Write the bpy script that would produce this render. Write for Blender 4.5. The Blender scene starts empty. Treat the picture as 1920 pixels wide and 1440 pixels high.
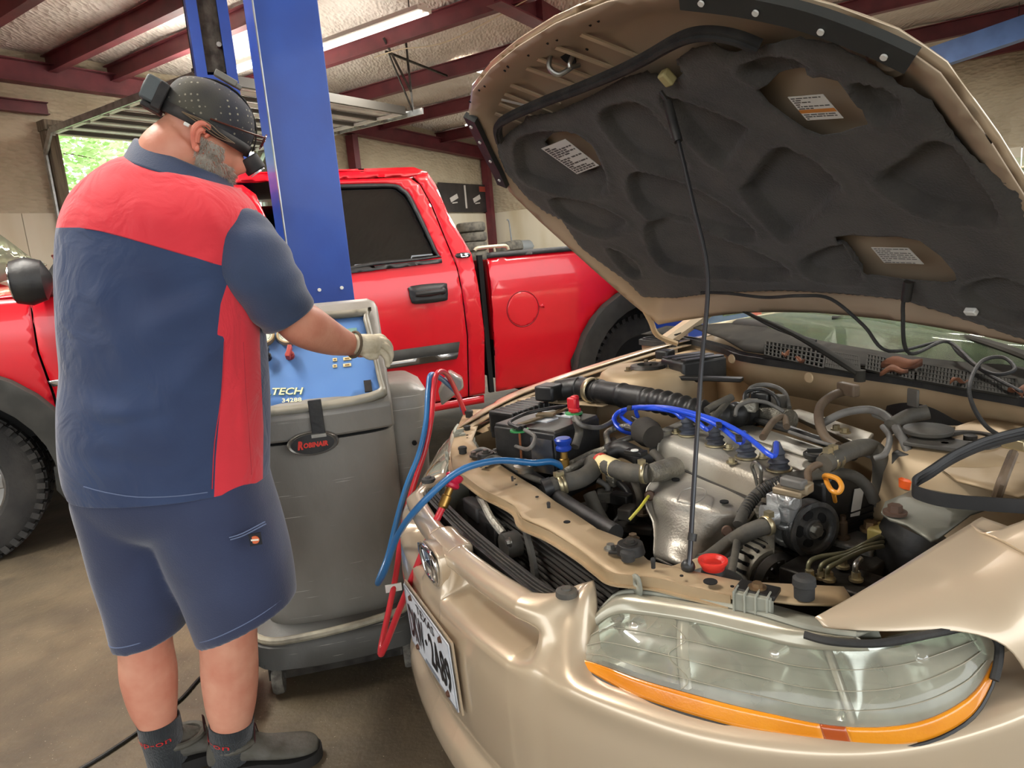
import bpy, math, random
from mathutils import Vector, Matrix
from mathutils.geometry import delaunay_2d_cdt, tessellate_polygon
random.seed(7)
PI = math.pi
SC = bpy.context.scene
COL = SC.collection
V = Vector
# ------------------------------------------------------------------ camera
FPX, PITCH, ROLL, EYE = 1295.2, math.radians(10.647), math.radians(-4.80), 1.2726
_f = V((0, math.cos(PITCH), -math.sin(PITCH))); _u = V((0, math.sin(PITCH), math.cos(PITCH))); _r = V((1, 0, 0))
CR = _r*math.cos(ROLL) + _u*math.sin(ROLL); CU = -_r*math.sin(ROLL) + _u*math.cos(ROLL); CF = _f
CO = V((0, 0, EYE))
cd = bpy.data.cameras.new('camera'); cam = bpy.data.objects.new('camera', cd); COL.objects.link(cam)
cd.sensor_width = 36; cd.lens = FPX/1920*36; cd.clip_start = .05; cd.clip_end = 200
m = Matrix((CR, CU, -CF)).transposed().to_4x4(); m.translation = CO
cam.matrix_world = m
SC.camera = cam
# ------------------------------------------------------------------ world, lights, exposure
SC.view_settings.view_transform = 'Standard'; SC.view_settings.look = 'None'
SC.view_settings.gamma = 1; SC.view_settings.use_curve_mapping = False
SC.view_settings.exposure = 0.7
wd = bpy.data.worlds.new('overcast'); SC.world = wd; wd.use_nodes = True
nt = wd.node_tree; bg = nt.nodes['Background']
tc = nt.nodes.new('ShaderNodeTexCoord'); sx = nt.nodes.new('ShaderNodeSeparateXYZ'); rp = nt.nodes.new('ShaderNodeValToRGB')
nt.links.new(tc.outputs['Generated'], sx.inputs[0]); nt.links.new(sx.outputs['Z'], rp.inputs[0]); nt.links.new(rp.outputs[0], bg.inputs[0])
rp.color_ramp.elements[0].position = .0; rp.color_ramp.elements[0].color = (.30, .29, .25, 1)
rp.color_ramp.elements[1].position = .12; rp.color_ramp.elements[1].color = (.95, .98, 1.0, 1)
bg.inputs[1].default_value = 2.3
YB = math.radians(55.1)
BX = V((math.cos(YB), math.sin(YB), 0)); BY = V((-math.sin(YB), math.cos(YB), 0))
def bw(g, p, z): return BX*g + BY*p + V((0, 0, z))
def area(name, loc, target, sx_, sy_, power, col):
    ld = bpy.data.lights.new(name, 'AREA'); ld.shape = 'RECTANGLE'; ld.size = sx_; ld.size_y = sy_; ld.energy = power; ld.color = col
    o = bpy.data.objects.new(name, ld); COL.objects.link(o); o.location = loc
    o.rotation_euler = (V(target)-V(loc)).to_track_quat('-Z', 'Y').to_euler()
    return o
# added lamp rows, out of view, to light the cars from above
ADDED_LAMPS = [(6.6, 2.6), (4.2, .3), (.6, 3.4), (8.6, 1.4)]
for g, p in ADDED_LAMPS:
    up_w = 30 if g > 6 else 110
    area('tube_and_fill_light', bw(g, p, 4.08), bw(g, p, 0), .25, 2.4, 110, (1, .97, .9)); area('ceiling_fill', bw(g, p, 4.3), bw(g, p, 9), 1.1, 2.4, up_w, (1, .97, .9))  # upward lamp is added ceiling fill, wider than a real tube
for g, p in ((7.0, 6.9), (6.75, 9.35), (12.2, 4.2), (13.0, 8.6)):  # first two at visible fixtures, last two added to brighten the far bay
    area('tube_and_fill_light', bw(g, p, 4.08), bw(g, p, 0), .25, 2.2, 80, (1, .97, .9)); area('ceiling_fill', bw(g, p, 4.3), bw(g, p, 9), .8, 2.2, 5, (1, .97, .9))
# ------------------------------------------------------------------ frames
class Fr:
    def __init__(s, o, yaw):
        s.o = V(o); s.yaw = yaw; c, n = math.cos(yaw), math.sin(yaw)
        s.a = [V((c, n, 0)), V((-n, c, 0)), V((0, 0, 1))]
    def loc(s, P): d = V(P)-s.o; return V([d.dot(e) for e in s.a])
    def w(s, q): return s.o + s.a[0]*q[0] + s.a[1]*q[1] + s.a[2]*q[2]
    def ray(s, px, py):
        d = CF + CR*((px-960)/FPX) - CU*((py-720)/FPX)
        return s.loc(CO), V([d.dot(e) for e in s.a])
    def hit(s, px, py, ax, v):
        o, d = s.ray(px, py); return o + d*((v-o[ax])/d[ax])
    def x(s, px, py, v): return s.hit(px, py, 0, v)
    def y(s, px, py, v): return s.hit(px, py, 1, v)
    def z(s, px, py, v): return s.hit(px, py, 2, v)
    def pl(s, px, py, P0, N, off=0):
        o, d = s.ray(px, py); N = V(N).normalized(); return o + d*(((V(P0)-o).dot(N)+off)/d.dot(N))
WF = Fr((0, 0, 0), 0)
BF = Fr((0, 0, 0), YB)
HY = math.radians(-65.69)
HF = Fr((-.2086, 1.3708, 0), HY)          # saloon: x to its left side, y to its rear
TY = math.radians(-65.7)
# ------------------------------------------------------------------ materials
def s2l(c):
    if isinstance(c, str): c = [int(c[i:i+2], 16) for i in (0, 2, 4)]
    return tuple((x/255/12.92 if x/255 <= .04045 else ((x/255+.055)/1.055)**2.4) for x in c) + (1,)
MATS = {}
def mat(name, col, rough=.5, metal=0, col2=None, ns=8, nd=3, lo=.4, hi=.65, bump=0, bs=None, coat=0, trans=0, alpha=1, emit=0, spec=None, stretch=None, sheen=0, aniso=0, rvar=0):
    if name in MATS: return MATS[name]
    m = bpy.data.materials.new(name); m.use_nodes = True; n = m.node_tree; b = n.nodes['Principled BSDF']
    b.inputs['Base Color'].default_value = s2l(col); b.inputs['Roughness'].default_value = rough; b.inputs['Metallic'].default_value = metal
    b.inputs['Coat Weight'].default_value = coat; b.inputs['Coat Roughness'].default_value = .06
    b.inputs['Transmission Weight'].default_value = trans; b.inputs['Alpha'].default_value = alpha
    if sheen: b.inputs['Sheen Weight'].default_value = sheen
    if spec is not None: b.inputs['Specular IOR Level'].default_value = spec
    if emit: b.inputs['Emission Color'].default_value = s2l(col); b.inputs['Emission Strength'].default_value = emit
    if col2 is not None or bump or rvar:
        t = n.nodes.new('ShaderNodeTexCoord'); mp = n.nodes.new('ShaderNodeMapping'); n.links.new(t.outputs['Object'], mp.inputs[0])
        if stretch: mp.inputs['Scale'].default_value = stretch
        no = n.nodes.new('ShaderNodeTexNoise'); no.inputs['Scale'].default_value = ns; no.inputs['Detail'].default_value = nd; n.links.new(mp.outputs[0], no.inputs[0])
        if col2 is not None:
            r = n.nodes.new('ShaderNodeValToRGB'); r.color_ramp.elements[0].position = lo; r.color_ramp.elements[1].position = hi
            r.color_ramp.elements[0].color = s2l(col); r.color_ramp.elements[1].color = s2l(col2)
            n.links.new(no.outputs[0], r.inputs[0]); n.links.new(r.outputs[0], b.inputs['Base Color'])
        if rvar:
            mr = n.nodes.new('ShaderNodeMapRange'); mr.inputs[3].default_value = max(0, rough-rvar); mr.inputs[4].default_value = rough+rvar
            n.links.new(no.outputs[0], mr.inputs[0]); n.links.new(mr.outputs[0], b.inputs['Roughness'])
        if bump:
            n2 = n.nodes.new('ShaderNodeTexNoise'); n2.inputs['Scale'].default_value = bs or ns*4; n2.inputs['Detail'].default_value = 3; n.links.new(mp.outputs[0], n2.inputs[0])
            bp = n.nodes.new('ShaderNodeBump'); bp.inputs['Strength'].default_value = min(1, bump); bp.inputs['Distance'].default_value = .01*max(1, bump)
            n.links.new(n2.outputs[0], bp.inputs['Height']); n.links.new(bp.outputs[0], b.inputs['Normal'])
    MATS[name] = m; return m
# ------------------------------------------------------------------ mesh builder
def basis(ax):
    ax = V(ax).normalized(); t = V((0, 0, 1)) if abs(ax.z) < .9 else V((1, 0, 0))
    a = ax.cross(t).normalized(); return a, ax.cross(a).normalized(), ax
def spline(pts, n=6, closed=False):
    P = [V(p) for p in pts]; L = len(P); out = []
    if L < 3: 
        return P
    rng = range(L if closed else L-1)
    for i in rng:
        g = (lambda k: P[k % L]) if closed else (lambda k: P[min(max(k, 0), L-1)])
        p0, p1, p2, p3 = g(i-1), g(i), g(i+1), g(i+2)
        for j in range(n):
            t = j/n
            out.append(.5*((2*p1)+(p2-p0)*t+(2*p0-5*p1+4*p2-p3)*t*t+(3*p1-p0-3*p2+p3)*t**3))
    if not closed: out.append(P[-1])
    return out
def s1(vals, n=6, closed=False): return [v.x for v in spline([V((a, 0, 0)) for a in vals], n, closed)]
class B:
    def __init__(s): s.v = []; s.f = []; s.m = []
    def add(s, v, f, mi=0):
        k = len(s.v); s.v += [V(p) for p in v]; s.f += [tuple(i+k for i in q) for q in f]; s.m += [mi]*len(f); return s
    def box(s, c, d, ax=None, mi=0, rz=0, rot=None):
        if ax is None: ax = (V((1, 0, 0)), V((0, 1, 0)), V((0, 0, 1)))
        if rz: q = Matrix.Rotation(rz, 3, 'Z'); ax = [q@a for a in ax]
        if rot is not None: ax = [rot@a for a in ax]
        c = V(c); v = [c+ax[0]*(d[0]/2*i)+ax[1]*(d[1]/2*j)+ax[2]*(d[2]/2*k) for i in (-1, 1) for j in (-1, 1) for k in (-1, 1)]
        return s.add(v, [(0, 1, 3, 2), (4, 6, 7, 5), (0, 4, 5, 1), (2, 3, 7, 6), (0, 2, 6, 4), (1, 5, 7, 3)], mi)
    def seg(s, a, b, w, h, up=(0, 0, 1), mi=0):
        a, b = V(a), V(b); t = (b-a); L = t.length; t.normalize(); x = t.cross(V(up)).normalized(); y = x.cross(t)
        return s.box((a+b)/2, (w, L, h), (x, t, y), mi)
    def cyl(s, a, b, r1, r2=None, n=16, caps=True, mi=0):
        r2 = r1 if r2 is None else r2; a, b = V(a), V(b); x, y, _ = basis(b-a)
        v = [c+(x*math.cos(2*PI*i/n)+y*math.sin(2*PI*i/n))*r for c, r in ((a, r1), (b, r2)) for i in range(n)]
        f = [(i, i+n, (i+1) % n+n, (i+1) % n) for i in range(n)]
        if caps: f += [tuple(range(n)), tuple(range(2*n-1, n-1, -1))]
        return s.add(v, f, mi)
    def lathe(s, prof, o, ax, n=24, mi=0, sx=1):
        o = V(o); x, y, z = basis(ax); v = []; f = []
        for r, h in prof:
            for i in range(n): v.append(o+z*h+(x*math.cos(2*PI*i/n)*sx+y*math.sin(2*PI*i/n))*r)
        for k in range(len(prof)-1):
            for i in range(n): f.append((k*n+i, (k+1)*n+i, (k+1)*n+(i+1) % n, k*n+(i+1) % n))
        if prof[0][0] > 1e-4: f.append(tuple(range(n)))
        if prof[-1][0] > 1e-4: f.append(tuple(range(len(prof)*n-1, (len(prof)-1)*n-1, -1)))
        return s.add(v, f, mi)
    def tube(s, pts, r, n=10, sm=6, closed=False, caps=True, mi=0, flat=1, up=None):
        P = spline(pts, sm, closed) if sm and len(pts) > 2 else [V(p) for p in pts]
        if isinstance(r, (list, tuple)):
            R = s1(r, sm, closed) if sm and len(r) > 2 else list(r)
            if len(R) < len(P): R = R+[R[-1]]*(len(P)-len(R))
        else: R = [r]*len(P)
        L = len(P); rings = []; prev = None
        for i in range(L):
            t = (P[(i+1) % L]-P[i-1]) if closed else (P[min(i+1, L-1)]-P[max(i-1, 0)])
            t.normalize()
            if prev is None: x = (t.cross(V(up)) if up else basis(t)[0]).normalized()
            else:
                x = (t.cross(V(up)).normalized() if up else (prev-t*prev.dot(t)).normalized())
            prev = x; y = t.cross(x)
            rings.append([P[i]+(x*math.cos(2*PI*j/n)+y*math.sin(2*PI*j/n)*flat)*R[i] for j in range(n)])
        return s.loft(rings, closed, caps, mi)
    def loft(s, rings, closed=False, caps=True, mi=0, ringclosed=True):
        n = len(rings[0]); L = len(rings); v = [p for r in rings for p in r]; f = []
        for i in range(L if closed else L-1):
            a, b = i*n, ((i+1) % L)*n
            for j in range(n if ringclosed else n-1):
                k = (j+1) % n; f.append((a+j, a+k, b+k, b+j))
        if caps and not closed and ringclosed: f += [tuple(range(n-1, -1, -1)), tuple((L-1)*n+j for j in range(n))]
        return s.add(v, f, mi)
    def prism(s, poly, d, mi=0):      # planar 3-D polygon extruded by vector d
        n = len(poly); P = [V(p) for p in poly]; d = V(d)
        return s.add(P+[p+d for p in P], [tuple(range(n-1, -1, -1)), tuple(range(n, 2*n))]+[(i, (i+1) % n, (i+1) % n+n, i+n) for i in range(n)], mi)
    def sph(s, c, r, n=12, mi=0, ax=None):
        r = (r, r, r) if not hasattr(r, '__len__') else r; ax = ax or (V((1, 0, 0)), V((0, 1, 0)), V((0, 0, 1))); c = V(c)
        rings = []
        for i in range(n+1):
            th = PI*i/n; q = max(math.sin(th), .001)
            rings.append([c+ax[0]*(r[0]*q*math.cos(2*PI*j/(2*n)))+ax[1]*(r[1]*q*math.sin(2*PI*j/(2*n)))+ax[2]*(-r[2]*math.cos(th)) for j in range(2*n)])
        return s.loft(rings, mi=mi)
    def hexnut(s, c, ax, r, h, washer=1.5):
        c = V(c); a = V(ax).normalized()
        s.cyl(c, c+a*h*.3, r*washer, n=14); return s.cyl(c+a*h*.3, c+a*h, r, r*.95, n=6)
    def build(s, name, mt, par=None, smooth=True, bev=0, sub=0, solid=0, ang=35, kind=None, label=None):
        me = bpy.data.meshes.new(name); off = V((0, 0, 0))
        if par is None and s.v:
            lo = [min(p[i] for p in s.v) for i in range(3)]; hi = [max(p[i] for p in s.v) for i in range(3)]
            off = V(((lo[0]+hi[0])/2, (lo[1]+hi[1])/2, lo[2]))
        me.from_pydata([p-off for p in s.v], [], s.f)
        ms = mt if isinstance(mt, (list, tuple)) else [mt]
        for q in ms: me.materials.append(q)
        if len(ms) > 1: me.polygons.foreach_set('material_index', s.m)
        import bmesh
        bm = bmesh.new(); bm.from_mesh(me); bmesh.ops.recalc_face_normals(bm, faces=bm.faces); bm.to_mesh(me); bm.free()
        if smooth:
            me.polygons.foreach_set('use_smooth', [True]*len(me.polygons))
            if not sub: me.set_sharp_from_angle(angle=math.radians(ang))
        o = bpy.data.objects.new(name, me); COL.objects.link(o); o.location = off
        if par is not None: o.parent = par
        if bev:
            b = o.modifiers.new('b', 'BEVEL'); b.width = bev; b.segments = 2; b.limit_method = 'ANGLE'; b.angle_limit = math.radians(40)
            if smooth:
                b.harden_normals = False
        if solid: b = o.modifiers.new('s', 'SOLIDIFY'); b.thickness = solid; b.offset = 0
        if sub: b = o.modifiers.new('u', 'SUBSURF'); b.levels = sub; b.render_levels = sub
        if kind: o['kind'] = kind
        if label: o['label'] = label
        return o
def inpoly(x, y, P):
    c = False; j = len(P)-1
    for i in range(len(P)):
        xi, yi = P[i][0], P[i][1]; xj, yj = P[j][0], P[j][1]
        if (yi > y) != (yj > y) and x < (xj-xi)*(y-yi)/(yj-yi)+xi: c = not c
        j = i
    return c
def dense(P, res, closed=True):
    out = []; L = len(P)
    for i in range(L if closed else L-1):
        a, b = V((P[i][0], P[i][1])), V((P[(i+1) % L][0], P[(i+1) % L][1])); n = max(1, int((b-a).length/res))
        for j in range(n): out.append(a.lerp(b, j/n))
    return out
def rnd(P, k=5, closed=True):       # round a 2-D outline
    return [(q.x, q.y) for q in spline([V((p[0], p[1], 0)) for p in P], k, closed)]
def panel_b(poly, fn, res=.05, holes=(), b=None, mi=0):
    pts = []; edges = []
    for P in [poly]+list(holes):
        D = dense(P, res); k = len(pts); pts += D; edges += [(k+i, k+(i+1) % len(D)) for i in range(len(D))]
    nb = len(pts)
    xs = [p[0] for p in poly]; ys = [p[1] for p in poly]
    y = min(ys)+res*.5; row = 0
    bd = pts[:]
    while y < max(ys):
        x = min(xs)+res*(.5 if row % 2 else .9)
        while x < max(xs):
            if inpoly(x, y, poly) and not any(inpoly(x, y, h) for h in holes) and min((q.x-x)**2+(q.y-y)**2 for q in bd) > (res*.45)**2: pts.append(V((x, y)))
            x += res
        y += res*.87; row += 1
    vs, es, fs, *_ = delaunay_2d_cdt(pts, edges, [], 0, 1e-6)
    F = []
    for f in fs:
        c = sum((vs[i] for i in f), V((0, 0)))/len(f)
        if inpoly(c.x, c.y, poly) and not any(inpoly(c.x, c.y, h) for h in holes): F.append(tuple(f))
    b = b or B(); b.add([fn(p.x, p.y) for p in vs], F, mi); return b
def panel(name, poly, fn, mt, par=None, res=.05, holes=(), thick=.004, bev=0, **k):
    b = panel_b(poly, fn, res, holes)
    o = b.build(name, mt, par, ang=k.pop('ang', 50), **k)
    if thick: s = o.modifiers.new('s', 'SOLIDIFY'); s.thickness = thick; s.offset = 0
    return o
def thing(name, label, cat, loc=(0, 0, 0), yaw=0, group=None, kind=None):
    o = bpy.data.objects.new(name, None); COL.objects.link(o); o.location = loc; o.rotation_euler = (0, 0, yaw); o.empty_display_size = .1
    if kind: o['kind'] = kind
    else:
        o['label'] = label; o['category'] = cat
    if group: o['group'] = group
    return o
def tag(o, label, cat, group=None):
    o['label'] = label; o['category'] = cat
    if group: o['group'] = group
    return o
def struct(o): o['kind'] = 'structure'; return o
def text(name, s, P0, X, Y, mt, par=None, ext=.0006, shear=0, bold=0, label=None, space=1):
    """lettering fitted to the parallelogram P0, P0+X, P0+Y"""
    cu = bpy.data.curves.new(name, 'FONT'); cu.body = s; cu.resolution_u = 2; cu.shear = shear; cu.offset = bold; cu.space_character = space
    t = bpy.data.objects.new('t', cu); COL.objects.link(t); dg = bpy.context.evaluated_depsgraph_get()
    me = bpy.data.meshes.new_from_object(t.evaluated_get(dg)); bpy.data.objects.remove(t); bpy.data.curves.remove(cu)
    xs = [v.co.x for v in me.vertices]; ys = [v.co.y for v in me.vertices]
    x0, x1, y0, y1 = min(xs), max(xs), min(ys), max(ys); P0, X, Y = V(P0), V(X), V(Y); N = X.cross(Y).normalized()
    for v in me.vertices: v.co = P0+X*((v.co.x-x0)/(x1-x0))+Y*((v.co.y-y0)/(y1-y0))+N*ext
    me.materials.clear(); me.materials.append(mt)
    o = bpy.data.objects.new(name, me); COL.objects.link(o)
    if par is not None: o.parent = par
    if label: o['label'] = label
    return o
def dup(root, loc=None, yaw=None, label=None, group=None):
    r = root.copy(); COL.objects.link(r)
    if loc is not None: r.location = loc
    if yaw is not None: r.rotation_euler = (0, 0, yaw)
    if label: r['label'] = label
    if group: r['group'] = group
    for ch in [c for c in SC.objects if c.parent == root]:
        c = ch.copy(); COL.objects.link(c); c.parent = r
        for g in [q for q in SC.objects if q.parent == ch]:
            d = g.copy(); COL.objects.link(d); d.parent = c
    return r
# shared materials
RUB = mat('black_rubber', '262626', .75, col2='353432', ns=20, bump=.2)
BLKP = mat('black_plastic', '1e1e1f', .45, col2='2e2d2b', ns=14, bump=.1)
GRYP = mat('dusty_plastic', '3b3a38', .6, col2='57534b', ns=10, bump=.15)
STEEL = mat('steel', 'a9a8a2', .35, .9, col2='7d7870', ns=12, bump=.1)
DSTEEL = mat('dark_steel', '4a4742', .5, .7, col2='2c2927', ns=12, bump=.2)
ALU = mat('cast_aluminium', 'aaa79c', .5, .55, col2='827c6e', ns=9, bump=.5, bs=160)
WHITE = mat('white_plastic', 'dcdcd6', .5)
BRASS = mat('brass', 'b08a4a', .35, .9)
BLUEP = mat('lift_blue', '15429a', .4, col2='12398c', ns=3, bump=.06, bs=30, coat=.1)
# ================================================================== building
MAROON = mat('maroon_primer', '6e2f36', .5, col2='5b262e', ns=3, bump=.1)
def ins_mat(name, col, col2, sx):
    m = mat(name, col, .7, col2=col2, ns=1.2, lo=.35, hi=.75)
    n = m.node_tree; b = n.nodes['Principled BSDF']
    t = n.nodes.new('ShaderNodeTexCoord'); mp = n.nodes.new('ShaderNodeMapping'); mp.inputs['Scale'].default_value = sx
    v = n.nodes.new('ShaderNodeTexVoronoi'); v.inputs['Scale'].default_value = 9; w = n.nodes.new('ShaderNodeTexNoise'); w.inputs['Scale'].default_value = 2.2
    ad = n.nodes.new('ShaderNodeMath'); ad.operation = 'ADD'; mu = n.nodes.new('ShaderNodeMath'); mu.operation = 'MULTIPLY'; mu.inputs[1].default_value = 2.5
    bp = n.nodes.new('ShaderNodeBump'); bp.inputs['Strength'].default_value = .8; bp.inputs['Distance'].default_value = .03
    n.links.new(t.outputs['Object'], mp.inputs[0]); n.links.new(mp.outputs[0], v.inputs[0]); n.links.new(mp.outputs[0], w.inputs[0])
    n.links.new(w.outputs[0], mu.inputs[0]); n.links.new(v.outputs['Distance'], ad.inputs[0]); n.links.new(mu.outputs[0], ad.inputs[1])
    n.links.new(ad.outputs[0], bp.inputs['Height']); n.links.new(bp.outputs[0], b.inputs['Normal'])
    return m
INS = ins_mat('roof_insulation', 'e2d9d0', 'd0c5ba', (2.5, .9, 1))
INSW = ins_mat('wall_insulation', 'c2b59c', 'ad9f86', (1, 1, 2.2))
PLY = mat('painted_plywood', 'd9d0bb', .6, col2='c3b493', ns=1.5, lo=.45, hi=.8, bump=.1, stretch=(1, 1, .3))
# concrete floor
fm = bpy.data.materials.new('stained_concrete'); fm.use_nodes = True; n = fm.node_tree; b = n.nodes['Principled BSDF']
t = n.nodes.new('ShaderNodeTexCoord'); L = n.links
def _noise(sc, det, dist=0):
    q = n.nodes.new('ShaderNodeTexNoise'); q.inputs['Scale'].default_value = sc; q.inputs['Detail'].default_value = det; q.inputs['Distortion'].default_value = dist
    L.new(t.outputs['Object'], q.inputs[0]); return q
def _ramp(src, a, ca, c, cc):
    r = n.nodes.new('ShaderNodeValToRGB'); e = r.color_ramp.elements; e[0].position = a; e[0].color = s2l(ca); e[1].position = c; e[1].color = s2l(cc); L.new(src, r.inputs[0]); return r
r1 = _ramp(_noise(1.1, 6, .8).outputs[0], .35, '544b3d', .72, '756852')
r2 = _ramp(_noise(7, 8, .4).outputs[0], .35, '4a4236', .75, '7a6c54')
r3 = _ramp(_noise(.9, 3, 1.2).outputs[0], .5, '000000', .72, 'ffffff')
r4 = _ramp(_noise(140, 2).outputs[0], .71, '000000', .74, 'ffffff')
def _mix(f, a, c, fac=None, mode='MIX'):
    x = n.nodes.new('ShaderNodeMix'); x.data_type = 'RGBA'; x.blend_type = mode
    if fac is not None: x.inputs[0].default_value = fac
    else: L.new(f, x.inputs[0])
    for s_, i_ in ((a, 6), (c, 7)):
        if isinstance(s_, str): x.inputs[i_].default_value = s2l(s_)
        else: L.new(s_, x.inputs[i_])
    return x.outputs[2]
c0 = _mix(None, r1.outputs[0], r2.outputs[0], .45)
c1 = _mix(r3.outputs[0], c0, _mix(None, c0, '3a332b', .55))
c2 = _mix(r4.outputs[0], c1, 'b5aa95')
L.new(c2, b.inputs['Base Color'])
rr = n.nodes.new('ShaderNodeMapRange'); L.new(_noise(3, 4).outputs[0], rr.inputs[0]); rr.inputs[3].default_value = .3; rr.inputs[4].default_value = .75; L.new(rr.outputs[0], b.inputs['Roughness'])
bp = n.nodes.new('ShaderNodeBump'); bp.inputs['Strength'].default_value = .25; bp.inputs['Distance'].default_value = .01; L.new(_noise(45, 5).outputs[0], bp.inputs['Height']); L.new(bp.outputs[0], b.inputs['Normal'])
def bbox(name, g0, g1, p0, p1, z0, z1, mt, par=None, bev=0):
    return B().box(bw((g0+g1)/2, (p0+p1)/2, (z0+z1)/2), (g1-g0, p1-p0, z1-z0), rz=YB).build(name, mt, par, smooth=False, bev=bev)
WG, WP = 16.5, 11.75
struct(bbox('floor', -14, WG+.2, -9, WP+.1, -.1, 0, fm))
struct(bbox('trim_8', -6, 22, WP+.1, WP+9, -.12, -.005, mat('driveway_concrete', 'd8d4c8', .8, col2='c6c1b3', ns=2)))
# end wall with the bay door opening (gable side)
def zr(g): return 4.30-.05*max(0, g-8.5)
DG0, DG1, DZ = 5.25, 8.85, 3.62
wb = B()
def wquad(b, g0, g1, z0, z1, p, th=.1): b.box(bw((g0+g1)/2, p+th/2, (z0+z1)/2), (g1-g0, th, z1-z0), rz=YB)
for g0, g1, z0, z1 in ((-10, DG0-.1, 2.44, 5.2), (DG1+.1, WG, 2.44, 5.2), (DG0-.1, DG1+.1, DZ, 5.2)): wquad(wb, g0, g1, z0, z1, WP)
struct(wb.build('wall_back', INSW, smooth=False))
for i in range(7):
    g0 = -10+2.44*i; g1 = min(g0+2.43, DG0-.12)
    if g1-g0 > .2: struct(B().box(bw((g0+g1)/2, WP-.01, 1.22), (g1-g0, .1, 2.44), rz=YB).build('trim_1', PLY, smooth=False))
for g0 in (DG1+.12, 11.3, 13.75):
    g1 = {DG1+.12: 11.29, 11.3: 13.74, 13.75: WG}[g0]
    struct(B().box(bw((g0+g1)/2, WP-.01, 1.22), (g1-g0, .1, 2.44), rz=YB).build('trim_1', PLY, smooth=False))
# side wall
struct(B().box(bw(WG+.05, (WP-9)/2, 3.8), (.1, WP+9, 2.75), rz=YB).build('wall_right', INSW, smooth=False))
wr = thing('trim_2', '', '', bw(WG, 0, 0), kind='structure')
for i in range(8):
    p1 = WP-2.44*i; q = B().box(bw(WG, p1-1.22, 1.22)-bw(WG, 0, 0), (.1, 2.42, 2.44), rz=YB)
    if i == 1: continue
    q.build('plywood_panel', PLY, wr, smooth=False)
# window light in side wall where a panel stops
win = thing('window_1', '', '', bw(WG, WP-3.66, 0), kind='structure')
SKYG = mat('bright_pane', 'eef4f6', .2, emit=2.2)
for k in range(4): B().box(V((0, 0, 1.7))+BY*(-.9+.6*k), (.04, .56, 1.2), rz=YB).build('pane', SKYG, win, smooth=False)
B().box((0, 0, .5), (.08, 2.42, 1.0), rz=YB).box((0, 0, 2.38), (.08, 2.42, .12), rz=YB).build('frame', PLY, win, smooth=False)
# roof deck and framing
cb = B()
gs = [-10, 8.5, WG+.2]
for g0, g1, z0, z1 in ((-10, 8.5, 4.78, 4.78), (8.5, WG+.2, 4.78, 4.78-.05*(WG-8.3))):
    P = [bw(g0, -6, z0), bw(g1, -6, z1), bw(g1, WP+.1, z1), bw(g0, WP+.1, z0)]
    nx, ny = 60, 30; vs = []; fs = []
    for i in range(nx+1):
        for j in range(ny+1):
            a = P[0].lerp(P[1], i/nx); c = P[3].lerp(P[2], i/nx); v = a.lerp(c, j/ny); v.z -= .02*math.sin(j*1.9+i*.3)+.03*abs(math.sin((g0+(g1-g0)*i/nx)*PI/2.0)); vs.append(v)
    for i in range(nx):
        for j in range(ny): k = i*(ny+1)+j; fs.append((k, k+1, k+ny+2, k+ny+1))
    cb.add(vs, fs)
struct(cb.build('ceiling', INS))
def beam(name, a, c, w, h, mt=MAROON, fl=.1, par=None, thing_=None):
    """rolled section: web plus top and bottom flange"""
    b = B(); a, c = V(a), V(c); b.seg(a, c, .012, h); u = V((0, 0, h/2)); b.seg(a-u, c-u, fl, .014); b.seg(a+u, c+u, fl, .014); return b.build(name, mt, par, smooth=False)
roof = thing('trim_3', '', '', bw(8, 5, 0), kind='structure')
ro = bw(8, 5, 0)
for g in (-1.5, .5, 2.4, 4.1, 5.4, 6.3, 8.35, 10.25, 12.25, 14.4, 16.2):
    dz = -.05*max(0, g-8.5)
    beam('purlin', bw(g, -6, 4.6+dz)-ro, bw(g, WP, 4.6+dz)-ro, .08, .24, par=roof, fl=.13)
# rafter against the back wall, girts and posts
rf = thing('trim_4', '', '', bw(8, WP, 0), kind='structure'); r0 = bw(8, WP, 0)
beam('rafter', bw(-8, WP-.15, 4.42)-r0, bw(8.5, WP-.15, 4.42)-r0, .1, .3, fl=.2, par=rf)
beam('rafter', bw(8.5, WP-.15, 4.42)-r0, bw(WG, WP-.15, 4.02)-r0, .1, .3, fl=.2, par=rf)
beam('girt', bw(-8, WP-.1, 3.95)-r0, bw(DG0, WP-.1, 3.95)-r0, .1, .16, fl=.12, par=rf)
for g in (11.3, WG-.25): B().box(bw(g, WP-.15, 2.05)-r0, (.16, .22, 4.1), rz=YB).build('post', MAROON, rf, smooth=False)
WOOD = mat('weathered_wood', '7b6f5d', .8, col2='5f5548', ns=4, bump=.4, stretch=(8, 8, .6))
GALV = mat('galvanised', 'b9bcbc', .35, .85, col2='9a9c9b', ns=10)
for g in (DG0-.06, DG1+.1): B().box(bw(g, WP-.1, 1.85)-r0, (.14, .3, 3.7), rz=YB).build('door_jamb', WOOD, rf, smooth=False)
B().box(bw((DG0+DG1)/2, WP-.1, 3.7)-r0, (3.9, .3, .14), rz=YB).build('door_header', WOOD, rf, smooth=False)
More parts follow.
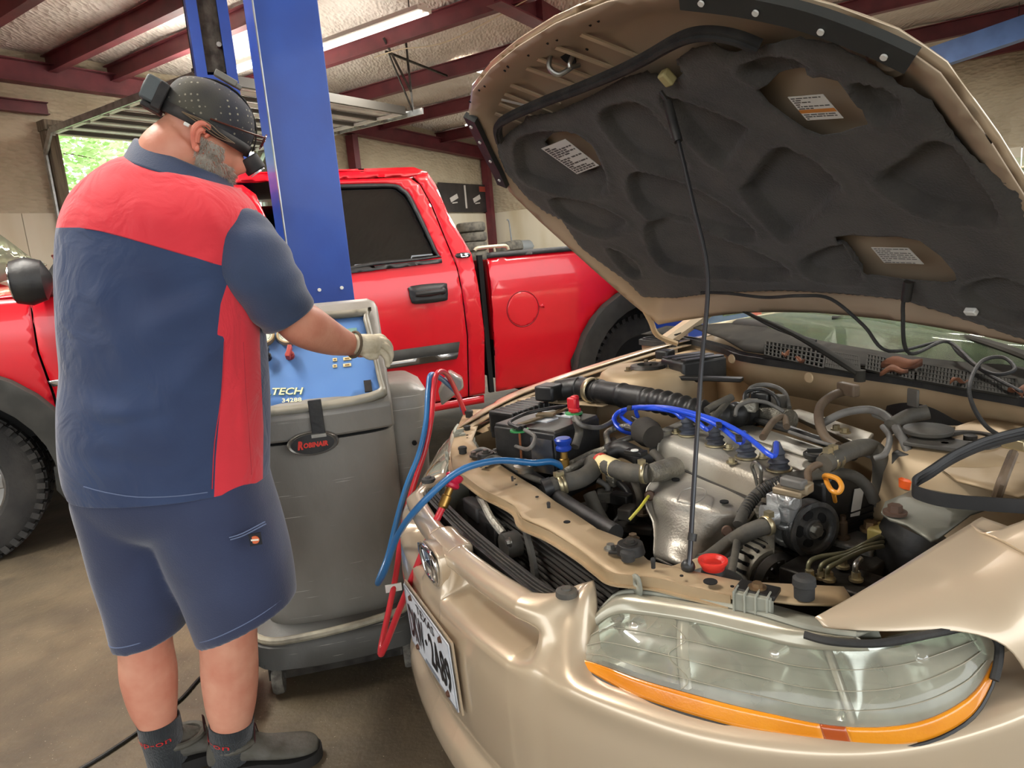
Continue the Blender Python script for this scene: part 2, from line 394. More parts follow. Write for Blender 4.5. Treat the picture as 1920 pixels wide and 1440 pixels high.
# main frame rafter, deep web
mf = B(); a, c = bw(7.9, 5.3, 4.72), bw(WG, 5.3, 4.4)
mf.seg(a, c, .02, .62); 
for s_ in (-.31, .31): mf.seg(a+V((0, 0, s_)), c+V((0, 0, s_)), .24, .02)
for k in range(5): q = a.lerp(c, .12+.2*k); mf.box(q, (.02, .22, .6), rz=YB)
struct(mf.build('trim_5', MAROON, smooth=False))
mf2 = B(); a, c = bw(5, -.9, 4.1), bw(WG, -.9, 3.8); mf2.seg(a, c, .02, .5)
for s_ in (-.25, .25): mf2.seg(a+V((0, 0, s_)), c+V((0, 0, s_)), .24, .02)
struct(mf2.build('trim_6', MAROON, smooth=False))
# overhead sectional door, rolled up under the roof
od = thing('overhead_door', 'open white ribbed sectional garage door hanging level under the roof', 'garage door', bw(7, 9.5, 0)); o0 = bw(7, 9.5, 0)
DW = mat('door_white', 'f2f2ee', .4, 0, col2='dcdcd8', ns=4)
DWD = mat('door_dark_edge', '4e4a44', .6)
for k in range(7):
    p0, p1 = 7.75+.53*k, 7.75+.53*k+.51
    q = B()
    nr = 4
    for j in range(nr):
        y = p0+(p1-p0)*(j+.5)/nr
        q.box(bw(6.93, y, 3.62+(.02 if j % 2 else 0))-o0, (3.56, (p1-p0)/nr*.98, .02), rz=YB)
    z = 0
    o = q.build('door_section', DW, od, smooth=False)
    B().box(bw(6.93, p1, 3.59)-o0, (3.56, .05, .05), rz=YB).build('stiffener', DWD, od, smooth=False)
    for g in (5.2, 6.93, 8.66): B().box(bw(g, (p0+p1)/2, 3.58)-o0, (.07, p1-p0, .04), rz=YB).build('stile', DW, od, smooth=False)
    for g in (5.13, 8.74): B().cyl(bw(g-.06, p1, 3.56)-o0, bw(g+.06, p1, 3.56)-o0, .03, n=10).build('roller', STEEL, od)
B().box(bw(6.93, 7.72, 3.63)-o0, (3.6, .05, .12), rz=YB).build('bottom_seal', DWD, od, smooth=False)
for g in (5.08, 8.8):
    q = B(); q.seg(bw(g, 7.4, 3.58)-o0, bw(g, 11.3, 3.58)-o0, .03, .09); q.seg(bw(g, 11.3, 3.58)-o0, bw(g, 11.6, 3.3)-o0, .03, .09); q.seg(bw(g, 11.6, 3.3)-o0, bw(g, 11.62, .1)-o0, .03, .07)
    q.build('track', GALV, od, smooth=False)
    q = B(); q.seg(bw(g, 7.6, 3.6)-o0, bw(g, 7.6, 4.7)-o0, .03, .03, up=(1, 0, 0)); q.seg(bw(g, 7.6, 3.9)-o0, bw(g-.5 if g > 7 else g+.4, 7.6, 4.6)-o0, .03, .03, up=(1, 0, 0)); q.build('hanger', DSTEEL, od, smooth=False)
# angle-iron brace between purlins
br = B(); br.seg(bw(8.35, 7.63, 4.42), bw(10.2, 7.95, 4.42), .03, .03); br.seg(bw(8.4, 7.63, 4.42), bw(8.8, 7.6, 3.6), .02, .02); br.seg(bw(8.85, 7.66, 4.42), bw(8.8, 7.6, 3.6), .02, .02)
tag(br.build('angle_brace', DSTEEL, smooth=False), 'thin black angle iron brace bolted between maroon purlins', 'brace')
# skylight and tube fixtures
SKY = mat('skylight_panel', 'fffbe8', .4, emit=3.0)
struct(bbox('window_2', 10.3, 12.1, 6.95, 7.9, 4.60, 4.615, SKY))
TUBE = mat('lit_tube', 'fffaf0', .4, emit=2.0); FIX = mat('fixture_white', 'd6d3c8', .4)
def fixture(g, p, L, z, label, group=None):
    t = thing('tube_fixture', label, 'ceiling light', bw(g, p, z), YB, group)
    B().box((0, 0, .04), (.26, L, .05)).box((0, 0, .07), (.12, L, .04)).build('housing', FIX, t, smooth=False, bev=.004)
    for s_ in (-.06, .06): B().cyl((s_, -L/2, 0), (s_, L/2, 0), .014, n=10).build('tube', TUBE, t)
    for s_ in (-1, 1): B().seg((0, s_*L*.4, .09), (0, s_*L*.4, .5), .01, .01, up=(1, 0, 0)).build('hanger', DSTEEL, t, smooth=False)
    return t
fixture(7.0, 6.9, 2.4, 4.2, 'long white fluorescent fixture right of the blue lift column')
fixture(6.75, 9.35, 1.8, 4.2, 'white fluorescent fixture seen between the two blue columns')
fixture(12.2, 4.2, 2.2, 4.15, 'added fluorescent fixture hidden behind the raised bonnet')  # this one and the next are added to light the far bay
fixture(13.0, 8.6, 2.2, 4.15, 'added fluorescent fixture over the far corner by the tyre stack')
fixture(14.2, .7, 2.4, 3.95, 'fluorescent fixture glowing above the right end of the raised bonnet')
for (g, p), w_ in zip(ADDED_LAMPS, ('added fluorescent fixture above the mechanic and service machine', 'added fluorescent fixture above the camera position', 'added fluorescent fixture left of and behind the mechanic', 'added fluorescent fixture above the saloon windscreen')): fixture(g, p, 2.4, 4.2, w_, 'added fixtures above and behind the camera')  # housings for the added lamp rows
# loose pale wires
CRM = mat('cream_wire', 'cbbfa2', .5)
tag(B().tube([bw(8.3, 4.9, 4.5), bw(8.36, 6.4, 4.3), bw(8.2, 7.2, 4.33), bw(8.05, 7.6, 4.28)], .008, 6).build('loose_wire', CRM), 'loose cream wire drooping from the dark purlin beside the blue column', 'wire')
tag(B().tube([BF.y(700, 90, 8.2), BF.y(694, 150, 8.2), BF.y(680, 168, 8.2), BF.y(655, 172, 8.2)], .006, 6).build('loose_wire', CRM), 'thin curled cream wire hanging below the brace', 'wire')
# trees beyond the door
LEAF = mat('sunlit_leaf', 'a8d282', .6, col2='d2edb2', ns=.7, emit=0); BARK = mat('bark', '5d4d3c', .9)
def tree(g, p, hgt, rad, label, seed):
    random.seed(seed); t = thing('tree', label, 'tree', bw(g, p, 0), group=None)
    tr = B().tube([(0, 0, 0), (.1, 0, hgt*.3), (0, .1, hgt*.8)], [.16, .12, .04], 8)
    br = B()
    for i in range(26):
        a = random.uniform(0, 2*PI); z = hgt*random.uniform(.25, .8); r = rad*random.uniform(.6, 1)
        e = V((math.cos(a)*r, math.sin(a)*r, z+random.uniform(.2, .9))); br.tube([(0, 0, z), (e.x*.5, e.y*.5, z+.4), e], [.04, .02, .008], 5, 3)
    tr.build('trunk', BARK, t); br.build('branches', BARK, t, kind='stuff')
    lf = B()
    for i in range(5200):
        a = random.uniform(0, 2*PI); r = rad*math.sqrt(random.random())*1.1; z = hgt*random.uniform(.18, 1.02)
        c = V((math.cos(a)*r, math.sin(a)*r, z)); q = V([random.gauss(0, 1) for _ in range(3)]).normalized(); x, y, _ = basis(q); s_ = random.uniform(.04, .085)
        lf.add([c-x*s_*1.5, c-y*s_*.7, c+x*s_*1.5, c+y*s_*.7], [(0, 1, 2, 3)])
    lf.build('leaves', LEAF, t, smooth=False, kind='stuff')
tree(6.4, 15.8, 5.2, 1.7, 'leafy green tree seen through the open bay door above the shoulder', 3)
tree(10.6, 18.6, 5.0, 1.6, 'green tree glimpsed past the wearer of the cap', 4)
struct(bbox('trim_7', -6, 18, WP+6, WP+7, -.1, .9, mat('hedge_ground', '6f8f52', .9, col2='9bb87a', ns=6)))
# shelf things along the far wall
sh = thing('workbench', 'long low cream workbench against the plywood wall', 'workbench', bw(4.4, 11.2, 0), YB)
B().box((0, 0, 1.55), (2.6, .5, .05)).build('top', PLY, sh, smooth=False, bev=.005)
for sx_ in (-1.2, 1.2):
    for sy_ in (-.2, .2): B().box((sx_, sy_, .76), (.07, .07, 1.53)).build('leg', PLY, sh, smooth=False)
B().box((0, -.2, 1.42), (2.5, .04, .2)).build('apron', PLY, sh, smooth=False)
c_ = BF.y(112, 462, 11.1); RB = mat('red_box', 'c83c3c', .5, col2='e8785a', ns=30)
q = thing('red_tub', 'small red tub standing on the cream workbench', 'tub', bw(c_.x, 11.1, 1.58), YB); B().lathe([(.1, 0), (.12, .2), (.125, .2), (.125, .22), (.11, .22), (.1, .03)], (0, 0, 0), (0, 0, 1)).build('body', RB, q); B().lathe([(.128, .19), (.128, .215)], (0, 0, 0), (0, 0, 1)).build('rim', mat('rim_dark', '7c2424', .5), q)
c_ = BF.y(73, 465, 11.1); tag(B().lathe([(.03, 0), (.03, .1), (.02, .11), (.02, .13)], bw(c_.x, 11.1, 1.58), (0, 0, 1), n=12).build('white_bottle', WHITE), 'small white bottle left of the red tub on the workbench', 'bottle')
# banner near the corner
bnr = thing('poster', 'dark horizontal poster with two white sketches near the wall corner', 'poster', bw(WG-1.2, WP-.1, 2.47), YB)
B().box((0, 0, .37), (2.3, .012, .74)).build('sheet', mat('poster_dark', '2a2727', .5, col2='3a3433', ns=3), bnr, smooth=False)
for s_ in (-.55, .45):
    B().box((s_, -.01, .36), (.34, .006, .12), rot=Matrix.Rotation(-.35, 3, 'Y')).box((s_+.02, -.01, .24), (.22, .006, .03), rot=Matrix.Rotation(-.1, 3, 'Y')).build('sketch', mat('poster_pale', 'c9c3bd', .6), bnr, smooth=False)
B().box((-.05, -.01, .4), (.07, .006, .6)).build('divider', mat('poster_pale', 'c9c3bd', .6), bnr, smooth=False)
B().box((.75, -.01, .62), (.3, .006, .14)).build('red_patch', mat('poster_red', '9a4030', .6), bnr, smooth=False)
# tyres and other kit by the corner (behind the truck bed)
TYRE = mat('old_tyre', '6f6a60', .8, col2='4d4a44', ns=9, bump=.3)
def tyre_prof(R, w): return [(R*.58, -w*.42), (R*.62, -w*.5), (R*.86, -w*.52), (R*.97, -w*.42), (R, -w*.25), (R, w*.25), (R*.97, w*.42), (R*.86, w*.52), (R*.62, w*.5), (R*.58, w*.42), (R*.6, 0), (R*.58, -w*.42)]
tc_ = BF.y(885, 450, 10.6)
for k in range(5):
    o = B().lathe(tyre_prof(.36, .22), (0, 0, 0), (0, 0, 1), 28); o = o.build('stacked_tyre', TYRE); o.location = bw(tc_.x+.03*(k % 2), 10.6, .93+.237*k)
    tag(o, ['lowest worn tyre of the stack near the corner', 'second lowest tyre of the corner stack', 'middle tyre of the corner stack', 'tyre just under the topmost one of the corner stack', 'topmost worn tyre of the stack near the corner'][k], 'tyre', 'tyres stacked by the corner')
tb = thing('steel_bench', 'low steel bench carrying the tyre stack and motor', 'bench', bw(14.9, 10.5, 0), YB)
B().box((0, 0, .78), (3.6, 1.0, .06)).build('top', DSTEEL, tb, smooth=False)
for a_ in (-1.7, 1.7):
    for c_ in (-.4, .4): B().box((a_, c_, .375), (.08, .08, .75)).build('leg', DSTEEL, tb, smooth=False)
t = thing('rim_and_motor', 'grey tyre lying beside a small electric motor with a tall lever', 'motor', bw(15.3, 10.2, .81), YB)
GM = mat('grey_paint', '7e8284', .5)
B().lathe(tyre_prof(.4, .24), (-.35, 0, .62), (0, .15, 1), 28).build('tyre', TYRE, t)
B().cyl((.1, 0, .62), (.62, 0, .62), .17, n=20).cyl((.62, 0, .62), (.85, 0, .62), .04, n=10).build('motor', GM, t)
B().box((.3, 0, .22), (.5, .3, .44)).box((-.35, 0, .22), (.5, .5, .44)).build('stand', DSTEEL, t, smooth=False)
B().tube([(-.15, 0, .7), (-.2, 0, 1.25), (-.28, 0, 1.32)], .02, 8).build('lever', GM, t)
# ================================================================== red crew-cab truck
RED = mat('red_paint', 'dc0420', .35, col2='d00319', ns=2, coat=.7)
GLASSD = mat('tinted_glass', '0d0f10', .03, spec=.9, coat=1)
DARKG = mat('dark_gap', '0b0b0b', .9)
TRIMG = mat('dark_flare', '33332f', .7, col2='3e3d39', ns=8, bump=.1)
CHROME = mat('chrome', 'd8dadb', .08, 1)
WHEELM = mat('alloy_wheel', '9a9a98', .3, .9)
TIRE = mat('tyre_rubber', '2b2a29', .82, col2='3c3a37', ns=7, bump=.25, bs=60)
tx = V((math.cos(TY), math.sin(TY), 0))
TF = Fr(-tx*4.95, TY)
truck = thing('pickup_truck', 'bright red crew-cab pickup truck parked behind the blue lift column', 'truck', TF.o, TY)
_LT = spline([V((z, x, 0)) for z, x in ((.2, .94), (.3, .95), (.45, .965), (.62, .978), (.79, .992), (1.0, 1.003), (1.15, .995), (1.27, .968), (1.4, .933), (1.55, .893), (1.74, .843), (1.80, .82), (1.9, .66))], 8)
def lat(z):
    for a, c in zip(_LT, _LT[1:]):
        if z <= c.x: t = max(0, (z-a.x)/(c.x-a.x)); return a.y+(c.y-a.y)*t
    return _LT[-1].y
def side(s, z): return V((lat(z), s, z))
def sideo(o): return lambda s, z: V((lat(z)+o, s, z))
def arc(cx_, cz, r, a0, a1, n=10): return [(cx_+r*math.cos(math.radians(a0+(a1-a0)*i/n)), cz+r*math.sin(math.radians(a0+(a1-a0)*i/n))) for i in range(n+1)]
FW, RW = -1.17, 2.83
def tp(name, poly, o=0, mt=RED, th=.012, res=.035, holes=(), par=truck, **k): return panel(name, poly, sideo(o), mt, par, res, holes, th, **k)
tp('front_fender', [(-2.05, .55)]+arc(FW, .42, .56, 168, 14)+[(-.665, .42), (-.655, .5), (-.668, .79), (-.69, 1.0), (-.68, 1.25), (-.9, 1.262), (-1.6, 1.22), (-2.05, 1.12)])
tp('front_door', [(-.648, .42), (.49, .42), (.50, .8), (.49, 1.25), (.47, 1.5), (.42, 1.70), (.36, 1.755), (-.27, 1.765), (-.60, 1.33), (-.672, 1.25), (-.68, 1.0), (-.655, .79)], holes=[rnd([(.41, 1.29), (-.52, 1.31), (-.27, 1.68), (.25, 1.71), (.36, 1.66)], 4)])
wpoly = rnd([(.60, 1.262), (1.0, 1.27), (1.37, 1.285), (1.385, 1.32), (1.30, 1.62), (1.25, 1.70), (1.15, 1.735), (.66, 1.735), (.62, 1.70), (.60, 1.5)], 4)
tp('rear_door', [(.50, .42), (1.49, .42), (1.508, .8), (1.487, 1.22), (1.40, 1.6), (1.355, 1.72), (1.30, 1.765), (.51, 1.765), (.50, 1.25)], holes=[wpoly])
tp('cab_corner', [(1.50, .42), (1.603, .42), (1.625, .8), (1.60, 1.29), (1.50, 1.54), (1.455, 1.72), (1.42, 1.785), (1.31, 1.79), (1.365, 1.72), (1.41, 1.6), (1.497, 1.22), (1.518, .8)])
tp('roof_rail', [(-.28, 1.772), (.3, 1.772), (1.31, 1.772), (1.42, 1.79), (1.35, 1.83), (-.15, 1.82)])
tp('bed_side', [(1.685, .42), (2.24, .42)]+arc(RW, .42, .57, 172, 10)+[(3.9, .45), (3.9, 1.255), (1.70, 1.255)], res=.045)
tp('bed_rail_cap', [(1.695, 1.258), (3.9, 1.258), (3.9, 1.29), (1.70, 1.29)], .012, BLKP)
tp('window_glass', wpoly, -.014, GLASSD, .004, .03)
tp('window_glass', rnd([(.41, 1.29), (-.52, 1.31), (-.27, 1.68), (.25, 1.71), (.36, 1.66)], 4), -.014, GLASSD, .004)
def ring2(name, poly, w, o, mt, par=truck):
    c = V((sum(p[0] for p in poly)/len(poly), sum(p[1] for p in poly)/len(poly)))
    inner = [(p[0]+(c.x-p[0])*w/max(.01, (V(p)-c).length), p[1]+(c.y-p[1])*w/max(.01, (V(p)-c).length)) for p in poly]
    return panel(name, poly, sideo(o), mt, par, .05, [inner], .012)
ring2('window_seal', wpoly, .022, .004, BLKP)
tp('window_sill_trim', [(.585, 1.235), (1.40, 1.255), (1.40, 1.278), (.585, 1.258)], .014, BLKP, .01)
# dark inner shell so that the gaps read black
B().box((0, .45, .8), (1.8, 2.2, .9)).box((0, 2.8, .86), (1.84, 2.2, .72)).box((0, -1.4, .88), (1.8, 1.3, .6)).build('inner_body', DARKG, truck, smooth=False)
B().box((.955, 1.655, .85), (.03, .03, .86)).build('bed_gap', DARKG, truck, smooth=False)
# flares
def flare(cs, r0, r1, a0, a1, foot):
    out = arc(cs, .40, r1, a0, a1, 16); inn = arc(cs, .40, r0, a1, a0, 16)
    poly = out+inn
    b = panel_b(poly, lambda s, z: V((max(lat(z), .97)+.045+.0*s, s, z)), .06)
    o = b.build('wheel_flare', TRIMG, truck, ang=50); s_ = o.modifiers.new('s', 'SOLIDIFY'); s_.thickness = .07; s_.offset = 0; bb = o.modifiers.new('b', 'BEVEL'); bb.width = .01; bb.segments = 2; bb.limit_method = 'ANGLE'
flare(FW, .47, .60, 178, -4, 0); flare(RW, .47, .60, 184, -4, 0)
tp('mud_flap', [(-.73, .42), (-.64, .42), (-.66, .25), (-.69, .2), (-.74, .3)], -.02, TRIMG, .03, .05)
# rocker, dark strips standing for crease shade, mouldings
tp('rocker_panel', [(-.66, .36), (1.6, .36), (1.6, .41), (-.66, .41)], -.01, RED, .02)
tp('crease_shade', [(-.66, .788), (1.48, .788), (1.48, .796), (-.66, .796)], .001, DARKG, .004, .2)  # crease shading laid on as a dark strip
tp('crease_shade', [(1.69, .795), (2.27, .795), (2.27, .803), (1.69, .803)], .001, DARKG, .004, .2)
for a, c in ((-.63, .485), (.52, 1.455)):
    o = tp('door_moulding', [(a, .68), (c-.02, .68), (c, .772), (a, .772)], .012, TRIMG, .014, .1)
    panel('moulding_strip', [(a+.01, .672), (c-.03, .672), (c-.015, .71), (a+.01, .71)], sideo(.022), WHEELM, o, .1, (), .008)
# door handles
for cs in (1.287, .30):
    P = rnd([(cs-.115, 1.10), (cs-.10, 1.135), (cs+.10, 1.135), (cs+.118, 1.11), (cs+.115, 1.05), (cs+.09, 1.03), (cs-.085, 1.03), (cs-.112, 1.06)], 3)
    o = tp('door_handle', P, .01, BLKP, .02, .05)
    B().tube([(1.035, cs-.085, 1.085), (1.045, cs, 1.088), (1.04, cs+.08, 1.09)], [.013, .02, .016], 10).build('grip', BLKP, o)
    B().sph((1.03, cs+.085, 1.09), (.012, .022, .022), 8).build('lock', BLKP, o)
# fuel door
tp('fuel_door_gap', [p for p in arc(1.90, .925, .115, 0, 350, 32)], .0065, mat('red_shadow', '8c0416', .4), .002, .05, holes=[arc(1.90, .925, .109, 0, 350, 32)])
tp('fuel_door', arc(1.90, .925, .108, 0, 350, 32), .0065, RED, .001, .012, ang=180)
tp('fuel_tab', [(2.012, .93), (2.05, .945), (2.05, .915)], .01, RED, .006, .05)
# emblems
tp('trim_badge', rnd([(1.50, 1.275), (1.58, 1.275), (1.58, 1.30), (1.50, 1.30)], 2), .016, BLKP, .008, .03)
text('badge_letters', 'LS', (.99, 1.525, 1.277), (0, .045, 0), (-.008, 0, .019), CHROME, truck, .002)
bow = tp('maker_emblem', [(-.655, .825), (-.62, .825), (-.625, .81), (-.59, .81), (-.595, .825), (-.53, .825), (-.545, .855), (-.58, .855), (-.585, .87), (-.62, .87), (-.615, .855), (-.67, .855)], .012, CHROME, .01, .03)
for i_, ch_ in enumerate('SILVERADO'): text('name_letter', ch_, (1.02, -.50+.057*i_, .825), (0, .034, 0), (0, 0, .035), mat('letter_teal', '3f8f9c', .3, .3), truck, .002)
# clamp and rail thing on the bed
o = B().tube([TF.x(890, 470, .93), TF.x(896, 465, .93), TF.x(925, 462, .93), TF.x(948, 461, .93), TF.x(953, 468, .93)], .011, 8, 3)
o.tube([TF.x(926, 463, .93), TF.x(928, 472, .93)], .008, 8).build('tie_down_bar', mat('pale_bar', 'c9c4a8', .4, .3), truck)
# wheels
def wheel(cx_, cs, R, w, par):
    P = tyre_prof(R, w); o = B().lathe(P, (cx_, cs, R-.01), (1, 0, 0), 48); tr = o.build('tyre', TIRE, par)
    tb_ = B()
    for i in range(46):
        a = 2*PI*i/46
        for k, (dx, da) in enumerate(((-.3, 0), (0, .06), (.3, 0))):
            aa = a+da; u = V((0, math.cos(aa), math.sin(aa))); t = V((0, -math.sin(aa), math.cos(aa)))
            tb_.box(V((cx_+dx*w, cs, R-.01))+u*(R-.002), (w*.24, R*.10, .012), (V((1, 0, 0)), t, u))
        u = V((0, math.cos(a), math.sin(a))); t = V((0, -math.sin(a), math.cos(a)))
        for sd in (-1, 1): tb_.box(V((cx_+sd*.47*w, cs, R-.01))+u*(R*.945), (.016, R*.07, .035), (V((1, 0, 0)), t, u))
    tb_.build('tread_blocks', TIRE, tr, smooth=False, kind='stuff')
    rim = B().lathe([(R*.6, -w*.4), (R*.6, w*.4), (R*.56, w*.42), (R*.55, w*.3), (R*.2, w*.22), (.03, w*.3)], (cx_, cs, R-.01), (1, 0, 0), 36).build('rim', WHEELM, par)
    for i in range(5):
        a = 2*PI*i/5; u = V((0, math.cos(a), math.sin(a)))
        B().seg(V((cx_+w*.34, cs, R-.01))+u*.05, V((cx_+w*.38, cs, R-.01))+u*R*.56, .07, .02, up=(1, 0, 0)).build('spoke', WHEELM, rim, bev=.005)
for cx_, cs in ((.84, FW), (-.84, FW), (.80, RW), (-.80, RW)): wheel(cx_, cs, .40, .26, truck)
for cs in (FW, RW): B().cyl((-.8, cs, .4), (.8, cs, .4), .06, n=12).build('axle', DSTEEL, truck)
for cs in (FW, RW):
    pts = arc(cs, .42, .56, 180, 0, 14); B().loft([[V((x_, s, z)) for x_ in (.955, .5)] for s, z in pts], ringclosed=False).build('wheel_well', DARKG, truck)
# hood, windscreen, roof, far side, bed floor, tail
def sk(name, rows, mt, par=truck, th=.01):
    R_ = [spline(r, 6) for r in rows]; R2 = [spline([r[i] for r in R_], 5) for i in range(len(R_[0]))]
    o = B().loft(R2, ringclosed=False, caps=False).build(name, mt, par, ang=60)
    if th: s_ = o.modifiers.new('s', 'SOLIDIFY'); s_.thickness = th; s_.offset = 0
    return o
sk('roof', [[(-.80, -.27, 1.79), (0, -.32, 1.82), (.80, -.27, 1.79)], [(-.81, .7, 1.825), (0, .7, 1.90), (.81, .7, 1.825)], [(-.80, 1.38, 1.80), (0, 1.42, 1.86), (.80, 1.38, 1.80)]], RED)
sk('windscreen', [[(-.93, -.63, 1.27), (0, -.72, 1.27), (.93, -.63, 1.27)], [(-.80, -.28, 1.79), (0, -.33, 1.82), (.80, -.28, 1.79)]], GLASSD)
sk('bonnet', [[(-.9, -2.05, 1.14), (0, -2.1, 1.2), (.9, -2.05, 1.14)], [(-.95, -1.3, 1.24), (0, -1.3, 1.31), (.95, -1.3, 1.24)], [(-.95, -.66, 1.27), (0, -.8, 1.32), (.95, -.66, 1.27)]], RED)
sk('rear_window', [[(-.93, 1.61, 1.28), (0, 1.62, 1.28), (.93, 1.61, 1.28)], [(-.80, 1.40, 1.80), (0, 1.44, 1.85), (.80, 1.40, 1.80)]], GLASSD)
for nm, P in (('far_side', [(-2.05, .5), (3.9, .45), (3.9, 1.27), (-2.05, 1.12)]),):
    b_ = panel_b(P, lambda s, z: V((-.97, s, z)), .3); b_.build(nm, RED, truck)
panel('far_cab_side', [(-.62, 1.27), (1.6, 1.27), (1.42, 1.79), (-.25, 1.79)], lambda s, z: V((-lat(z), s, z)), GLASSD, truck, .2, (), .01)
B().box((0, 2.8, 1.225), (1.9, 2.2, .03)).box((0, 3.92, .85), (1.9, .05, .8)).box((0, 1.72, 1.0), (1.9, .04, .5)).build('cargo_bed', RED, truck, smooth=False)
B().box((0, -2.1, .75), (1.8, .14, .75)).box((0, -2.15, .5), (1.9, .2, .24)).build('front_end', CHROME, truck, smooth=False, bev=.02)
# tow mirror
mr = B().lathe([(.02, -.07), (.095, -.06), (.11, 0), (.09, .06), (.03, .09)], (0, 0, 0), (0, 1, 0), 20, sx=.8)
for p in mr.v: p += V((1.14, -.64, 1.33))
mr.seg((1.1, -.62, 1.3), (.96, -.58, 1.28), .08, .06); mo = mr.build('door_mirror', BLKP, truck)
B().cyl((1.14, -.70, 1.33), (1.14, -.705, 1.33), .085, n=24).build('mirror_glass', CHROME, mo)
# A-pillar black strip
tp('pillar_trim', [(-.65, 1.28), (-.56, 1.28), (-.27, 1.73), (-.33, 1.73)], .012, BLKP, .012, .1)
# ------------------------------------------------------------------ second red car, seen past the left edge
car2 = thing('red_coupe', 'second red car with reflections coloured into its windscreen, beyond the truck mirror at left edge', 'car', TF.w((-3.3, -2.7, 0)), TY)
def q2(px, py, x): p = TF.x(px, py, x); return p-V((-3.3, -2.7, 0))
sk('windscreen', [[q2(-60, 405, -2.2), q2(0, 440, -2.3), q2(60, 486, -2.45)], [q2(-60, 560, -2.1), q2(0, 530, -2.2), q2(88, 497, -2.4)]], mat('painted_reflection_glass', 'b9b4a8', .05, .6, col2='a8c48e', ns=3), car2)  # pale and green reflections are mixed into the glass colour
c2b = B()
prof = [(-2.0, .3), (-2.1, .6), (-1.6, .85), (-.6, .95), (.2, 1.35), (1.2, 1.4), (2.0, 1.0), (2.3, .9), (2.3, .3)]
c2b.prism([V((-.85, s, z)) for s, z in prof], V((1.7, 0, 0))); c2b.build('body', RED, car2, bev=.06, smooth=True)
for s in (-1.3, 1.5):
    for x_ in (-.8, .8): B().lathe(tyre_prof(.31, .2), (x_, s, .31), (1, 0, 0), 28).build('wheel', TIRE, car2)
# ================================================================== lift columns
def channel(b, c, w, d, z0, z1, F, t=.012, face=1):
    """C-section column: closed face toward +x of frame F when face=1"""
    x0 = c[0]; s = c[1]
    b.box((x0, s, (z0+z1)/2), (t, w, z1-z0))
    for e in (-1, 1):
        b.box((x0-face*d/2, s+e*(w/2-t/2), (z0+z1)/2), (d, t, z1-z0))
        b.box((x0-face*d, s+e*(w/2-.04), (z0+z1)/2), (t, .08, z1-z0))
def column(px, label, w, x, z1=3.9, d=.3):
    a = TF.x(px[0], px[1], x); c = TF.x(px[2], px[3], x); s = (a.y+c.y)/2; w = abs(c.y-a.y)
    t = thing('lift_column', label, 'car lift', TF.w((x, s, 0)), TY)
    b = B(); channel(b, (0, 0), w, d, .02, z1, TF); b.build('post', BLUEP, t, smooth=False, bev=.004)
    B().box((-.15, 0, .01), (.5, w+.15, .02)).build('base_plate', BLUEP, t, smooth=False)
    cr = B().box((-.2, 0, .62), (.2, w*.7, .6)); cr.build('carriage', DSTEEL, t, smooth=False)
    for z in (.95, .96): pass
    for k in (-.05, .05): B().cyl((.006, k+.03, 1.185), (.012, k+.03, 1.185), .008, n=10).build('rivet', WHITE, t)
    B().tube([(-.1, .02, .9), (-.12, 0, 2), (-.1, .01, z1)], .007, 6).build('cable', DSTEEL, t)
    B().box((.01, -w/2-.001, z1/2), (.03, .004, z1)).build('silver_edge', GALV, t, smooth=False)  # bright silver strip down the column's left edge
    return t, s, w
lc = column((543, 500, 657, 500), 'tall blue steel lift column between the mechanic and the red truck', 0, 1.75)
column((1284, 600, 1405, 600), 'blue lift column low behind the raised bonnet, by the truck rear wheel', 0, 1.62)
# far open column
c0_ = TF.x(358, 60, -1.3); c1_ = TF.x(432, 60, -1.3); fs, fw_ = (c0_.y+c1_.y)/2, abs(c1_.y-c0_.y)*1.05
fc = thing('lift_column', 'farther blue lift column with open channel and plate, above the cap', 'car lift', TF.w((-1.3, fs, 0)), TY)
b = B(); channel(b, (-.25, 0), fw_, .25, .02, 4.4, TF, face=-1); b.build('post', BLUEP, fc, smooth=False)
zc = TF.x(395, 142, -1.3).z
B().box((.02, 0, zc-.45), (.012, fw_*.98, .9)).build('cover_plate', BLUEP, fc, smooth=False)
for a_ in (-1, 1):
    for z in (zc-.06, zc-.8): B().cyl((.025, a_*fw_*.4, z), (.035, a_*fw_*.4, z), .015, n=8).build('bolt', STEEL, fc)
B().tube([(-.1, .05, zc), (-.1, .04, 3.4), (-.12, .06, 4.4)], .012, 6).build('lift_chain', DSTEEL, fc)
B().box((-.15, 0, zc+.5), (.12, fw_*.5, .9)).build('carriage', DSTEEL, fc, smooth=False)
for z in (zc+.25, zc+.75): B().cyl((-.12, .05, z), (-.04, .05, z), .02, n=8).build('pin', GALV, fc)
# overhead blue cross beam at upper right
a, c = TF.x(1760, 105, 1.0), TF.x(2100, 20, 1.0)
bm_ = B().seg(BF.w(BF.x(1745, 112, 12.5)), BF.w(BF.x(2050, 8, 12.5)), .22, .3)
tag(bm_.build('lift_crossbeam', mat('beam_blue', '4a6ea8', .45, col2='3f6096', ns=4), smooth=False), 'pale blue overhead lift beam at the upper right, past the bonnet', 'beam')
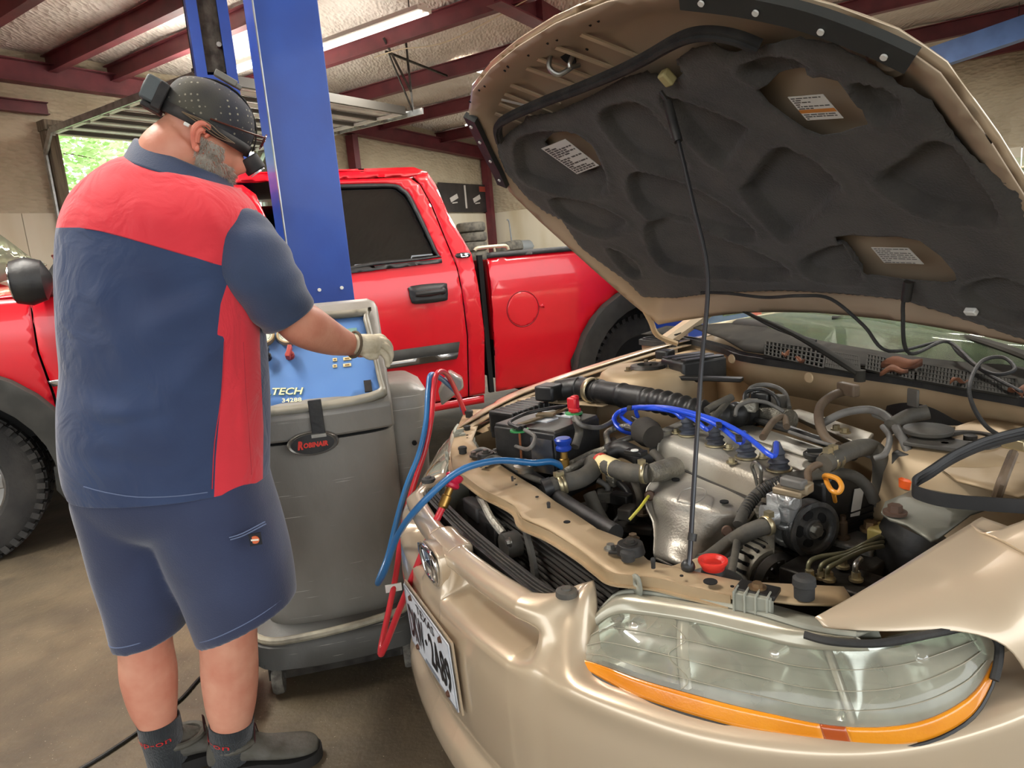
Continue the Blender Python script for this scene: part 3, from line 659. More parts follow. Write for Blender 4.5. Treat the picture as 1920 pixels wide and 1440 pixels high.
# ================================================================== air-conditioning service machine
MY = math.radians(12.5)
MF = Fr((-.61, 2.04, 0), MY)
def worn_mat(name, col, col2, rough=.5):
    m = mat(name, col, rough, col2=col2, ns=3, nd=6, lo=.35, hi=.7, bump=.1, bs=60, stretch=(1, 1, .5), rvar=.15)
    n = m.node_tree; b = n.nodes['Principled BSDF']; src = b.inputs['Base Color'].links[0].from_socket
    t = n.nodes.new('ShaderNodeTexCoord'); mp = n.nodes.new('ShaderNodeMapping'); mp.inputs['Scale'].default_value = (3, 3, 150); n.links.new(t.outputs['Object'], mp.inputs[0])
    q = n.nodes.new('ShaderNodeTexNoise'); q.inputs['Scale'].default_value = 1.6; q.inputs['Detail'].default_value = 3; n.links.new(mp.outputs[0], q.inputs[0])
    r = n.nodes.new('ShaderNodeValToRGB'); r.color_ramp.elements[0].position = .70; r.color_ramp.elements[1].position = .73; n.links.new(q.outputs[0], r.inputs[0])
    x = n.nodes.new('ShaderNodeMix'); x.data_type = 'RGBA'; n.links.new(r.outputs[0], x.inputs[0]); n.links.new(src, x.inputs[6]); x.inputs[7].default_value = s2l('c2beb4'); n.links.new(x.outputs[2], b.inputs['Base Color'])
    return m
MG = worn_mat('worn_grey_shell', '8f8c85', '6c675e', .42)
MGD = worn_mat('worn_grey_base', '5f605d', '4a4844', .6)
mach = thing('service_machine', 'tall grey wheeled air-conditioning service machine with slanted blue control panel', 'machine', MF.o, MY)
def rrect(cx_, cy_, w, d, r, z, n=5, bulge=0):
    P = []
    for (sx_, sy_, a0) in ((1, 1, 0), (-1, 1, 90), (-1, -1, 180), (1, -1, 270)):
        for i in range(n+1):
            a = math.radians(a0+90*i/n); x = cx_+sx_*(w/2-r)+r*math.cos(a); y = cy_+sy_*(d/2-r)+r*math.sin(a)
            P.append((x, y))
    out = []
    for i in range(len(P)):       # subdivide the straight front to allow a bulge
        a, c = P[i], P[(i+1) % len(P)]; k = 8 if math.dist(a, c) > .1 else 1
        for j in range(k):
            x = a[0]+(c[0]-a[0])*j/k; y = a[1]+(c[1]-a[1])*j/k
            if y < cy_: y -= bulge*(1-((x-cx_)/(w/2))**2)
            out.append(V((x, y, z)))
    return out
W_ = .48
lo = [(.17, .42, .40, .06), (.19, .45, .42, .08), (.3, .475, .44, .08), (.6, W_, .45, .07), (.772, W_, .455, .06)]
B().loft([rrect(0, .22, w, d, r, z, bulge=.03) for z, w, d, r in lo]).build('lower_body', MG, mach, ang=50)
B().loft([rrect(0, .22, W_-.015, .44, .06, z, bulge=.03) for z in (.765, .795)]).build('body_seam', DARKG, mach)
# upper hood: side profile swept across
def usec(x, k):
    e = 1-k
    P = [(-.035-.03*(1-(x/.24)**2), .786), (-.04-.03*(1-(x/.24)**2), .86), (-.02-.028*(1-(x/.24)**2), .885), (.0-.02*(1-(x/.24)**2), .90), (.19, 1.125-.01*e), (.225, 1.155-.02*e), (.27, 1.165-.03*e), (.38, 1.13-.05*e), (.44, 1.0), (.445, .786)]
    return [V((x, y, z)) for y, z in P]
xs = [-.24, -.232, -.21, -.15, -.08, 0, .08, .15, .21, .232, .24]
ks = [0, .6, 1, 1, 1, 1, 1, 1, 1, .6, 0]
B().loft([usec(x, k) for x, k in zip(xs, ks)]).build('upper_body', MG, mach, ang=40, bev=.008)
# control panel plane
PA, PB = V((0, -.012, .895)), V((0, .182, 1.118)); PU = (PB-PA).normalized(); PN = V((1, 0, 0)).cross(PU).normalized()
if PN.y > 0: PN = -PN
PH = (PB-PA).length
PA = PA-PU*.022; PH += .022
def cp(x, v, o=0): return V((x, 0, 0))+PA+PU*v+PN*o      # x across, v up the slope
def cpp(px, py, o=.0):                                   # photo point onto the panel plane
    q = MF.pl(px, py, PA+PN*o, PN); return q.x, (q-PA).dot(PU)
rimP = rnd([(-.225, -.012), (-.1, -.028), (0, -.032), (.1, -.028), (.218, -.005), (.222, .05), (.205, .302), (.185, .324), (-.185, .324), (-.205, .302), (-.225, .05)], 3)
panel('panel_bezel', rimP, lambda x, v: cp(x, v, .014-.03*max(0, 0)), mat('bezel', '8a8678', .4, col2='6a675c', ns=8), mach, .03, [rnd([(-.2, .012), (-.1, 0), (0, -.004), (.1, 0), (.20, .014), (.206, .06), (.188, .285), (.172, .302), (-.16, .302), (-.178, .285), (-.2, .06)], 3)], .02, bev=.004)
BLUPAN = mat('blue_panel', '6f9bd2', .3, col2='4f78bd', ns=2.2, lo=.3, hi=.75)
panel('control_panel', rnd([(-.205, .006), (-.1, -.004), (0, -.008), (.1, -.004), (.205, .01), (.21, .06), (.192, .288), (.175, .305), (-.165, .305), (-.182, .288), (-.205, .06)], 3), lambda x, v: cp(x, v, .008), BLUPAN, mach, .03, (), .004)
def on(b, px, py): return cpp(px, py, .01)
BZ = mat('gauge_ring', 'b7a27c', .35, .3); GF = mat('gauge_face', 'e2ead8', .5)
for (px, py) in ((494, 633), (541, 631), (447, 636)):
    x, v = cpp(px, py, .012)
    g = B().lathe([(.034, 0), (.036, .014), (.034, .02), (.029, .02), (.028, .014), (0.0001, .014)], cp(x, v, .008), PN, 32).build('gauge', BZ, mach)
    B().cyl(cp(x, v, .0225), cp(x, v, .0235), .0285, n=28).build('dial', GF, g)
    tk = B()
    for i in range(21):
        a = math.radians(-40+260*i/20); u = V((math.cos(a), 0, 0))+PU*math.sin(a); t = V((-math.sin(a), 0, 0))+PU*math.cos(a)
        tk.box(cp(x, v, .0238)+u*.022, (.007 if i % 5 == 0 else .004, .001, .0006), (u, t, PN))
    tk.box(cp(x, v, .0242)+(V((.6, 0, 0))+PU*.5)*.009, (.026, .0016, .0006), (V((.75, 0, 0))+PU*.66, V((-.66, 0, 0))+PU*.75, PN)); tk.build('dial_marks', mat('ink', '26302c', .6), g, smooth=False)
KR = mat('knob_red', 'b3413a', .45); KB = mat('knob_black', '1b1c22', .4)
for (px, py, m_) in ((543, 665, KR), (500, 668, KB)):
    x, v = cpp(px, py, .02); o = cp(x, v, .008)
    B().cyl(o, o+PN*.016, .014, n=18).cyl(o+PN*.016, o+PN*.024, .011, n=18).box(o+PN*.026, (.013, .044, .02), (V((.97, 0, 0))-PU*.2, V((.2, 0, 0))+PU*.97, PN)).build('valve_knob', m_, mach, bev=.002)
GOLD = mat('key_cream', 'e6d6a0', .5); INK = mat('key_dark', '8d6a3e', .6)
kp = [(628, 661), (628, 675), (628, 687), (651, 661), (651, 673), (651, 685), (650, 650)]
for i, (px, py) in enumerate(kp):
    x, v = cpp(px, py, .01); w = .013 if i < 3 else .024
    k_ = B().box(cp(x, v, .0115), (w, .0115, .003), (V((1, 0, 0)), PU, PN)).build('key', GOLD, mach, smooth=False, bev=.001)
    B().box(cp(x, v, .0135), (w*.55, .004, .001), (V((1, 0, 0)), PU, PN)).build('key_mark', INK, k_, smooth=False)
x, v = cpp(640, 628, .01); B().box(cp(x+.0, v, .011), (.1, .04, .004), (V((1, 0, 0)), PU, PN)).build('display', mat('lcd', '7fa59a', .25), mach, smooth=False)
x, v = cpp(690, 725, .01); B().box(cp(x, v, .012), (.022, .04, .008), (V((1, 0, 0)), PU, PN)).build('socket', BLKP, mach, smooth=False)
# lettering
def ptext(s, p0, p1, hgt, mt, **k):
    x0, v0 = cpp(*p0, .012); x1, v1 = cpp(*p1, .012); a = cp(x0, v0, .0125); X = cp(x1, v1, .0125)-a
    return text('lettering', s, a, X, PU*hgt, mt, mach, **k)
LC = mat('letter_cream', 'ece6b8', .5); LG = mat('letter_green', '2f6f74', .5)
ptext('COOLTECH', (444, 744), (571, 741), .027, LG, shear=.3, bold=.05)
ptext('COOLTECH', (443, 743), (570, 740), .025, LC, shear=.3, bold=.02, ext=.0015)
ptext('34288', (529, 755), (566, 753), .014, LC, bold=.02)
x, v = cpp(676, 722); 
# latch strap and oval badge
def fy(z, x=0): return -.042-.03*(1-(x/.24)**2)
xb = MF.y(586, 818, -.06)
B().box((xb.x+.02, -.078, .845), (.038, .010, .12)).build('latch_strap', BLKP, mach, smooth=False, bev=.002)
B().box((xb.x+.02, -.084, .80), (.042, .012, .01)).build('latch_buckle', STEEL, mach, smooth=False)
bc = V((xb.x, -.074, .777))
q = B()
q.lathe([(.001, .01), (.03, .01), (.031, .006), (.034, .008), (.036, .004), (.036, -.01)], (0, 0, 0), (0, -1, 0), 40)
for p in q.v: p.x *= 2.05; p += bc
q.build('badge', mat('badge_rim', '77736c', .3, .6), mach)
q = B().lathe([(.0001, .0115), (.0295, .0105)], (0, 0, 0), (0, -1, 0), 40)
for p in q.v: p.x *= 2.08; p += bc
q.build('badge_field', BLKP, mach)
RDL = mat('letter_red', 'e0392c', .5)
text('badge_letters', 'R', bc+V((-.044, -.0125, -.013)), (.016, 0, 0), (0, 0, .026), RDL, mach, shear=.25, bold=.06)
text('badge_letters', 'OBINAIR', bc+V((-.027, -.0125, -.010)), (.070, 0, 0), (0, 0, .016), RDL, mach, shear=.15, bold=.05)
# base skirt with pale lip
B().loft([rrect(0, .18, w, d, r, z, bulge=.03) for z, w, d, r in ((.085, .50, .5, .08), (.10, .54, .54, .09), (.175, .55, .55, .1), (.19, .52, .52, .1))]).build('base_skirt', MGD, mach, ang=50)
LP = [V((p.x, p.y, .19+.03*max(0, (p.x+.26)/.5)**1.5)) for p in rrect(0, .18, .53, .53, .1, .19, bulge=.03)]
B().tube(LP, .012, 8, 0, closed=True).build('base_lip', mat('lip_cream', 'a59f8b', .6, col2='6f6a5d', ns=12), mach)
B().box((0, .15, .075), (.44, .44, .05)).build('base_frame', DSTEEL, mach, smooth=False)
# casters and big wheels
cpos = MF.loc((-.795, 1.945, 0))
for cx_ in (cpos.x, cpos.x+.40):
    c = B().seg((cx_-.022, cpos.y, .05), (cx_-.022, cpos.y+.01, .115), .006, .04, up=(0, 1, 0)).seg((cx_+.022, cpos.y, .05), (cx_+.022, cpos.y+.01, .115), .006, .04, up=(0, 1, 0)).box((cx_, cpos.y, .112), (.06, .06, .012)).build('caster', DSTEEL, mach, smooth=False)
    B().lathe([(.02, -.017), (.046, -.016), (.05, -.01), (.05, .01), (.046, .016), (.02, .017)], (cx_, cpos.y, .05), (1, 0, 0), 24).build('caster_wheel', mat('dusty_tyre', '77736a', .85, col2='57534c', ns=60, bump=.4), c)
wp = MF.z(790, 1262, 0)
for sx_ in (wp.x+.02, wp.x-.56):
    o = B().lathe(tyre_prof(.125, .05), (sx_, wp.y+.06, .125), (1, .12, 0), 36).build('rear_wheel', TIRE, mach)
    B().cyl((sx_-.018, wp.y+.06, .125), (sx_+.018, wp.y+.06, .125), .07, n=24).build('hub', DSTEEL, o)
    lug = B()
    for i in range(30):
        a = 2*PI*i/30; u = V((0, math.cos(a), math.sin(a))); lug.box(V((sx_, wp.y+.06, .125))+u*.125, (.05, .012, .008), (V((1, 0, 0)), V((0, -math.sin(a), math.cos(a))), u))
    lug.build('tread', TIRE, o, smooth=False)
# side tank housing at the right
sd = [(.62, .10, .30), (.66, .13, .34), (.80, .145, .36), (.86, .14, .34), (.885, .09, .26)]
B().loft([rrect(.24+w/2-.03, .26, w, d, min(.05, w*.4), z) for z, w, d in [(.2, .10, .3), (.5, .13, .34), (.8, .15, .36), (.86, .15, .35), (.888, .11, .3)]]).build('side_housing', MG, mach, ang=50)
B().cyl((.3, .065, .70), (.3, .055, .70), .008, n=10).build('screw', DARKG, mach)
# clear scoop on the side
sp = [WF.y(822, 735, 2.35), WF.y(842, 697, 2.35), WF.y(868, 712, 2.35), WF.y(870, 728, 2.35), WF.y(852, 742, 2.35), WF.y(828, 762, 2.35)]
sp = [MF.loc(p) for p in sp]
B().prism(sp, (.01, .07, 0)).build('clear_scoop', mat('smoky_plastic', '8b8780', .15, spec=.8), mach, bev=.008)
# hoses
def WD(px, py, d): f_ = CF+CR*((px-960)/FPX)-CU*((py-720)/FPX); return MF.loc(CO+f_*d)
HB = mat('hose_blue', '2d6ea6', .35, col2='256093', ns=6, coat=.3); HR = mat('hose_red', 'd0303a', .35, col2='b9242f', ns=6, coat=.3)
RU = (WD(848, 900, 1.61)-WD(812, 990, 1.58)).normalized()
blue = [(868, 770, 2.35), (855, 735, 2.3), (812, 702, 2.15), (803, 730, 2.1), (799, 790, 2.05), (786, 850, 2.02), (762, 912, 2.0), (744, 975, 1.98), (728, 1040, 1.95), (712, 1082, 1.9), (709, 1093, 1.86), (722, 1070, 1.8), (748, 1000, 1.7), (795, 940, 1.60), (860, 884, 1.60), (930, 864, 1.64), (1000, 868, 1.67), (1035, 866, 1.69)]
B().tube([WD(*p) for p in blue]+[WD(1057, 846, 1.70)+V((0, 0, -.045))], .0082, 12, 8).build('blue_hose', HB, mach)
red = [(872, 775, 2.35), (860, 745, 2.3), (838, 702, 2.2), (820, 700, 2.12), (813, 730, 2.1), (809, 780, 2.06), (798, 840, 2.04), (782, 890, 2.03), (764, 950, 2.02), (752, 1010, 2.0), (742, 1080, 1.95), (730, 1140, 1.9), (716, 1205, 1.84), (714, 1226, 1.8), (722, 1212, 1.76), (750, 1140, 1.68), (783, 1060, 1.60), (812, 990, 1.58)]
B().tube([WD(*p) for p in red]+[WD(844, 915, 1.61)-RU*.05], .0082, 12, 8).build('red_hose', HR, mach)
def coupler(px, py, d, m_, up):
    p = WD(px, py, d); u = V(up).normalized()
    o = B().lathe([(.008, -.05), (.012, -.045), (.012, -.02), (.009, -.018), (.009, 0)], p, u, 18).build('coupler_fitting', BRASS, mach)
    B().lathe([(.012, 0), (.019, .004), (.02, .01), (.016, .016), (.02, .022), (.022, .03), (.018, .034), (.006, .034)], p, u, 20).build('coupler_knob', m_, o)
coupler(1057, 846, 1.70, mat('coupler_blue', '1f3fa0', .3), (0, 0, 1))
coupler(844, 915, 1.61, mat('coupler_red', 'c02040', .3), RU)
# small white card on the base
B().box(MF.loc(WD(738, 1102, 1.93) + V((0, 0, 0))) if False else WD(738, 1102, 1.93), (.045, .004, .022)).build('paper_tag', WHITE, mach, smooth=False)
# power cable on the floor
CB = mat('power_cable', '15140f', .5)
pc = [(120, 1460), (200, 1412), (262, 1370), (300, 1340), (340, 1310), (378, 1268), (420, 1235), (470, 1215), (500, 1212)]
tag(B().tube([WF.z(px, py, .006) for px, py in pc], .0055, 8, 8).build('power_cable', CB), 'black power cable snaking over the concrete behind the ankles', 'cable')
# ================================================================== mechanic
PO = V((-.92, 1.62, 0))
person = thing('person', 'mechanic seen from behind in red and navy work shirt, navy shorts and dotted skull cap', 'person', PO)
SKIN = mat('skin', 'd79a80', .5, col2='c9826a', ns=14, lo=.35, hi=.7, bump=.06, bs=180)
NAVY = mat('navy_twill', '2f3f5e', .85, col2='27354f', ns=6, bump=.12, bs=260, sheen=.4)
NAVYS = mat('navy_shorts', '262f4d', .85, col2='2f3a5a', ns=4, bump=.12, bs=260, sheen=.4)
REDC = mat('red_twill', 'dc3240', .85, col2='d02a38', ns=5, bump=.12, bs=260, sheen=.3)
STITCH = mat('stitching', '6a7796', .8)
def wp_(px, py, y): return WF.y(px, py, y)-PO
def ring(L, R, y, dep, n=40, ex=2.3, twist=0, dy=0):
    """body section whose outline passes through two photo points at distance y"""
    a, c = wp_(L[0], L[1], y), wp_(R[0], R[1], y); m = (a+c)/2; h = (c-a)/2; out = []
    for i in range(n):
        t = 2*PI*i/n; cx_ = math.copysign(abs(math.cos(t))**(2/ex), math.cos(t)); sy_ = math.copysign(abs(math.sin(t))**(2/ex), math.sin(t))
        out.append(m+h*cx_+V((0, 1, 0))*dep*sy_+V((0, 0, 1))*0)
    return out
def resample(rows, n, k):     # rows: lists of rings -> smooth loft
    return [[q for q in r] for r in zip(*[spline([rows[j][i] for j in range(len(rows))], k) for i in range(n)])]
# shirt ------------------------------------------------------------
SR = [((262, 292), (420, 350), 1.66, .07), ((226, 302), (437, 352), 1.655, .10), ((187, 328), (456, 366), 1.65, .12), ((153, 362), (474, 392), 1.64, .135), ((135, 400), (480, 425), 1.63, .145), ((127, 440), (474, 470), 1.625, .15), ((125, 500), (470, 520), 1.62, .155),
      ((127, 560), (478, 572), 1.615, .16), ((131, 625), (489, 630), 1.61, .165), ((137, 690), (494, 690), 1.61, .17), ((133, 755), (497, 755), 1.61, .178), ((134, 830), (497, 822), 1.61, .178), ((140, 885), (497, 866), 1.61, .172), ((150, 914), (497, 893), 1.61, .168)]
NS = 240
rows = resample([ring(a, c, y, d, NS) for a, c, y, d in SR], NS, 14)
YOKE = [(60, 250), (60, 428), (127, 427), (150, 427), (190, 434), (240, 447), (300, 463), (360, 481), (400, 494), (424, 500), (434, 530), (520, 560), (520, 250)]
FLANK = [(430, 520), (465, 550), (487, 590), (486, 640), (489, 720), (493, 800), (491, 960), (400, 960), (404, 860), (411, 780), (417, 700), (420, 632), (407, 628), (413, 570), (426, 530)]
def proj(P):
    d = P-CO; z = d.dot(CF); return 960+FPX*d.dot(CR)/z, 720-FPX*d.dot(CU)/z
sb = B(); sb.loft(rows, caps=False)
random.seed(3)
def wrinkle(p):   # diagonal drape folds radiating from the right arm towards the left hip
    x, y = proj(p+PO); 
    f = 0
    for (x0, y0, x1, y1, w, h) in ((430, 520, 250, 560, 22, -.008), (425, 545, 230, 640, 24, .009), (418, 590, 210, 760, 26, -.008), (415, 640, 300, 760, 20, .007), (170, 760, 300, 800, 20, .010), (190, 800, 330, 780, 14, -.009), (360, 330, 430, 480, 16, .006), (330, 300, 400, 440, 14, -.005), (160, 470, 260, 760, 26, .006), (430, 620, 470, 880, 12, .005), (450, 560, 440, 880, 10, -.004), (150, 860, 380, 880, 16, -.005), (240, 700, 330, 735, 12, .006)):
        L2 = (x1-x0)**2+(y1-y0)**2; t = max(0, min(1, ((x-x0)*(x1-x0)+(y-y0)*(y1-y0))/L2)); dd = math.hypot(x-x0-t*(x1-x0), y-y0-t*(y1-y0))
        f += h*math.exp(-(dd/w)**2)*math.sin(PI*min(1, t+.12)*.9)
    return f
for i, p in enumerate(sb.v):
    if p.y+PO.y < 1.62: p.y -= wrinkle(p)
def sdist(x, y, P):
    d = 1e9
    for i in range(len(P)):
        ax0, ay0 = P[i]; bx0, by0 = P[(i+1) % len(P)]; dx, dy = bx0-ax0, by0-ay0; t = max(0, min(1, ((x-ax0)*dx+(y-ay0)*dy)/(dx*dx+dy*dy+1e-9)))
        d = min(d, math.hypot(x-ax0-t*dx, y-ay0-t*dy))
    return d if inpoly(x, y, P) else -d
sv = []
for p in sb.v:
    x, y = proj(p+PO)
    sv.append(max(sdist(x, y, YOKE), sdist(x, y, FLANK)) if p.y+PO.y < 1.64 else (p.z-1.42)*500)
SHM_ = bpy.data.materials.new('panelled_twill'); SHM_.use_nodes = True; n = SHM_.node_tree; b = n.nodes['Principled BSDF']; b.inputs['Roughness'].default_value = .85; b.inputs['Sheen Weight'].default_value = .3
at = n.nodes.new('ShaderNodeAttribute'); at.attribute_name = 'zone'; st_ = n.nodes.new('ShaderNodeMath'); st_.operation = 'MULTIPLY_ADD'; st_.inputs[1].default_value = 2; st_.inputs[2].default_value = .5; st_.use_clamp = True; n.links.new(at.outputs['Fac'], st_.inputs[0])
t = n.nodes.new('ShaderNodeTexCoord'); q = n.nodes.new('ShaderNodeTexNoise'); q.inputs['Scale'].default_value = 6; n.links.new(t.outputs['Object'], q.inputs[0])
ra_, rb_ = [n.nodes.new('ShaderNodeValToRGB') for _ in 'ab']
for r_, (a_, c_) in ((ra_, ('2e4064', '263557')), (rb_, ('e0323f', 'd02a38'))):
    r_.color_ramp.elements[0].position = .35; r_.color_ramp.elements[1].position = .7; r_.color_ramp.elements[0].color = s2l(a_); r_.color_ramp.elements[1].color = s2l(c_); n.links.new(q.outputs[0], r_.inputs[0])
x = n.nodes.new('ShaderNodeMix'); x.data_type = 'RGBA'; n.links.new(st_.outputs[0], x.inputs[0]); n.links.new(ra_.outputs[0], x.inputs[6]); n.links.new(rb_.outputs[0], x.inputs[7]); n.links.new(x.outputs[2], b.inputs['Base Color'])
w_ = n.nodes.new('ShaderNodeTexNoise'); w_.inputs['Scale'].default_value = 300; w2 = n.nodes.new('ShaderNodeTexNoise'); w2.inputs['Scale'].default_value = 9; w2.inputs['Detail'].default_value = 3; w2.inputs['Distortion'].default_value = 1.2
n.links.new(t.outputs['Object'], w_.inputs[0]); n.links.new(t.outputs['Object'], w2.inputs[0])
b1_ = n.nodes.new('ShaderNodeBump'); b1_.inputs['Strength'].default_value = .15; b1_.inputs['Distance'].default_value = .002; n.links.new(w_.outputs[0], b1_.inputs['Height'])
b2_ = n.nodes.new('ShaderNodeBump'); b2_.inputs['Strength'].default_value = .5; b2_.inputs['Distance'].default_value = .02; n.links.new(w2.outputs[0], b2_.inputs['Height']); n.links.new(b1_.outputs[0], b2_.inputs['Normal']); n.links.new(b2_.outputs[0], b.inputs['Normal'])
sb.m = [0]*len(sb.f); shirt = sb.build('work_shirt', SHM_, person, sub=0, ang=180)
zat = shirt.data.attributes.new('zone', 'FLOAT', 'POINT'); zat.data.foreach_set('value', sv)
s_ = shirt.modifiers.new('s', 'SOLIDIFY'); s_.thickness = .003; s_.offset = 0
# seams
def seam(pts, y, mt, par, name='seam', r=.0012, off=.003):
    P = []
    for px, py in pts:
        best = min((v for v in sb.v if v.y+PO.y < 1.64), key=lambda v: (proj(v+PO)[0]-px)**2+(proj(v+PO)[1]-py)**2)
        P.append(best+V((0, -off, 0)))
    return B().tube(P, r, 6, 3).build(name, mt, par)
seam([(160, 427), (200, 435), (260, 451), (330, 471), (400, 492)], 0, mat('seam_red', 'b82a38', .8), shirt)
seam([(420, 640), (414, 740), (406, 830), (400, 915)], 0, mat('seam_red', 'b82a38', .8), shirt)
seam([(458, 640), (463, 740), (468, 820), (472, 890)], 0, mat('seam_red', 'b82a38', .8), shirt)
seam([(160, 912), (200, 922), (260, 930), (330, 930), (390, 922)], 0, STITCH, shirt)
# collar
def nring(L, R, y, dep, lift=0): return [p+V((0, 0, lift)) for p in ring(L, R, y, dep, 48, 2)]
cr_ = resample([nring((270, 300), (418, 352), 1.67, .074), nring((263, 264), (424, 335), 1.67, .082), nring((256, 272), (430, 345), 1.67, .098), nring((243, 302), (433, 364), 1.665, .118)], 48, 5)
B().loft(cr_, caps=False).build('collar', NAVY, person, ang=180, solid=.004)
# sleeves
def sleeve(P, R, nm, end):
    r = B().tube(P, R, 40, 6, caps=False); 
    for i, p in enumerate(r.v):
        k = i//40; a = 2*PI*(i % 40)/40; p += V((math.sin(k*1.1+a*2), math.cos(k*.7+a*3), math.sin(a+k*.9)))*.0022
    o = r.build(nm, NAVY, person, ang=180, solid=.004); return o
Q = lambda px, py, y: wp_(px, py, y)
slv = sleeve([Q(425, 432, 1.63), Q(452, 460, 1.62), Q(485, 510, 1.60), Q(515, 555, 1.61), Q(541, 594, 1.63)], [.070, .082, .083, .074, .066], 'sleeve', 0)
B().tube(spline([Q(541, 594, 1.63)+(V((.62, 0, .40)).normalized()*math.cos(a)+V((.05, 1, -.02)).normalized()*math.sin(a))*.0662 for a in [2*PI*i/24 for i in range(24)]], 1, True), .0015, 6, 0, closed=True).build('cuff_seam', STITCH, slv) if False else None
sleeve([Q(200, 420, 1.68), Q(200, 470, 1.74), Q(215, 520, 1.82), Q(240, 560, 1.88)], [.07, .075, .07, .062], 'sleeve', 0)
# shorts -----------------------------------------------------------
def leg_rows(spec, n=64): return resample([ring(a, c, y, d, n, ex) for a, c, y, d, ex in spec], n, 6)
LL = [((152, 885), (330, 885), 1.62, .125, 2.3), ((155, 925), (335, 930), 1.62, .135, 2.4), ((173, 985), (338, 990), 1.62, .135, 2.4), ((189, 1058), (345, 1050), 1.62, .125, 2.4), ((207, 1130), (350, 1110), 1.62, .112, 2.3), ((216, 1180), (348, 1158), 1.62, .102, 2.2), ((223, 1204), (345, 1176), 1.62, .098, 2.2)]
RL = [((300, 885), (494, 868), 1.61, .135, 2.3), ((290, 925), (500, 905), 1.61, .145, 2.4), ((300, 985), (519, 965), 1.61, .145, 2.4), ((322, 1050), (535, 1020), 1.61, .135, 2.4), ((345, 1110), (545, 1060), 1.61, .122, 2.3), ((365, 1170), (551, 1095), 1.61, .112, 2.2), ((376, 1203), (553, 1120), 1.61, .106, 2.2)]
hb = B(); hb.loft(leg_rows(LL), caps=True); hb.loft(leg_rows(RL), caps=True); hb.loft(leg_rows([((150, 880), (496, 862), 1.615, .15, 2.4), ((152, 925), (500, 905), 1.615, .155, 2.4), ((176, 975), (516, 955), 1.615, .14, 2.4), ((215, 1000), (490, 990), 1.615, .10, 2.4)]), caps=True)
shorts = hb.build('shorts', NAVYS, person, ang=180)
rm = shorts.modifiers.new('r', 'REMESH'); rm.mode = 'VOXEL'; rm.voxel_size = .008; rm.use_smooth_shade = True
sm = shorts.modifiers.new('sm', 'SMOOTH'); sm.iterations = 8; sm.factor = .5
def on_srf(pts, Y, off=0): return [wp_(px, py, Y)+V((0, -off, 0)) for px, py in pts]
B().tube(on_srf([(430, 1008), (455, 1000), (497, 978)], 1.475), .0015, 6, 3).build('pocket_welt', STITCH, shorts)
B().tube(on_srf([(432, 1012), (457, 1004), (499, 982)], 1.475), .0015, 6, 3).build('pocket_welt', STITCH, shorts)
def hemline(spec, name):
    a, c, y, d, ex = spec; r = ring(a, c, y, d+.004, 48, ex); r = [p+V((0, 0, .03)) for p in r]
    return B().tube(r, .0014, 6, 0, closed=True).build(name, STITCH, shorts)
hemline(LL[-1], 'hem_stitch'); hemline(RL[-1], 'hem_stitch')
pt = wp_(479, 1011, 1.468)
pch = B().box(pt, (.026, .004, .028), rz=.3).build('pocket_patch', mat('patch_navy', '14161f', .7), shorts, smooth=False)
B().prism([pt+V((x, -.004, z)) for x, z in rnd([(-.010, 0), (-.005, .008), (.005, .008), (.010, 0), (.005, -.008), (-.005, -.008)], 3)], (0, .002, 0)).build('patch_mark', mat('patch_orange', 'd0653a', .6), shorts)
B().box(pt+V((0, -.0045, 0)), (.017, .001, .004)).build('patch_mark', mat('patch_cream', 'e6ddcb', .6), shorts, smooth=False)
# body -------------------------------------------------------------
bb = B()
inner = [(( a[0]+22, a[1]), (c[0]-22, c[1]), y, d-.025) for a, c, y, d in SR[1:]]
bb.loft(resample([ring(a, c, y, d, 32) for a, c, y, d in inner], 32, 3))
def limb(pts, rad, n=20): bb.tube(pts, rad, n, 6)
limb([Q(250, 960, 1.62), Q(265, 1100, 1.62), Q(272, 1200, 1.62), Q(279, 1262, 1.625), Q(288, 1320, 1.62), Q(300, 1365, 1.62), Q(318, 1440, 1.63), Q(325, 1475, 1.64)], [.09, .075, .064, .068, .058, .043, .034, .034])
limb([Q(390, 960, 1.61), Q(415, 1100, 1.61), Q(428, 1200, 1.61), Q(431, 1262, 1.615), Q(433, 1320, 1.61), Q(434, 1365, 1.61), Q(434, 1440, 1.62), Q(434, 1475, 1.63)], [.10, .082, .070, .070, .062, .048, .034, .034])
limb([Q(425, 440, 1.63), Q(490, 515, 1.60), Q(545, 590, 1.63), Q(575, 612, 1.67), Q(620, 634, 1.76), Q(660, 647, 1.85), Q(680, 650, 1.88)], [.06, .06, .050, .054, .044, .030, .032])
limb([Q(160, 430, 1.66), Q(165, 510, 1.80), Q(230, 580, 1.9), Q(330, 610, 1.97)], [.055, .05, .042, .03])
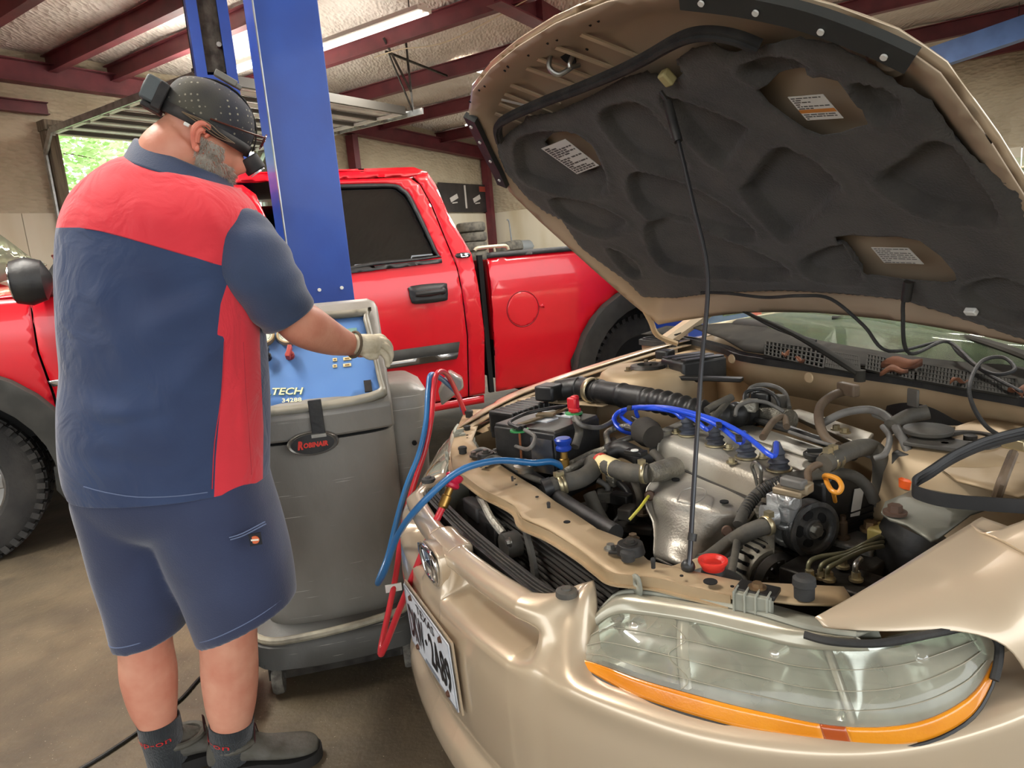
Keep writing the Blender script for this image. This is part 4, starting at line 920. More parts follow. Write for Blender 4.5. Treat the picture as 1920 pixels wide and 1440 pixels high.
# head
HS_ = .90; HFd = V((.78, .36, -.52)).normalized(); HR_ = V((.35, -.93, -.10)); HR_ = (HR_-HFd*HR_.dot(HFd)).normalized(); HU = HR_.cross(HFd)
HC = wp_(384, 253, 1.67)
def H(f, s, u): return HC+(HFd*f+HR_*s+HU*u)*HS_
hp = [(-.122, .04, .082, .022), (-.108, .0, .094, .042), (-.085, -.04, .098, .056), (-.055, -.07, .101, .064), (-.03, -.086, .099, .069), (0, -.098, .091, .074), (.03, -.105, .099, .078), (.06, -.104, .096, .078), (.09, -.088, .078, .068), (.112, -.058, .05, .048), (.124, -.02, .015, .015)]
hr = []
for u, b0, f0, w in hp:
    m_ = (b0+f0)/2; h_ = (f0-b0)/2; r_ = []
    for i in range(32):
        t = 2*PI*i/32; f = m_+h_*math.cos(t); s = w*math.copysign(abs(math.sin(t))**.9, math.sin(t))
        if math.cos(t) > .93 and -.06 < u < .02: f += {-.055: .006, -.03: .026, 0: .008}.get(u, 0)
        if .6 < math.cos(t) < .9 and u == 0: f -= .008
        r_.append(H(f, s, u))
    hr.append(r_)
bb.loft(resample(hr, 32, 4))
bb.tube([H(-.03, 0, -.04), H(-.05, 0, -.10), wp_(335, 330, 1.67), wp_(320, 380, 1.65)], [.068, .07, .072, .09], 24, 5)
body = bb.build('body', SKIN, person, ang=180)
rm = body.modifiers.new('r', 'REMESH'); rm.mode = 'VOXEL'; rm.voxel_size = .005; rm.use_smooth_shade = True
sm = body.modifiers.new('sm', 'SMOOTH'); sm.iterations = 5; sm.factor = .5
# ear
def ear(sd):
    c = lambda f, u, o: H(-.002+f, sd*(.076+o), -.012+u)
    e = B().tube([c(-.002, -.032, .002), c(-.014, -.012, .010), c(-.020, .008, .018), c(-.012, .026, .018), c(.004, .030, .012), c(.012, .018, .006), c(.008, .004, .003)], [.006, .006, .0065, .0065, .006, .005, .004], 10, 6)
    e.tube([c(-.006, -.018, .004), c(-.012, .004, .009), c(-.004, .016, .010), c(.004, .012, .006)], [.008, .009, .008, .005], 10, 5)
    e.sph(c(0, -.030, .003), (.007, .006, .009), 8)
    return e.build('ear', mat('ear_skin', 'e08a72', .5, col2='cf7763', ns=30), person)
ear(1); ear(-1)
# eyes, mouth (hidden side still has a face)
for s in (-.032, .032):
    o = B().sph(H(.070, s*.8, -.004), .010, 10).build('eye', mat('eye_white', 'ece8e2', .2), person); B().sph(H(.077, s*.8, -.004), .005, 8).build('iris', mat('iris', '40505a', .1), o)
B().tube([H(.093, -.024, -.066), H(.103, 0, -.068), H(.093, .024, -.066)], [.003, .005, .003], 8, 5).build('mouth', mat('lips', 'b0655a', .5), person)
# beard: short strands over cheek and chin
BD = mat('grey_beard', 'cfc8bc', .7, col2='a39b8e', ns=40); bd = B(); random.seed(11)
for _ in range(9000):
    u = random.uniform(-.125, -.01); t = random.uniform(-1.75, 1.75)
    k = 0
    while k < len(hp)-2 and hp[k+1][0] < u: k += 1
    q_ = max(0, min(1, (u-hp[k][0])/(hp[k+1][0]-hp[k][0]))); b0, f0, w = [hp[k][j]+(hp[k+1][j]-hp[k][j])*q_ for j in (1, 2, 3)]
    if abs(t) < .5 and u > -.05: continue
    if u > -.04 and not (.95 < abs(t) < 1.6): continue
    m_ = (b0+f0)/2; h_ = (f0-b0)/2; p = H(m_+h_*math.cos(t)*1.0, w*math.sin(t), u)
    nrm = (HFd*math.cos(t)+HR_*math.sin(t)); d = (nrm*.6-HU*.8+V([random.gauss(0, .35) for _ in range(3)])).normalized(); L_ = random.uniform(.006, .014)
    sd_ = d.cross(nrm).normalized()*.0009
    bd.add([p-sd_, p+sd_, p+nrm*.003+d*L_], [(0, 1, 2)])
bd.build('beard', BD, person, smooth=False, kind='stuff')
# cap with dots
CAPM = mat('cap_cloth', '4a473c', .8, col2='2d2e36', ns=5, lo=.4, hi=.6, bump=.1, bs=300)
n = CAPM.node_tree; b = n.nodes['Principled BSDF']; src = b.inputs['Base Color'].links[0].from_socket
t = n.nodes.new('ShaderNodeTexCoord'); vo = n.nodes.new('ShaderNodeTexVoronoi'); vo.inputs['Scale'].default_value = 75; vo.inputs['Randomness'].default_value = .15; n.links.new(t.outputs['Object'], vo.inputs[0])
r = n.nodes.new('ShaderNodeValToRGB'); r.color_ramp.elements[0].position = .14; r.color_ramp.elements[0].color = (1, 1, 1, 1); r.color_ramp.elements[1].position = .2; r.color_ramp.elements[1].color = (0, 0, 0, 1); n.links.new(vo.outputs['Distance'], r.inputs[0])
x = n.nodes.new('ShaderNodeMix'); x.data_type = 'RGBA'; n.links.new(r.outputs[0], x.inputs[0]); n.links.new(src, x.inputs[6]); x.inputs[7].default_value = s2l('8a8574'); n.links.new(x.outputs[2], b.inputs['Base Color'])
def shell(us, o, n_=40, tilt=.0, fr=(0, 2*PI)):
    out = []
    for u in us:
        k = 0
        while k < len(hp)-2 and hp[k+1][0] < u: k += 1
        q_ = max(0, min(1, (u-hp[k][0])/(hp[k+1][0]-hp[k][0]))); b0, f0, w = [hp[k][j]+(hp[k+1][j]-hp[k][j])*q_ for j in (1, 2, 3)]
        m_ = (b0+f0)/2; h_ = (f0-b0)/2+o
        out.append([H(m_+h_*math.cos(t), (w+o)*math.sin(t), u+tilt*math.cos(t)) for t in [fr[0]+(fr[1]-fr[0])*i/n_ for i in range(n_)]])
    return out
cr2 = []
for u, b0, f0, w in [(.012, -.104, .10, .08), (.03, -.108, .104, .083), (.06, -.108, .102, .084), (.09, -.098, .088, .078), (.110, -.078, .070, .064), (.125, -.042, .038, .038), (.130, -.01, .008, .01)]:
    m_ = (b0+f0)/2-.002; h_ = (f0-b0)/2+.004
    cr2.append([H(m_+h_*math.cos(2*PI*i/40), (w+.003)*math.sin(2*PI*i/40), u) for i in range(40)])
B().loft(resample(cr2, 40, 4), caps=True).build('skull_cap', CAPM, person, ang=180)
BANDM = mat('strap_black', '1c1b1b', .7, col2='34302e', ns=30)
lampo = None
band = [[H(-.003+(.112)*math.cos(2*PI*i/40), .089*math.sin(2*PI*i/40), .014+du) for i in range(40)] for du in (-.013, .013)]
bo = B().loft(band, caps=False).build('lamp_strap', BANDM, person, ang=180, solid=.003)
top = [H(-.115*math.cos(a), 0, .02+.116*math.sin(a)) for a in [PI*i/14 for i in range(15)]]
bt = B()
vs = []; 
for p in top: vs.append([p+HR_*-.011, p+HR_*.011])
bt.loft(vs, ringclosed=False, caps=False).build('top_strap', BANDM, bo, solid=.003)
ax_ = (HFd, HR_, HU)
B().box(H(-.135, .0, .035), (.045, .085, .055), ax_).box(H(-.135, 0, .035), (.05, .06, .03), ax_).build('battery_pack', mat('lamp_grey', '4b5254', .5), bo, bev=.006)
B().box(H(-.118, .0, .03), (.02, .095, .06), ax_).box(H(-.128, 0, -.004), (.04, .08, .012), ax_).build('pack_bracket', BANDM, bo, bev=.003)
B().cyl(H(-.158, .012, .04), H(-.160, .012, .04), .007, n=14).build('pack_button', BLKP, bo)
B().box(H(-.01, 0, .15), (.05, .028, .014), ax_).box(H(.02, 0, .148), (.02, .022, .01), ax_).build('strap_buckle', mat('buckle_grey', '77746c', .5), bo, bev=.002)
B().box(H(-.04, .091, -.004), (.012, .006, .008), ax_).build('strap_clip', WHITE, bo, bev=.002)
B().cyl(H(.11, 0, .0), H(.145, 0, -.02), .024, n=24).build('lamp_head', BANDM, bo, bev=.003)
B().cyl(H(.145, 0, -.02), H(.149, 0, -.022), .019, n=24).build('lamp_lens', mat('lens_clear', 'c8cdd0', .05, .4), bo)
for k in range(3): B().tube([H(-.06, .089, .018), H(-.02+.01*k, .096, .012+.006*k), H(.03, .092, .004+.006*k), H(.07, .07, .012)], .0012, 5, 4).build('lamp_wire', mat('wire_brown', '6b5a45', .5), bo)
GFR = mat('tortoise_frame', '4a1e14', .25, coat=.5)
gl = B()
for s in (-.03, .03):
    P = [H(.128+.0*a, s+.025*math.cos(a), .055+.017*math.sin(a)) for a in [2*PI*i/16 for i in range(16)]]
    gl.tube(P, .0022, 6, 2, closed=True)
gl.tube([H(.129, -.006, .058), H(.131, 0, .060), H(.129, .006, .058)], .002, 6)
for s in (-1, 1): gl.tube([H(.126, s*.055, .062), H(.08, s*.08, .05), H(.0, s*.092, .035)], .002, 6)
gl.build('reading_glasses', GFR, person)
# glove: palm and fingers closing over the machine's shoulder
GLV = mat('dirty_glove', 'cfc6ae', .8, col2='a2977e', ns=22, lo=.45, hi=.75, bump=.15, bs=240)
g = B()
g.tube([Q(660, 645, 1.83), Q(680, 646, 1.85), Q(700, 648, 1.865), Q(712, 650, 1.87)], [.032, .036, .038, .030], 20, 5, flat=.8)
fs_ = [((700, 634), (716, 633), (724, 646), (722, 660), 1.90, .0095), ((703, 640), (722, 640), (731, 653), (729, 668), 1.885, .0100), ((704, 648), (723, 650), (732, 663), (730, 678), 1.87, .0100), ((700, 656), (716, 660), (725, 671), (727, 684), 1.855, .0095)]
for a, c, d, e, y, r_ in fs_:
    g.tube([Q(*a, y), Q(*c, y), Q(*d, y+.004), Q(*e, y+.008)], [r_*1.15, r_*1.05, r_, r_*.8], 12, 5); g.sph(Q(*e, y+.008), r_*.85, 8)
g.tube([Q(682, 660, 1.845), Q(694, 668, 1.84), Q(704, 668, 1.845)], [.013, .011, .009], 12, 4); g.sph(Q(704, 668, 1.845), .0092, 8)
glove = g.build('work_glove', GLV, person, ang=180)
rm = glove.modifiers.new('r', 'REMESH'); rm.mode = 'VOXEL'; rm.voxel_size = .0022; rm.use_smooth_shade = True
sm = glove.modifiers.new('sm', 'SMOOTH'); sm.iterations = 3
wv = (Q(690, 650, 1.86)-Q(655, 645, 1.82)).normalized(); x_, y_, _ = basis(wv); cc = Q(664, 646, 1.835)
B().tube([cc+(x_*math.cos(a)+y_*math.sin(a))*.034 for a in [2*PI*i/20 for i in range(20)]], .004, 8, 0, closed=True).build('glove_cuff', mat('cuff_band', '5d5140', .8), glove)
# left hand resting on the panel edge (hidden side)
g = B(); g.tube([Q(330, 610, 1.97), Q(370, 612, 2.0), Q(400, 614, 2.01)], [.03, .036, .03], 16, 5, flat=.7)
for k in range(4): g.tube([Q(395, 606+8*k, 2.01+.004*k), Q(420, 610+8*k, 2.02), Q(438, 620+8*k, 2.03)], [.010, .009, .008], 10, 4)
g.tube([Q(360, 632, 1.98), Q(385, 642, 1.99), Q(402, 640, 2.0)], [.012, .010, .009], 10, 4); g.build('work_glove', GLV, person)
# socks, boots
SOCK = mat('black_sock', '1d2226', .95, col2='272d31', ns=40, bump=.5, bs=90, stretch=(6, 6, .3), sheen=.3)
def sock(pts, rad, nm='sock'):
    r = B().tube(pts, rad, 48, 6, caps=False)
    for i, p in enumerate(r.v):
        a = (i % 48)
        if a % 2 and i > 48*6: c_ = sum((r.v[(i//48)*48+j] for j in range(0, 48, 12)), V((0, 0, 0)))/4; p += (c_-p).normalized()*.0016
    return r.build(nm, SOCK, person, ang=180, solid=.003)
LS = [Q(297, 1349, 1.62), Q(301, 1368, 1.62), Q(309, 1400, 1.63), Q(320, 1440, 1.64), Q(330, 1480, 1.65)]
RS = [Q(434, 1352, 1.61), Q(434, 1370, 1.61), Q(434, 1400, 1.62), Q(434, 1440, 1.63), Q(436, 1480, 1.64)]
# tilt the top rims like the photo: higher at the right
s1_ = sock(LS, [.0495, .050, .048, .050, .052]); s2_ = sock(RS, [.0535, .053, .050, .052, .052])
SRD = mat('sock_red', 'c02a2a', .8)
def socktext(P, r, s, par, a0, a1, hgt, mt):
    o = text('sock_letters', s, (0, 0, 0), (1, 0, 0), (0, 1, 0), mt, par, 0)
    dirv = (P[2]-P[0]).normalized(); base = P[0]+(P[1]-P[0])*.9
    x = V((1, 0, 0)); x = (x-dirv*x.dot(dirv)).normalized(); yv = dirv.cross(x)
    if yv.y > 0: yv = -yv
    me = o.data; import bmesh
    bm = bmesh.new(); bm.from_mesh(me); bmesh.ops.subdivide_edges(bm, edges=[e for e in bm.edges if abs(e.verts[0].co.x-e.verts[1].co.x) > .05], cuts=2); bm.to_mesh(me); bm.free()
    for v in me.vertices:
        a = a0+(a1-a0)*v.co.x; v.co = base-dirv*(v.co.y*hgt-hgt)+(x*math.sin(a)+yv*math.cos(a))*r
    return o
socktext(LS, .0535, 'snap-on', s1_, -1.35, .9, .016, SRD); socktext(RS, .0570, 'snap-on', s2_, -2.2, .25, .016, SRD)
BOOT = mat('boot_leather', '4d4a41', .75, col2='63605a', ns=16, bump=.3); SOLE = mat('boot_sole', '1e1c1a', .8)
def boot(hx, hy, tx_, ty_, heelw=.036):
    h = V((hx, hy, 0))-PO; t = V((tx_, ty_, 0))-PO; d = (t-h); L_ = d.length; d.normalize(); s = V((-d.y, d.x, 0))
    rings = []
    for f, w, hgt, zb in ((-.02, .026, .075, .028), (.0, .036, .10, .028), (.2, .038, .115, .028), (.36, .038, .10, .028), (.5, .042, .078, .028), (.68, .048, .066, .028), (.85, .047, .060, .028), (.95, .036, .052, .028), (1.0, .018, .042, .028)):
        c = h+d*(f*L_); rings.append([c+s*(w*math.cos(a))+V((0, 0, zb+(hgt-zb)*(.5+.5*math.sin(a)) if math.sin(a) > -.99 else zb)) for a in [2*PI*i/24 for i in range(24)]])
    o = B().loft(resample(rings, 24, 3)).build('boot', BOOT, person, ang=180)
    out = []
    for z in (0.001, .03): out.append([h+d*(f*L_)+s*w+V((0, 0, z)) for f, w in rnd([(-.04, -.03), (.1, -.037), (.45, -.038), (.75, -.053), (.97, -.035), (1.03, 0), (.97, .035), (.75, .053), (.45, .038), (.1, .037), (-.04, .03)], 3)])
    B().loft(out).build('boot_sole', SOLE, o)
    return o, h, d, s
for (a, c) in (((-1.01, 1.63), (-.80, 1.72)), ((-.86, 1.61), (-.595, 1.64))):
    o, h, d, s = boot(a[0], a[1], c[0], c[1])
    B().tube([h+d*(.06)+V((0, 0, .085))+(d*.052*math.cos(t)+s*.046*math.sin(t)) for t in [2*PI*i/20 for i in range(20)]], .009, 8, 0, closed=True).build('boot_cuff', BOOT, o)
    for f in (-.0, .115): B().tube([h+d*f+V((0, 0, .08))-s*.02, h+d*f+V((0, 0, .125)), h+d*f+V((0, 0, .08))+s*.02], .004, 6, 5, flat=.4).build('pull_tab', mat('pull_tab', '3a1416', .7), o)
# ================================================================== champagne saloon with raised bonnet
GOLD_ = mat('champagne_paint', 'cdbba1', .33, .35, col2='c6b397', ns=2, coat=1)
GOLDI = mat('bay_paint', 'b8a282', .5, .2, col2='9a8361', ns=5, lo=.4, hi=.75, bump=.05)
GOLDU = mat('underside_paint', 'b3a08a', .45, .1, col2='9c8972', ns=3, lo=.35, hi=.7)
saloon = thing('saloon_car', 'champagne saloon car with its bonnet raised and front corner nearest the camera', 'car', HF.o, HY)
HZ, HX, HYp = HF.z, HF.x, HF.y
def CD(px, py, d): f_ = CF+CR*((px-960)/FPX)-CU*((py-720)/FPX); return HF.loc(CO+f_*d)
def dep(P): return (HF.w(P)-CO).dot(CF)
def mir(P): return V((-P[0], P[1], P[2]))
# ---- bumper cover: stations across the car, each a profile of (set-back, height)
lower = [(-.004, .555), (-.008, .50), (-.006, .42), (.0, .34), (.012, .30), (.0, .275), (-.012, .25), (-.01, .20), (.04, .165)]
prA0 = [(.082, .670), (.078, .688), (.050, .690), (.026, .680), (.022, .665), (.022, .655), (.022, .642), (.018, .625), (.012, .608), (.002, .59)]
prA = [(.068, .670), (.062, .688), (.045, .690), (.026, .680), (.024, .664), (.030, .654), (.072, .648), (.078, .612), (.055, .594), (.002, .584)]
prB = [(.09, .685), (.08, .694), (.060, .690), (.042, .676), (.036, .662), (.034, .650), (.036, .640), (.030, .620), (.016, .602), (.002, .588)]
prC = [(.135, .700), (.115, .702), (.085, .692), (.068, .670), (.052, .655), (.042, .642), (.034, .628), (.022, .612), (.012, .600), (.002, .588)]
prD = [(.12, .700), (.10, .698), (.085, .688), (.070, .665), (.055, .648), (.042, .636), (.030, .624), (.020, .612), (.010, .600), (.000, .585)]
prE = [(.085, .60), (.08, .602), (.065, .604), (.05, .605), (.04, .605), (.03, .604), (.018, .603), (.008, .600), (.0, .594), (-.004, .582)]
def up(pr, dz): return [(d, z+dz) for d, z in pr]
plan = [(0, 0), (.2, .012), (.31, .028), (.335, .034), (.375, .044), (.405, .056), (.43, .064), (.47, .080), (.55, .118), (.65, .18), (.75, .262), (.82, .352), (.865, .45), (.885, .56), (.893, .75)]
prs = [prA0, prA, prA, prA, prB, prC, prD, prE, prE, prE, up(prE, .012), up(prE, .026), up(prE, .045), up(prE, .055), up(prE, .058)]
pl2 = [plan[0], (.055, .001), (.075, .002)]+plan[1:]; prs2 = [prA0, prA0, prA]+prs[1:]
st = []
for i, ((x, y), pr) in enumerate(zip(pl2, prs2)):
    a = pl2[max(0, i-1)]; c = pl2[min(len(pl2)-1, i+1)]; t = V((c[0]-a[0], c[1]-a[1], 0)).normalized(); nn = V((-t.y, t.x, 0))
    if i == 0: nn = V((0, 1, 0))
    st.append([V((x, y, 0))+nn*d+V((0, 0, z)) for d, z in pr+lower])
full = [[mir(p) for p in s] for s in reversed(st[1:])]+st
full = [spline(s, 3) for s in full]
def zipl(rows, k): return [list(r) for r in zip(*[spline([rows[j][i] for j in range(len(rows))], k) for i in range(len(rows[0]))])]
bump = B().loft(zipl(full, 5), ringclosed=False, caps=False).build('bumper_cover', GOLD_, saloon, ang=60)
s_ = bump.modifiers.new('s', 'SOLIDIFY'); s_.thickness = .004; s_.offset = 0
# dark air slot strip behind the bumper lip
def strip(pts, w, h, nm, m_, par=saloon, up_=(0, 0, 1)):
    b = B(); P = spline(pts, 5); rings = []
    for i, p in enumerate(P):
        t = (P[min(i+1, len(P)-1)]-P[max(i-1, 0)]).normalized(); x = t.cross(V(up_)).normalized(); y = x.cross(t)
        rings.append([p+x*(a*w/2)+y*(c*h/2) for a, c in ((-1, -1), (1, -1), (1, 1), (-1, 1))])
    return b.loft(rings).build(nm, m_, par, smooth=False)
ST = [(-.37, .115), (-.3, .100), (-.2, .093), (0, .088), (.2, .093), (.3, .098), (.345, .108)]
strip([(x, y+.014, .682) for x, y in ST], .036, .005, 'opening_trim', BLKP)
strip([(x, y+.002, .66) for x, y in ST], .004, .05, 'opening_trim', BLKP)
for k in range(3): strip([(x, y+.006+.008*k, .686) for x, y in ST], .002, .004, 'trim_rib', GRYP)
for x in (-.371, .371):
    B().lathe([(.0001, .012), (.008, .012), (.009, .009), (.018, .007), (.019, .002), (.019, -.002)], (x, .13, .699), (0, 0, 1), 20).build('bumper_clip', GRYP, saloon)
# emblem and its plinth
em = B().lathe([(.0, 0)], (0, 0, 0), (0, 0, 1), 4) if False else B()
pl_ = [(-.034, -.036), (.034, -.036), (.04, .034), (-.04, .034)]
B().prism([V((x, .032-.0*z, .642+z)) for x, z in rnd([(-.045, -.036), (.045, -.036), (.052, .034), (-.052, .034)], 3)], (0, -.026, 0)).build('emblem_plinth', GOLD_, saloon, bev=.004)
eo = panel('emblem', rnd([(-.041, -.034), (.041, -.034), (.050, .034), (-.050, .034)], 3), lambda x, z: V((x, .002-.1*z, .642+z)), CHROME, saloon, .02, [rnd([(-.034, -.027), (.034, -.027), (.042, .027), (-.042, .027)], 3)], .007, bev=.0015)
hb = B(); f_ = lambda x, z: V((x*1.6, .002-.1*z, .642+z))
for s in (-1, 1): hb.seg(f_(s*.011, -.027), f_(s*.017, .026), .007, .006, up=(0, 1, 0))
hb.seg(f_(-.012, -.003), f_(.012, -.003), .008, .006, up=(0, 1, 0)); hb.build('emblem_letter', CHROME, eo, bev=.001)
panel('emblem_back', rnd([(-.037, -.030), (.037, -.030), (.045, .029), (-.045, .029)], 3), lambda x, z: V((x, .006-.1*z, .642+z)), mat('emblem_blue', '5b6c86', .2, .8), eo, .02, (), .002)
# licence plate
PLM = mat('plate_white', 'd9dde3', .35, col2='c9ced6', ns=20); PK = mat('plate_black', '15171c', .4)
T0 = V((-.157, -.014, .388)); TXv = V((.308, 0, .0)); TYv = V((0, -.006, .152))
def pp(u, v, o=0): return T0+TXv*u+TYv*v+V((0, -o, 0))
plate = panel('licence_plate', rnd([(.01, 0), (.99, 0), (1, .02), (1, .98), (.99, 1), (.01, 1), (0, .98), (0, .02)], 1), lambda u, v: pp(u, v), PLM, saloon, .1, (), .002)
panel('plate_rim', [(0.004, .01), (.996, .01), (.996, .99), (.004, .99)], lambda u, v: pp(u, v, .0015), mat('plate_edge', 'b7bcc4', .3, .5), plate, .3, [[(.016, .034), (.984, .034), (.984, .966), (.016, .966)]], .001)
text('plate_state', 'TEXAS', pp(.30, .79, .002), TXv*.40, TYv*.14, PK, plate, .0006, bold=.01)
text('plate_number', 'DKW', pp(.05, .17, .002), TXv*.34, TYv*.54, PK, plate, .0006, bold=.02)
text('plate_number', '2A89', pp(.52, .17, .002), TXv*.43, TYv*.54, PK, plate, .0006, bold=.02)
B().prism([pp(.445+.022*math.cos(a), .45+.05*math.sin(a), .002) for a in [PI/2+i*PI*.4+(0) for i in range(5)]], (0, -.001, 0)).build('plate_star', PK, plate)
B().box(pp(.5, .07, .002), (.09, .001, .007)).build('plate_motto', mat('plate_grey', '777d86', .5), plate, smooth=False)
for u, v in ((.17, .90), (.83, .90), (.17, .09), (.83, .09)): B().hexnut(pp(u, v, .0), (0, -1, 0), .006, .006, 1.3).build('plate_screw', mat('rusty_screw', '6b4a3a', .6, .5), plate)
B().prism([pp(-.015, -.02, -.004), pp(1.02, -.02, -.004), pp(1.02, 1.03, -.004), pp(-.015, 1.03, -.004)], (0, .004, 0)).build('plate_bracket', GOLD_, saloon)
# ---- fenders
FRW = [(.345, [(.697, .742), (.700, .741), (.703, .740), (.706, .738), (.709, .736), (.712, .733)]),
       (.40, [(.706, .757), (.722, .757), (.738, .754), (.750, .749), (.758, .742), (.762, .736)]),
       (.47, [(.716, .778), (.748, .777), (.775, .770), (.795, .758), (.806, .746), (.811, .738)]),
       (.512, [(.720, .790), (.757, .786), (.79, .777), (.82, .760), (.842, .738), (.850, .722)]),
       (.54, [(.722, .797), (.765, .794), (.805, .785), (.838, .768), (.862, .735), (.876, .668)]),
       (.585, [(.725, .808), (.775, .804), (.82, .792), (.852, .770), (.874, .735), (.886, .660)]),
       (.66, [(.727, .822), (.78, .818), (.83, .803), (.866, .778), (.886, .735), (.894, .662)]),
       (.85, [(.732, .850), (.79, .845), (.84, .828), (.876, .795), (.893, .745), (.900, .660)]),
       (1.15, [(.738, .885), (.795, .880), (.85, .858), (.884, .820), (.899, .755), (.905, .660)]),
       (1.45, [(.745, .905), (.80, .898), (.855, .872), (.887, .832), (.902, .76), (.908, .660)])]
def fender(sx_, nm='fender'):
    fr_ = FRW if sx_ < 0 else FRW[:7]+[(.63, [(.730, .817), (.775, .813), (.825, .799), (.858, .776), (.880, .736), (.890, .661)]), (.67, [(.775, .828), (.80, .823), (.835, .806), (.866, .781), (.886, .737), (.894, .662)])]+[(y, [(x+(.055 if i == 0 else .03 if i == 1 else 0), z-(.004 if i == 0 else 0)) for i, (x, z) in enumerate(pr)]) for y, pr in FRW[8:]]
    rows = [[V((sx_*x, y, z)) for x, z in spline2(pr)] for y, pr in fr_]
    o = B().loft(zipl(rows, 5), ringclosed=False, caps=False).build(nm, GOLD_, saloon, ang=70); s_ = o.modifiers.new('s', 'SOLIDIFY'); s_.thickness = .004; s_.offset = 0
    # lower side with the wheel arch
    P = [(.60, .16)]+arc(1.0, .31, .36, 180, 0, 16)+[(1.45, .16), (1.5, .66), (.585, .66), (.57, .60), (.565, .4)]
    panel('fender_side', P, lambda s, z: V((sx_*(.884+.022*min(1, max(0, (s-.58)/.9))+.010*math.sin((z-.16)/.5*PI)), s, z)), GOLD_, saloon, .05, (), .004)
    return o
def spline2(pr): return [(p.x, p.y) for p in spline([V((a, b, 0)) for a, b in pr], 4)]
fender(1); fender(-1)
for sx_ in (-1,):     # inner ledge and gutters along the fender top
    strip([(sx_*(x-.012), y, z-.012) for x, y, z in ((.700, .36, .745), (.716, .47, .778), (.725, .585, .808), (.732, .85, .850), (.738, 1.15, .885), (.74, 1.3, .895))], .026, .004, 'fender_flange', GOLD_)
    strip([(sx_*(x-.045), y, z-.032) for x, y, z in ((.700, .40, .755), (.716, .5, .785), (.725, .585, .808), (.732, .85, .850), (.738, 1.15, .885), (.74, 1.3, .895))], .045, .004, 'fender_gutter', GOLDI)
    strip([(sx_*(x-.068), y, z-.014) for x, y, z in ((.700, .42, .75), (.716, .5, .775), (.725, .6, .80), (.732, .85, .835), (.738, 1.1, .87))], .006, .014, 'gutter_lip', GOLDI)
for sx_ in (-1, 1):
    # apron wall under the ledge
    B().loft([[V((sx_*(x+(.055 if sx_ > 0 else 0)), y, z-(.03 if sx_ > 0 else 0))) for z in (za, .33)] for x, y, za in ((.60, .36, .73), (.64, .5, .745), (.655, .7, .79), (.665, 1.0, .83), (.67, 1.4, .86))], ringclosed=False).build('inner_apron', GOLDI, saloon, smooth=False)
# ---- headlight (each side)
def curve(pts, n):
    P = spline(pts, 8); L = [0]
    for a, c in zip(P, P[1:]): L.append(L[-1]+(c-a).length)
    out = []; k = 0
    for i in range(n+1):
        t = L[-1]*i/n
        while k < len(L)-2 and L[k+1] < t: k += 1
        out.append(P[k].lerp(P[k+1], (t-L[k])/max(1e-9, L[k+1]-L[k])))
    return out
hb_ = [HZ(*p) for p in ((1066, 1230, .605), (1110, 1262, .603), (1200, 1308, .603), (1330, 1350, .604), (1450, 1377, .607), (1600, 1398, .612), (1720, 1392, .624), (1810, 1350, .645), (1852, 1290, .668), (1866, 1240, .69))]
ht_ = [HZ(*p) for p in ((1070, 1218, .611), (1112, 1178, .645), (1150, 1153, .675), (1200, 1152, .690), (1300, 1167, .698), (1400, 1190, .704), (1510, 1216, .709), (1650, 1218, .714), (1760, 1196, .718), (1820, 1182, .721), (1858, 1190, .717))]
NU = 60; bc_, tc2 = curve(hb_, NU), curve(ht_, NU)
def lens(u, v, o=0):      # u 0..1, v 0..1 bottom to top
    k = min(NU-1, int(u*NU)); f = u*NU-k; a = bc_[k].lerp(bc_[k+1], f); c = tc2[k].lerp(tc2[k+1], f)
    t = bc_[min(NU, k+1)]-bc_[k]; n_ = (c-a).cross(t).normalized()
    if n_.y > .2 or (n_.x < 0 and n_.y > -.2): n_ = -n_
    return a.lerp(c, v)+n_*(.020*4*v*(1-v)*min(1, u*6, (1-u)*8+.1)+o)
LENS = bpy.data.materials.new('hazy_lens'); LENS.use_nodes = True; n = LENS.node_tree; b = n.nodes['Principled BSDF']
b.inputs['Base Color'].default_value = s2l('c3c4b2'); b.inputs['Roughness'].default_value = .10; b.inputs['Coat Weight'].default_value = 1; b.inputs['IOR'].default_value = 1.45
t = n.nodes.new('ShaderNodeTexCoord'); q = n.nodes.new('ShaderNodeTexNoise'); q.inputs['Scale'].default_value = 9; q.inputs['Detail'].default_value = 4; n.links.new(t.outputs['Object'], q.inputs[0])
mr = n.nodes.new('ShaderNodeMapRange'); mr.inputs[1].default_value = .3; mr.inputs[2].default_value = .7; mr.inputs[3].default_value = .28; mr.inputs[4].default_value = .55; n.links.new(q.outputs[0], mr.inputs[0]); n.links.new(mr.outputs[0], b.inputs['Alpha'])
REFL = mat('reflector', 'd3d8cc', .18, .95, col2='b7bdb0', ns=6); AMB = mat('amber_lens', 'e2850f', .2, col2='f09a1c', ns=9, coat=1, spec=.6, bump=.08, bs=260)
AMBD = mat('amber_dark', 'b4501a', .3, coat=1)
FRAMEM = mat('lamp_surround', 'bdb9a8', .25, .3, col2='a7a390', ns=5, coat=.6)
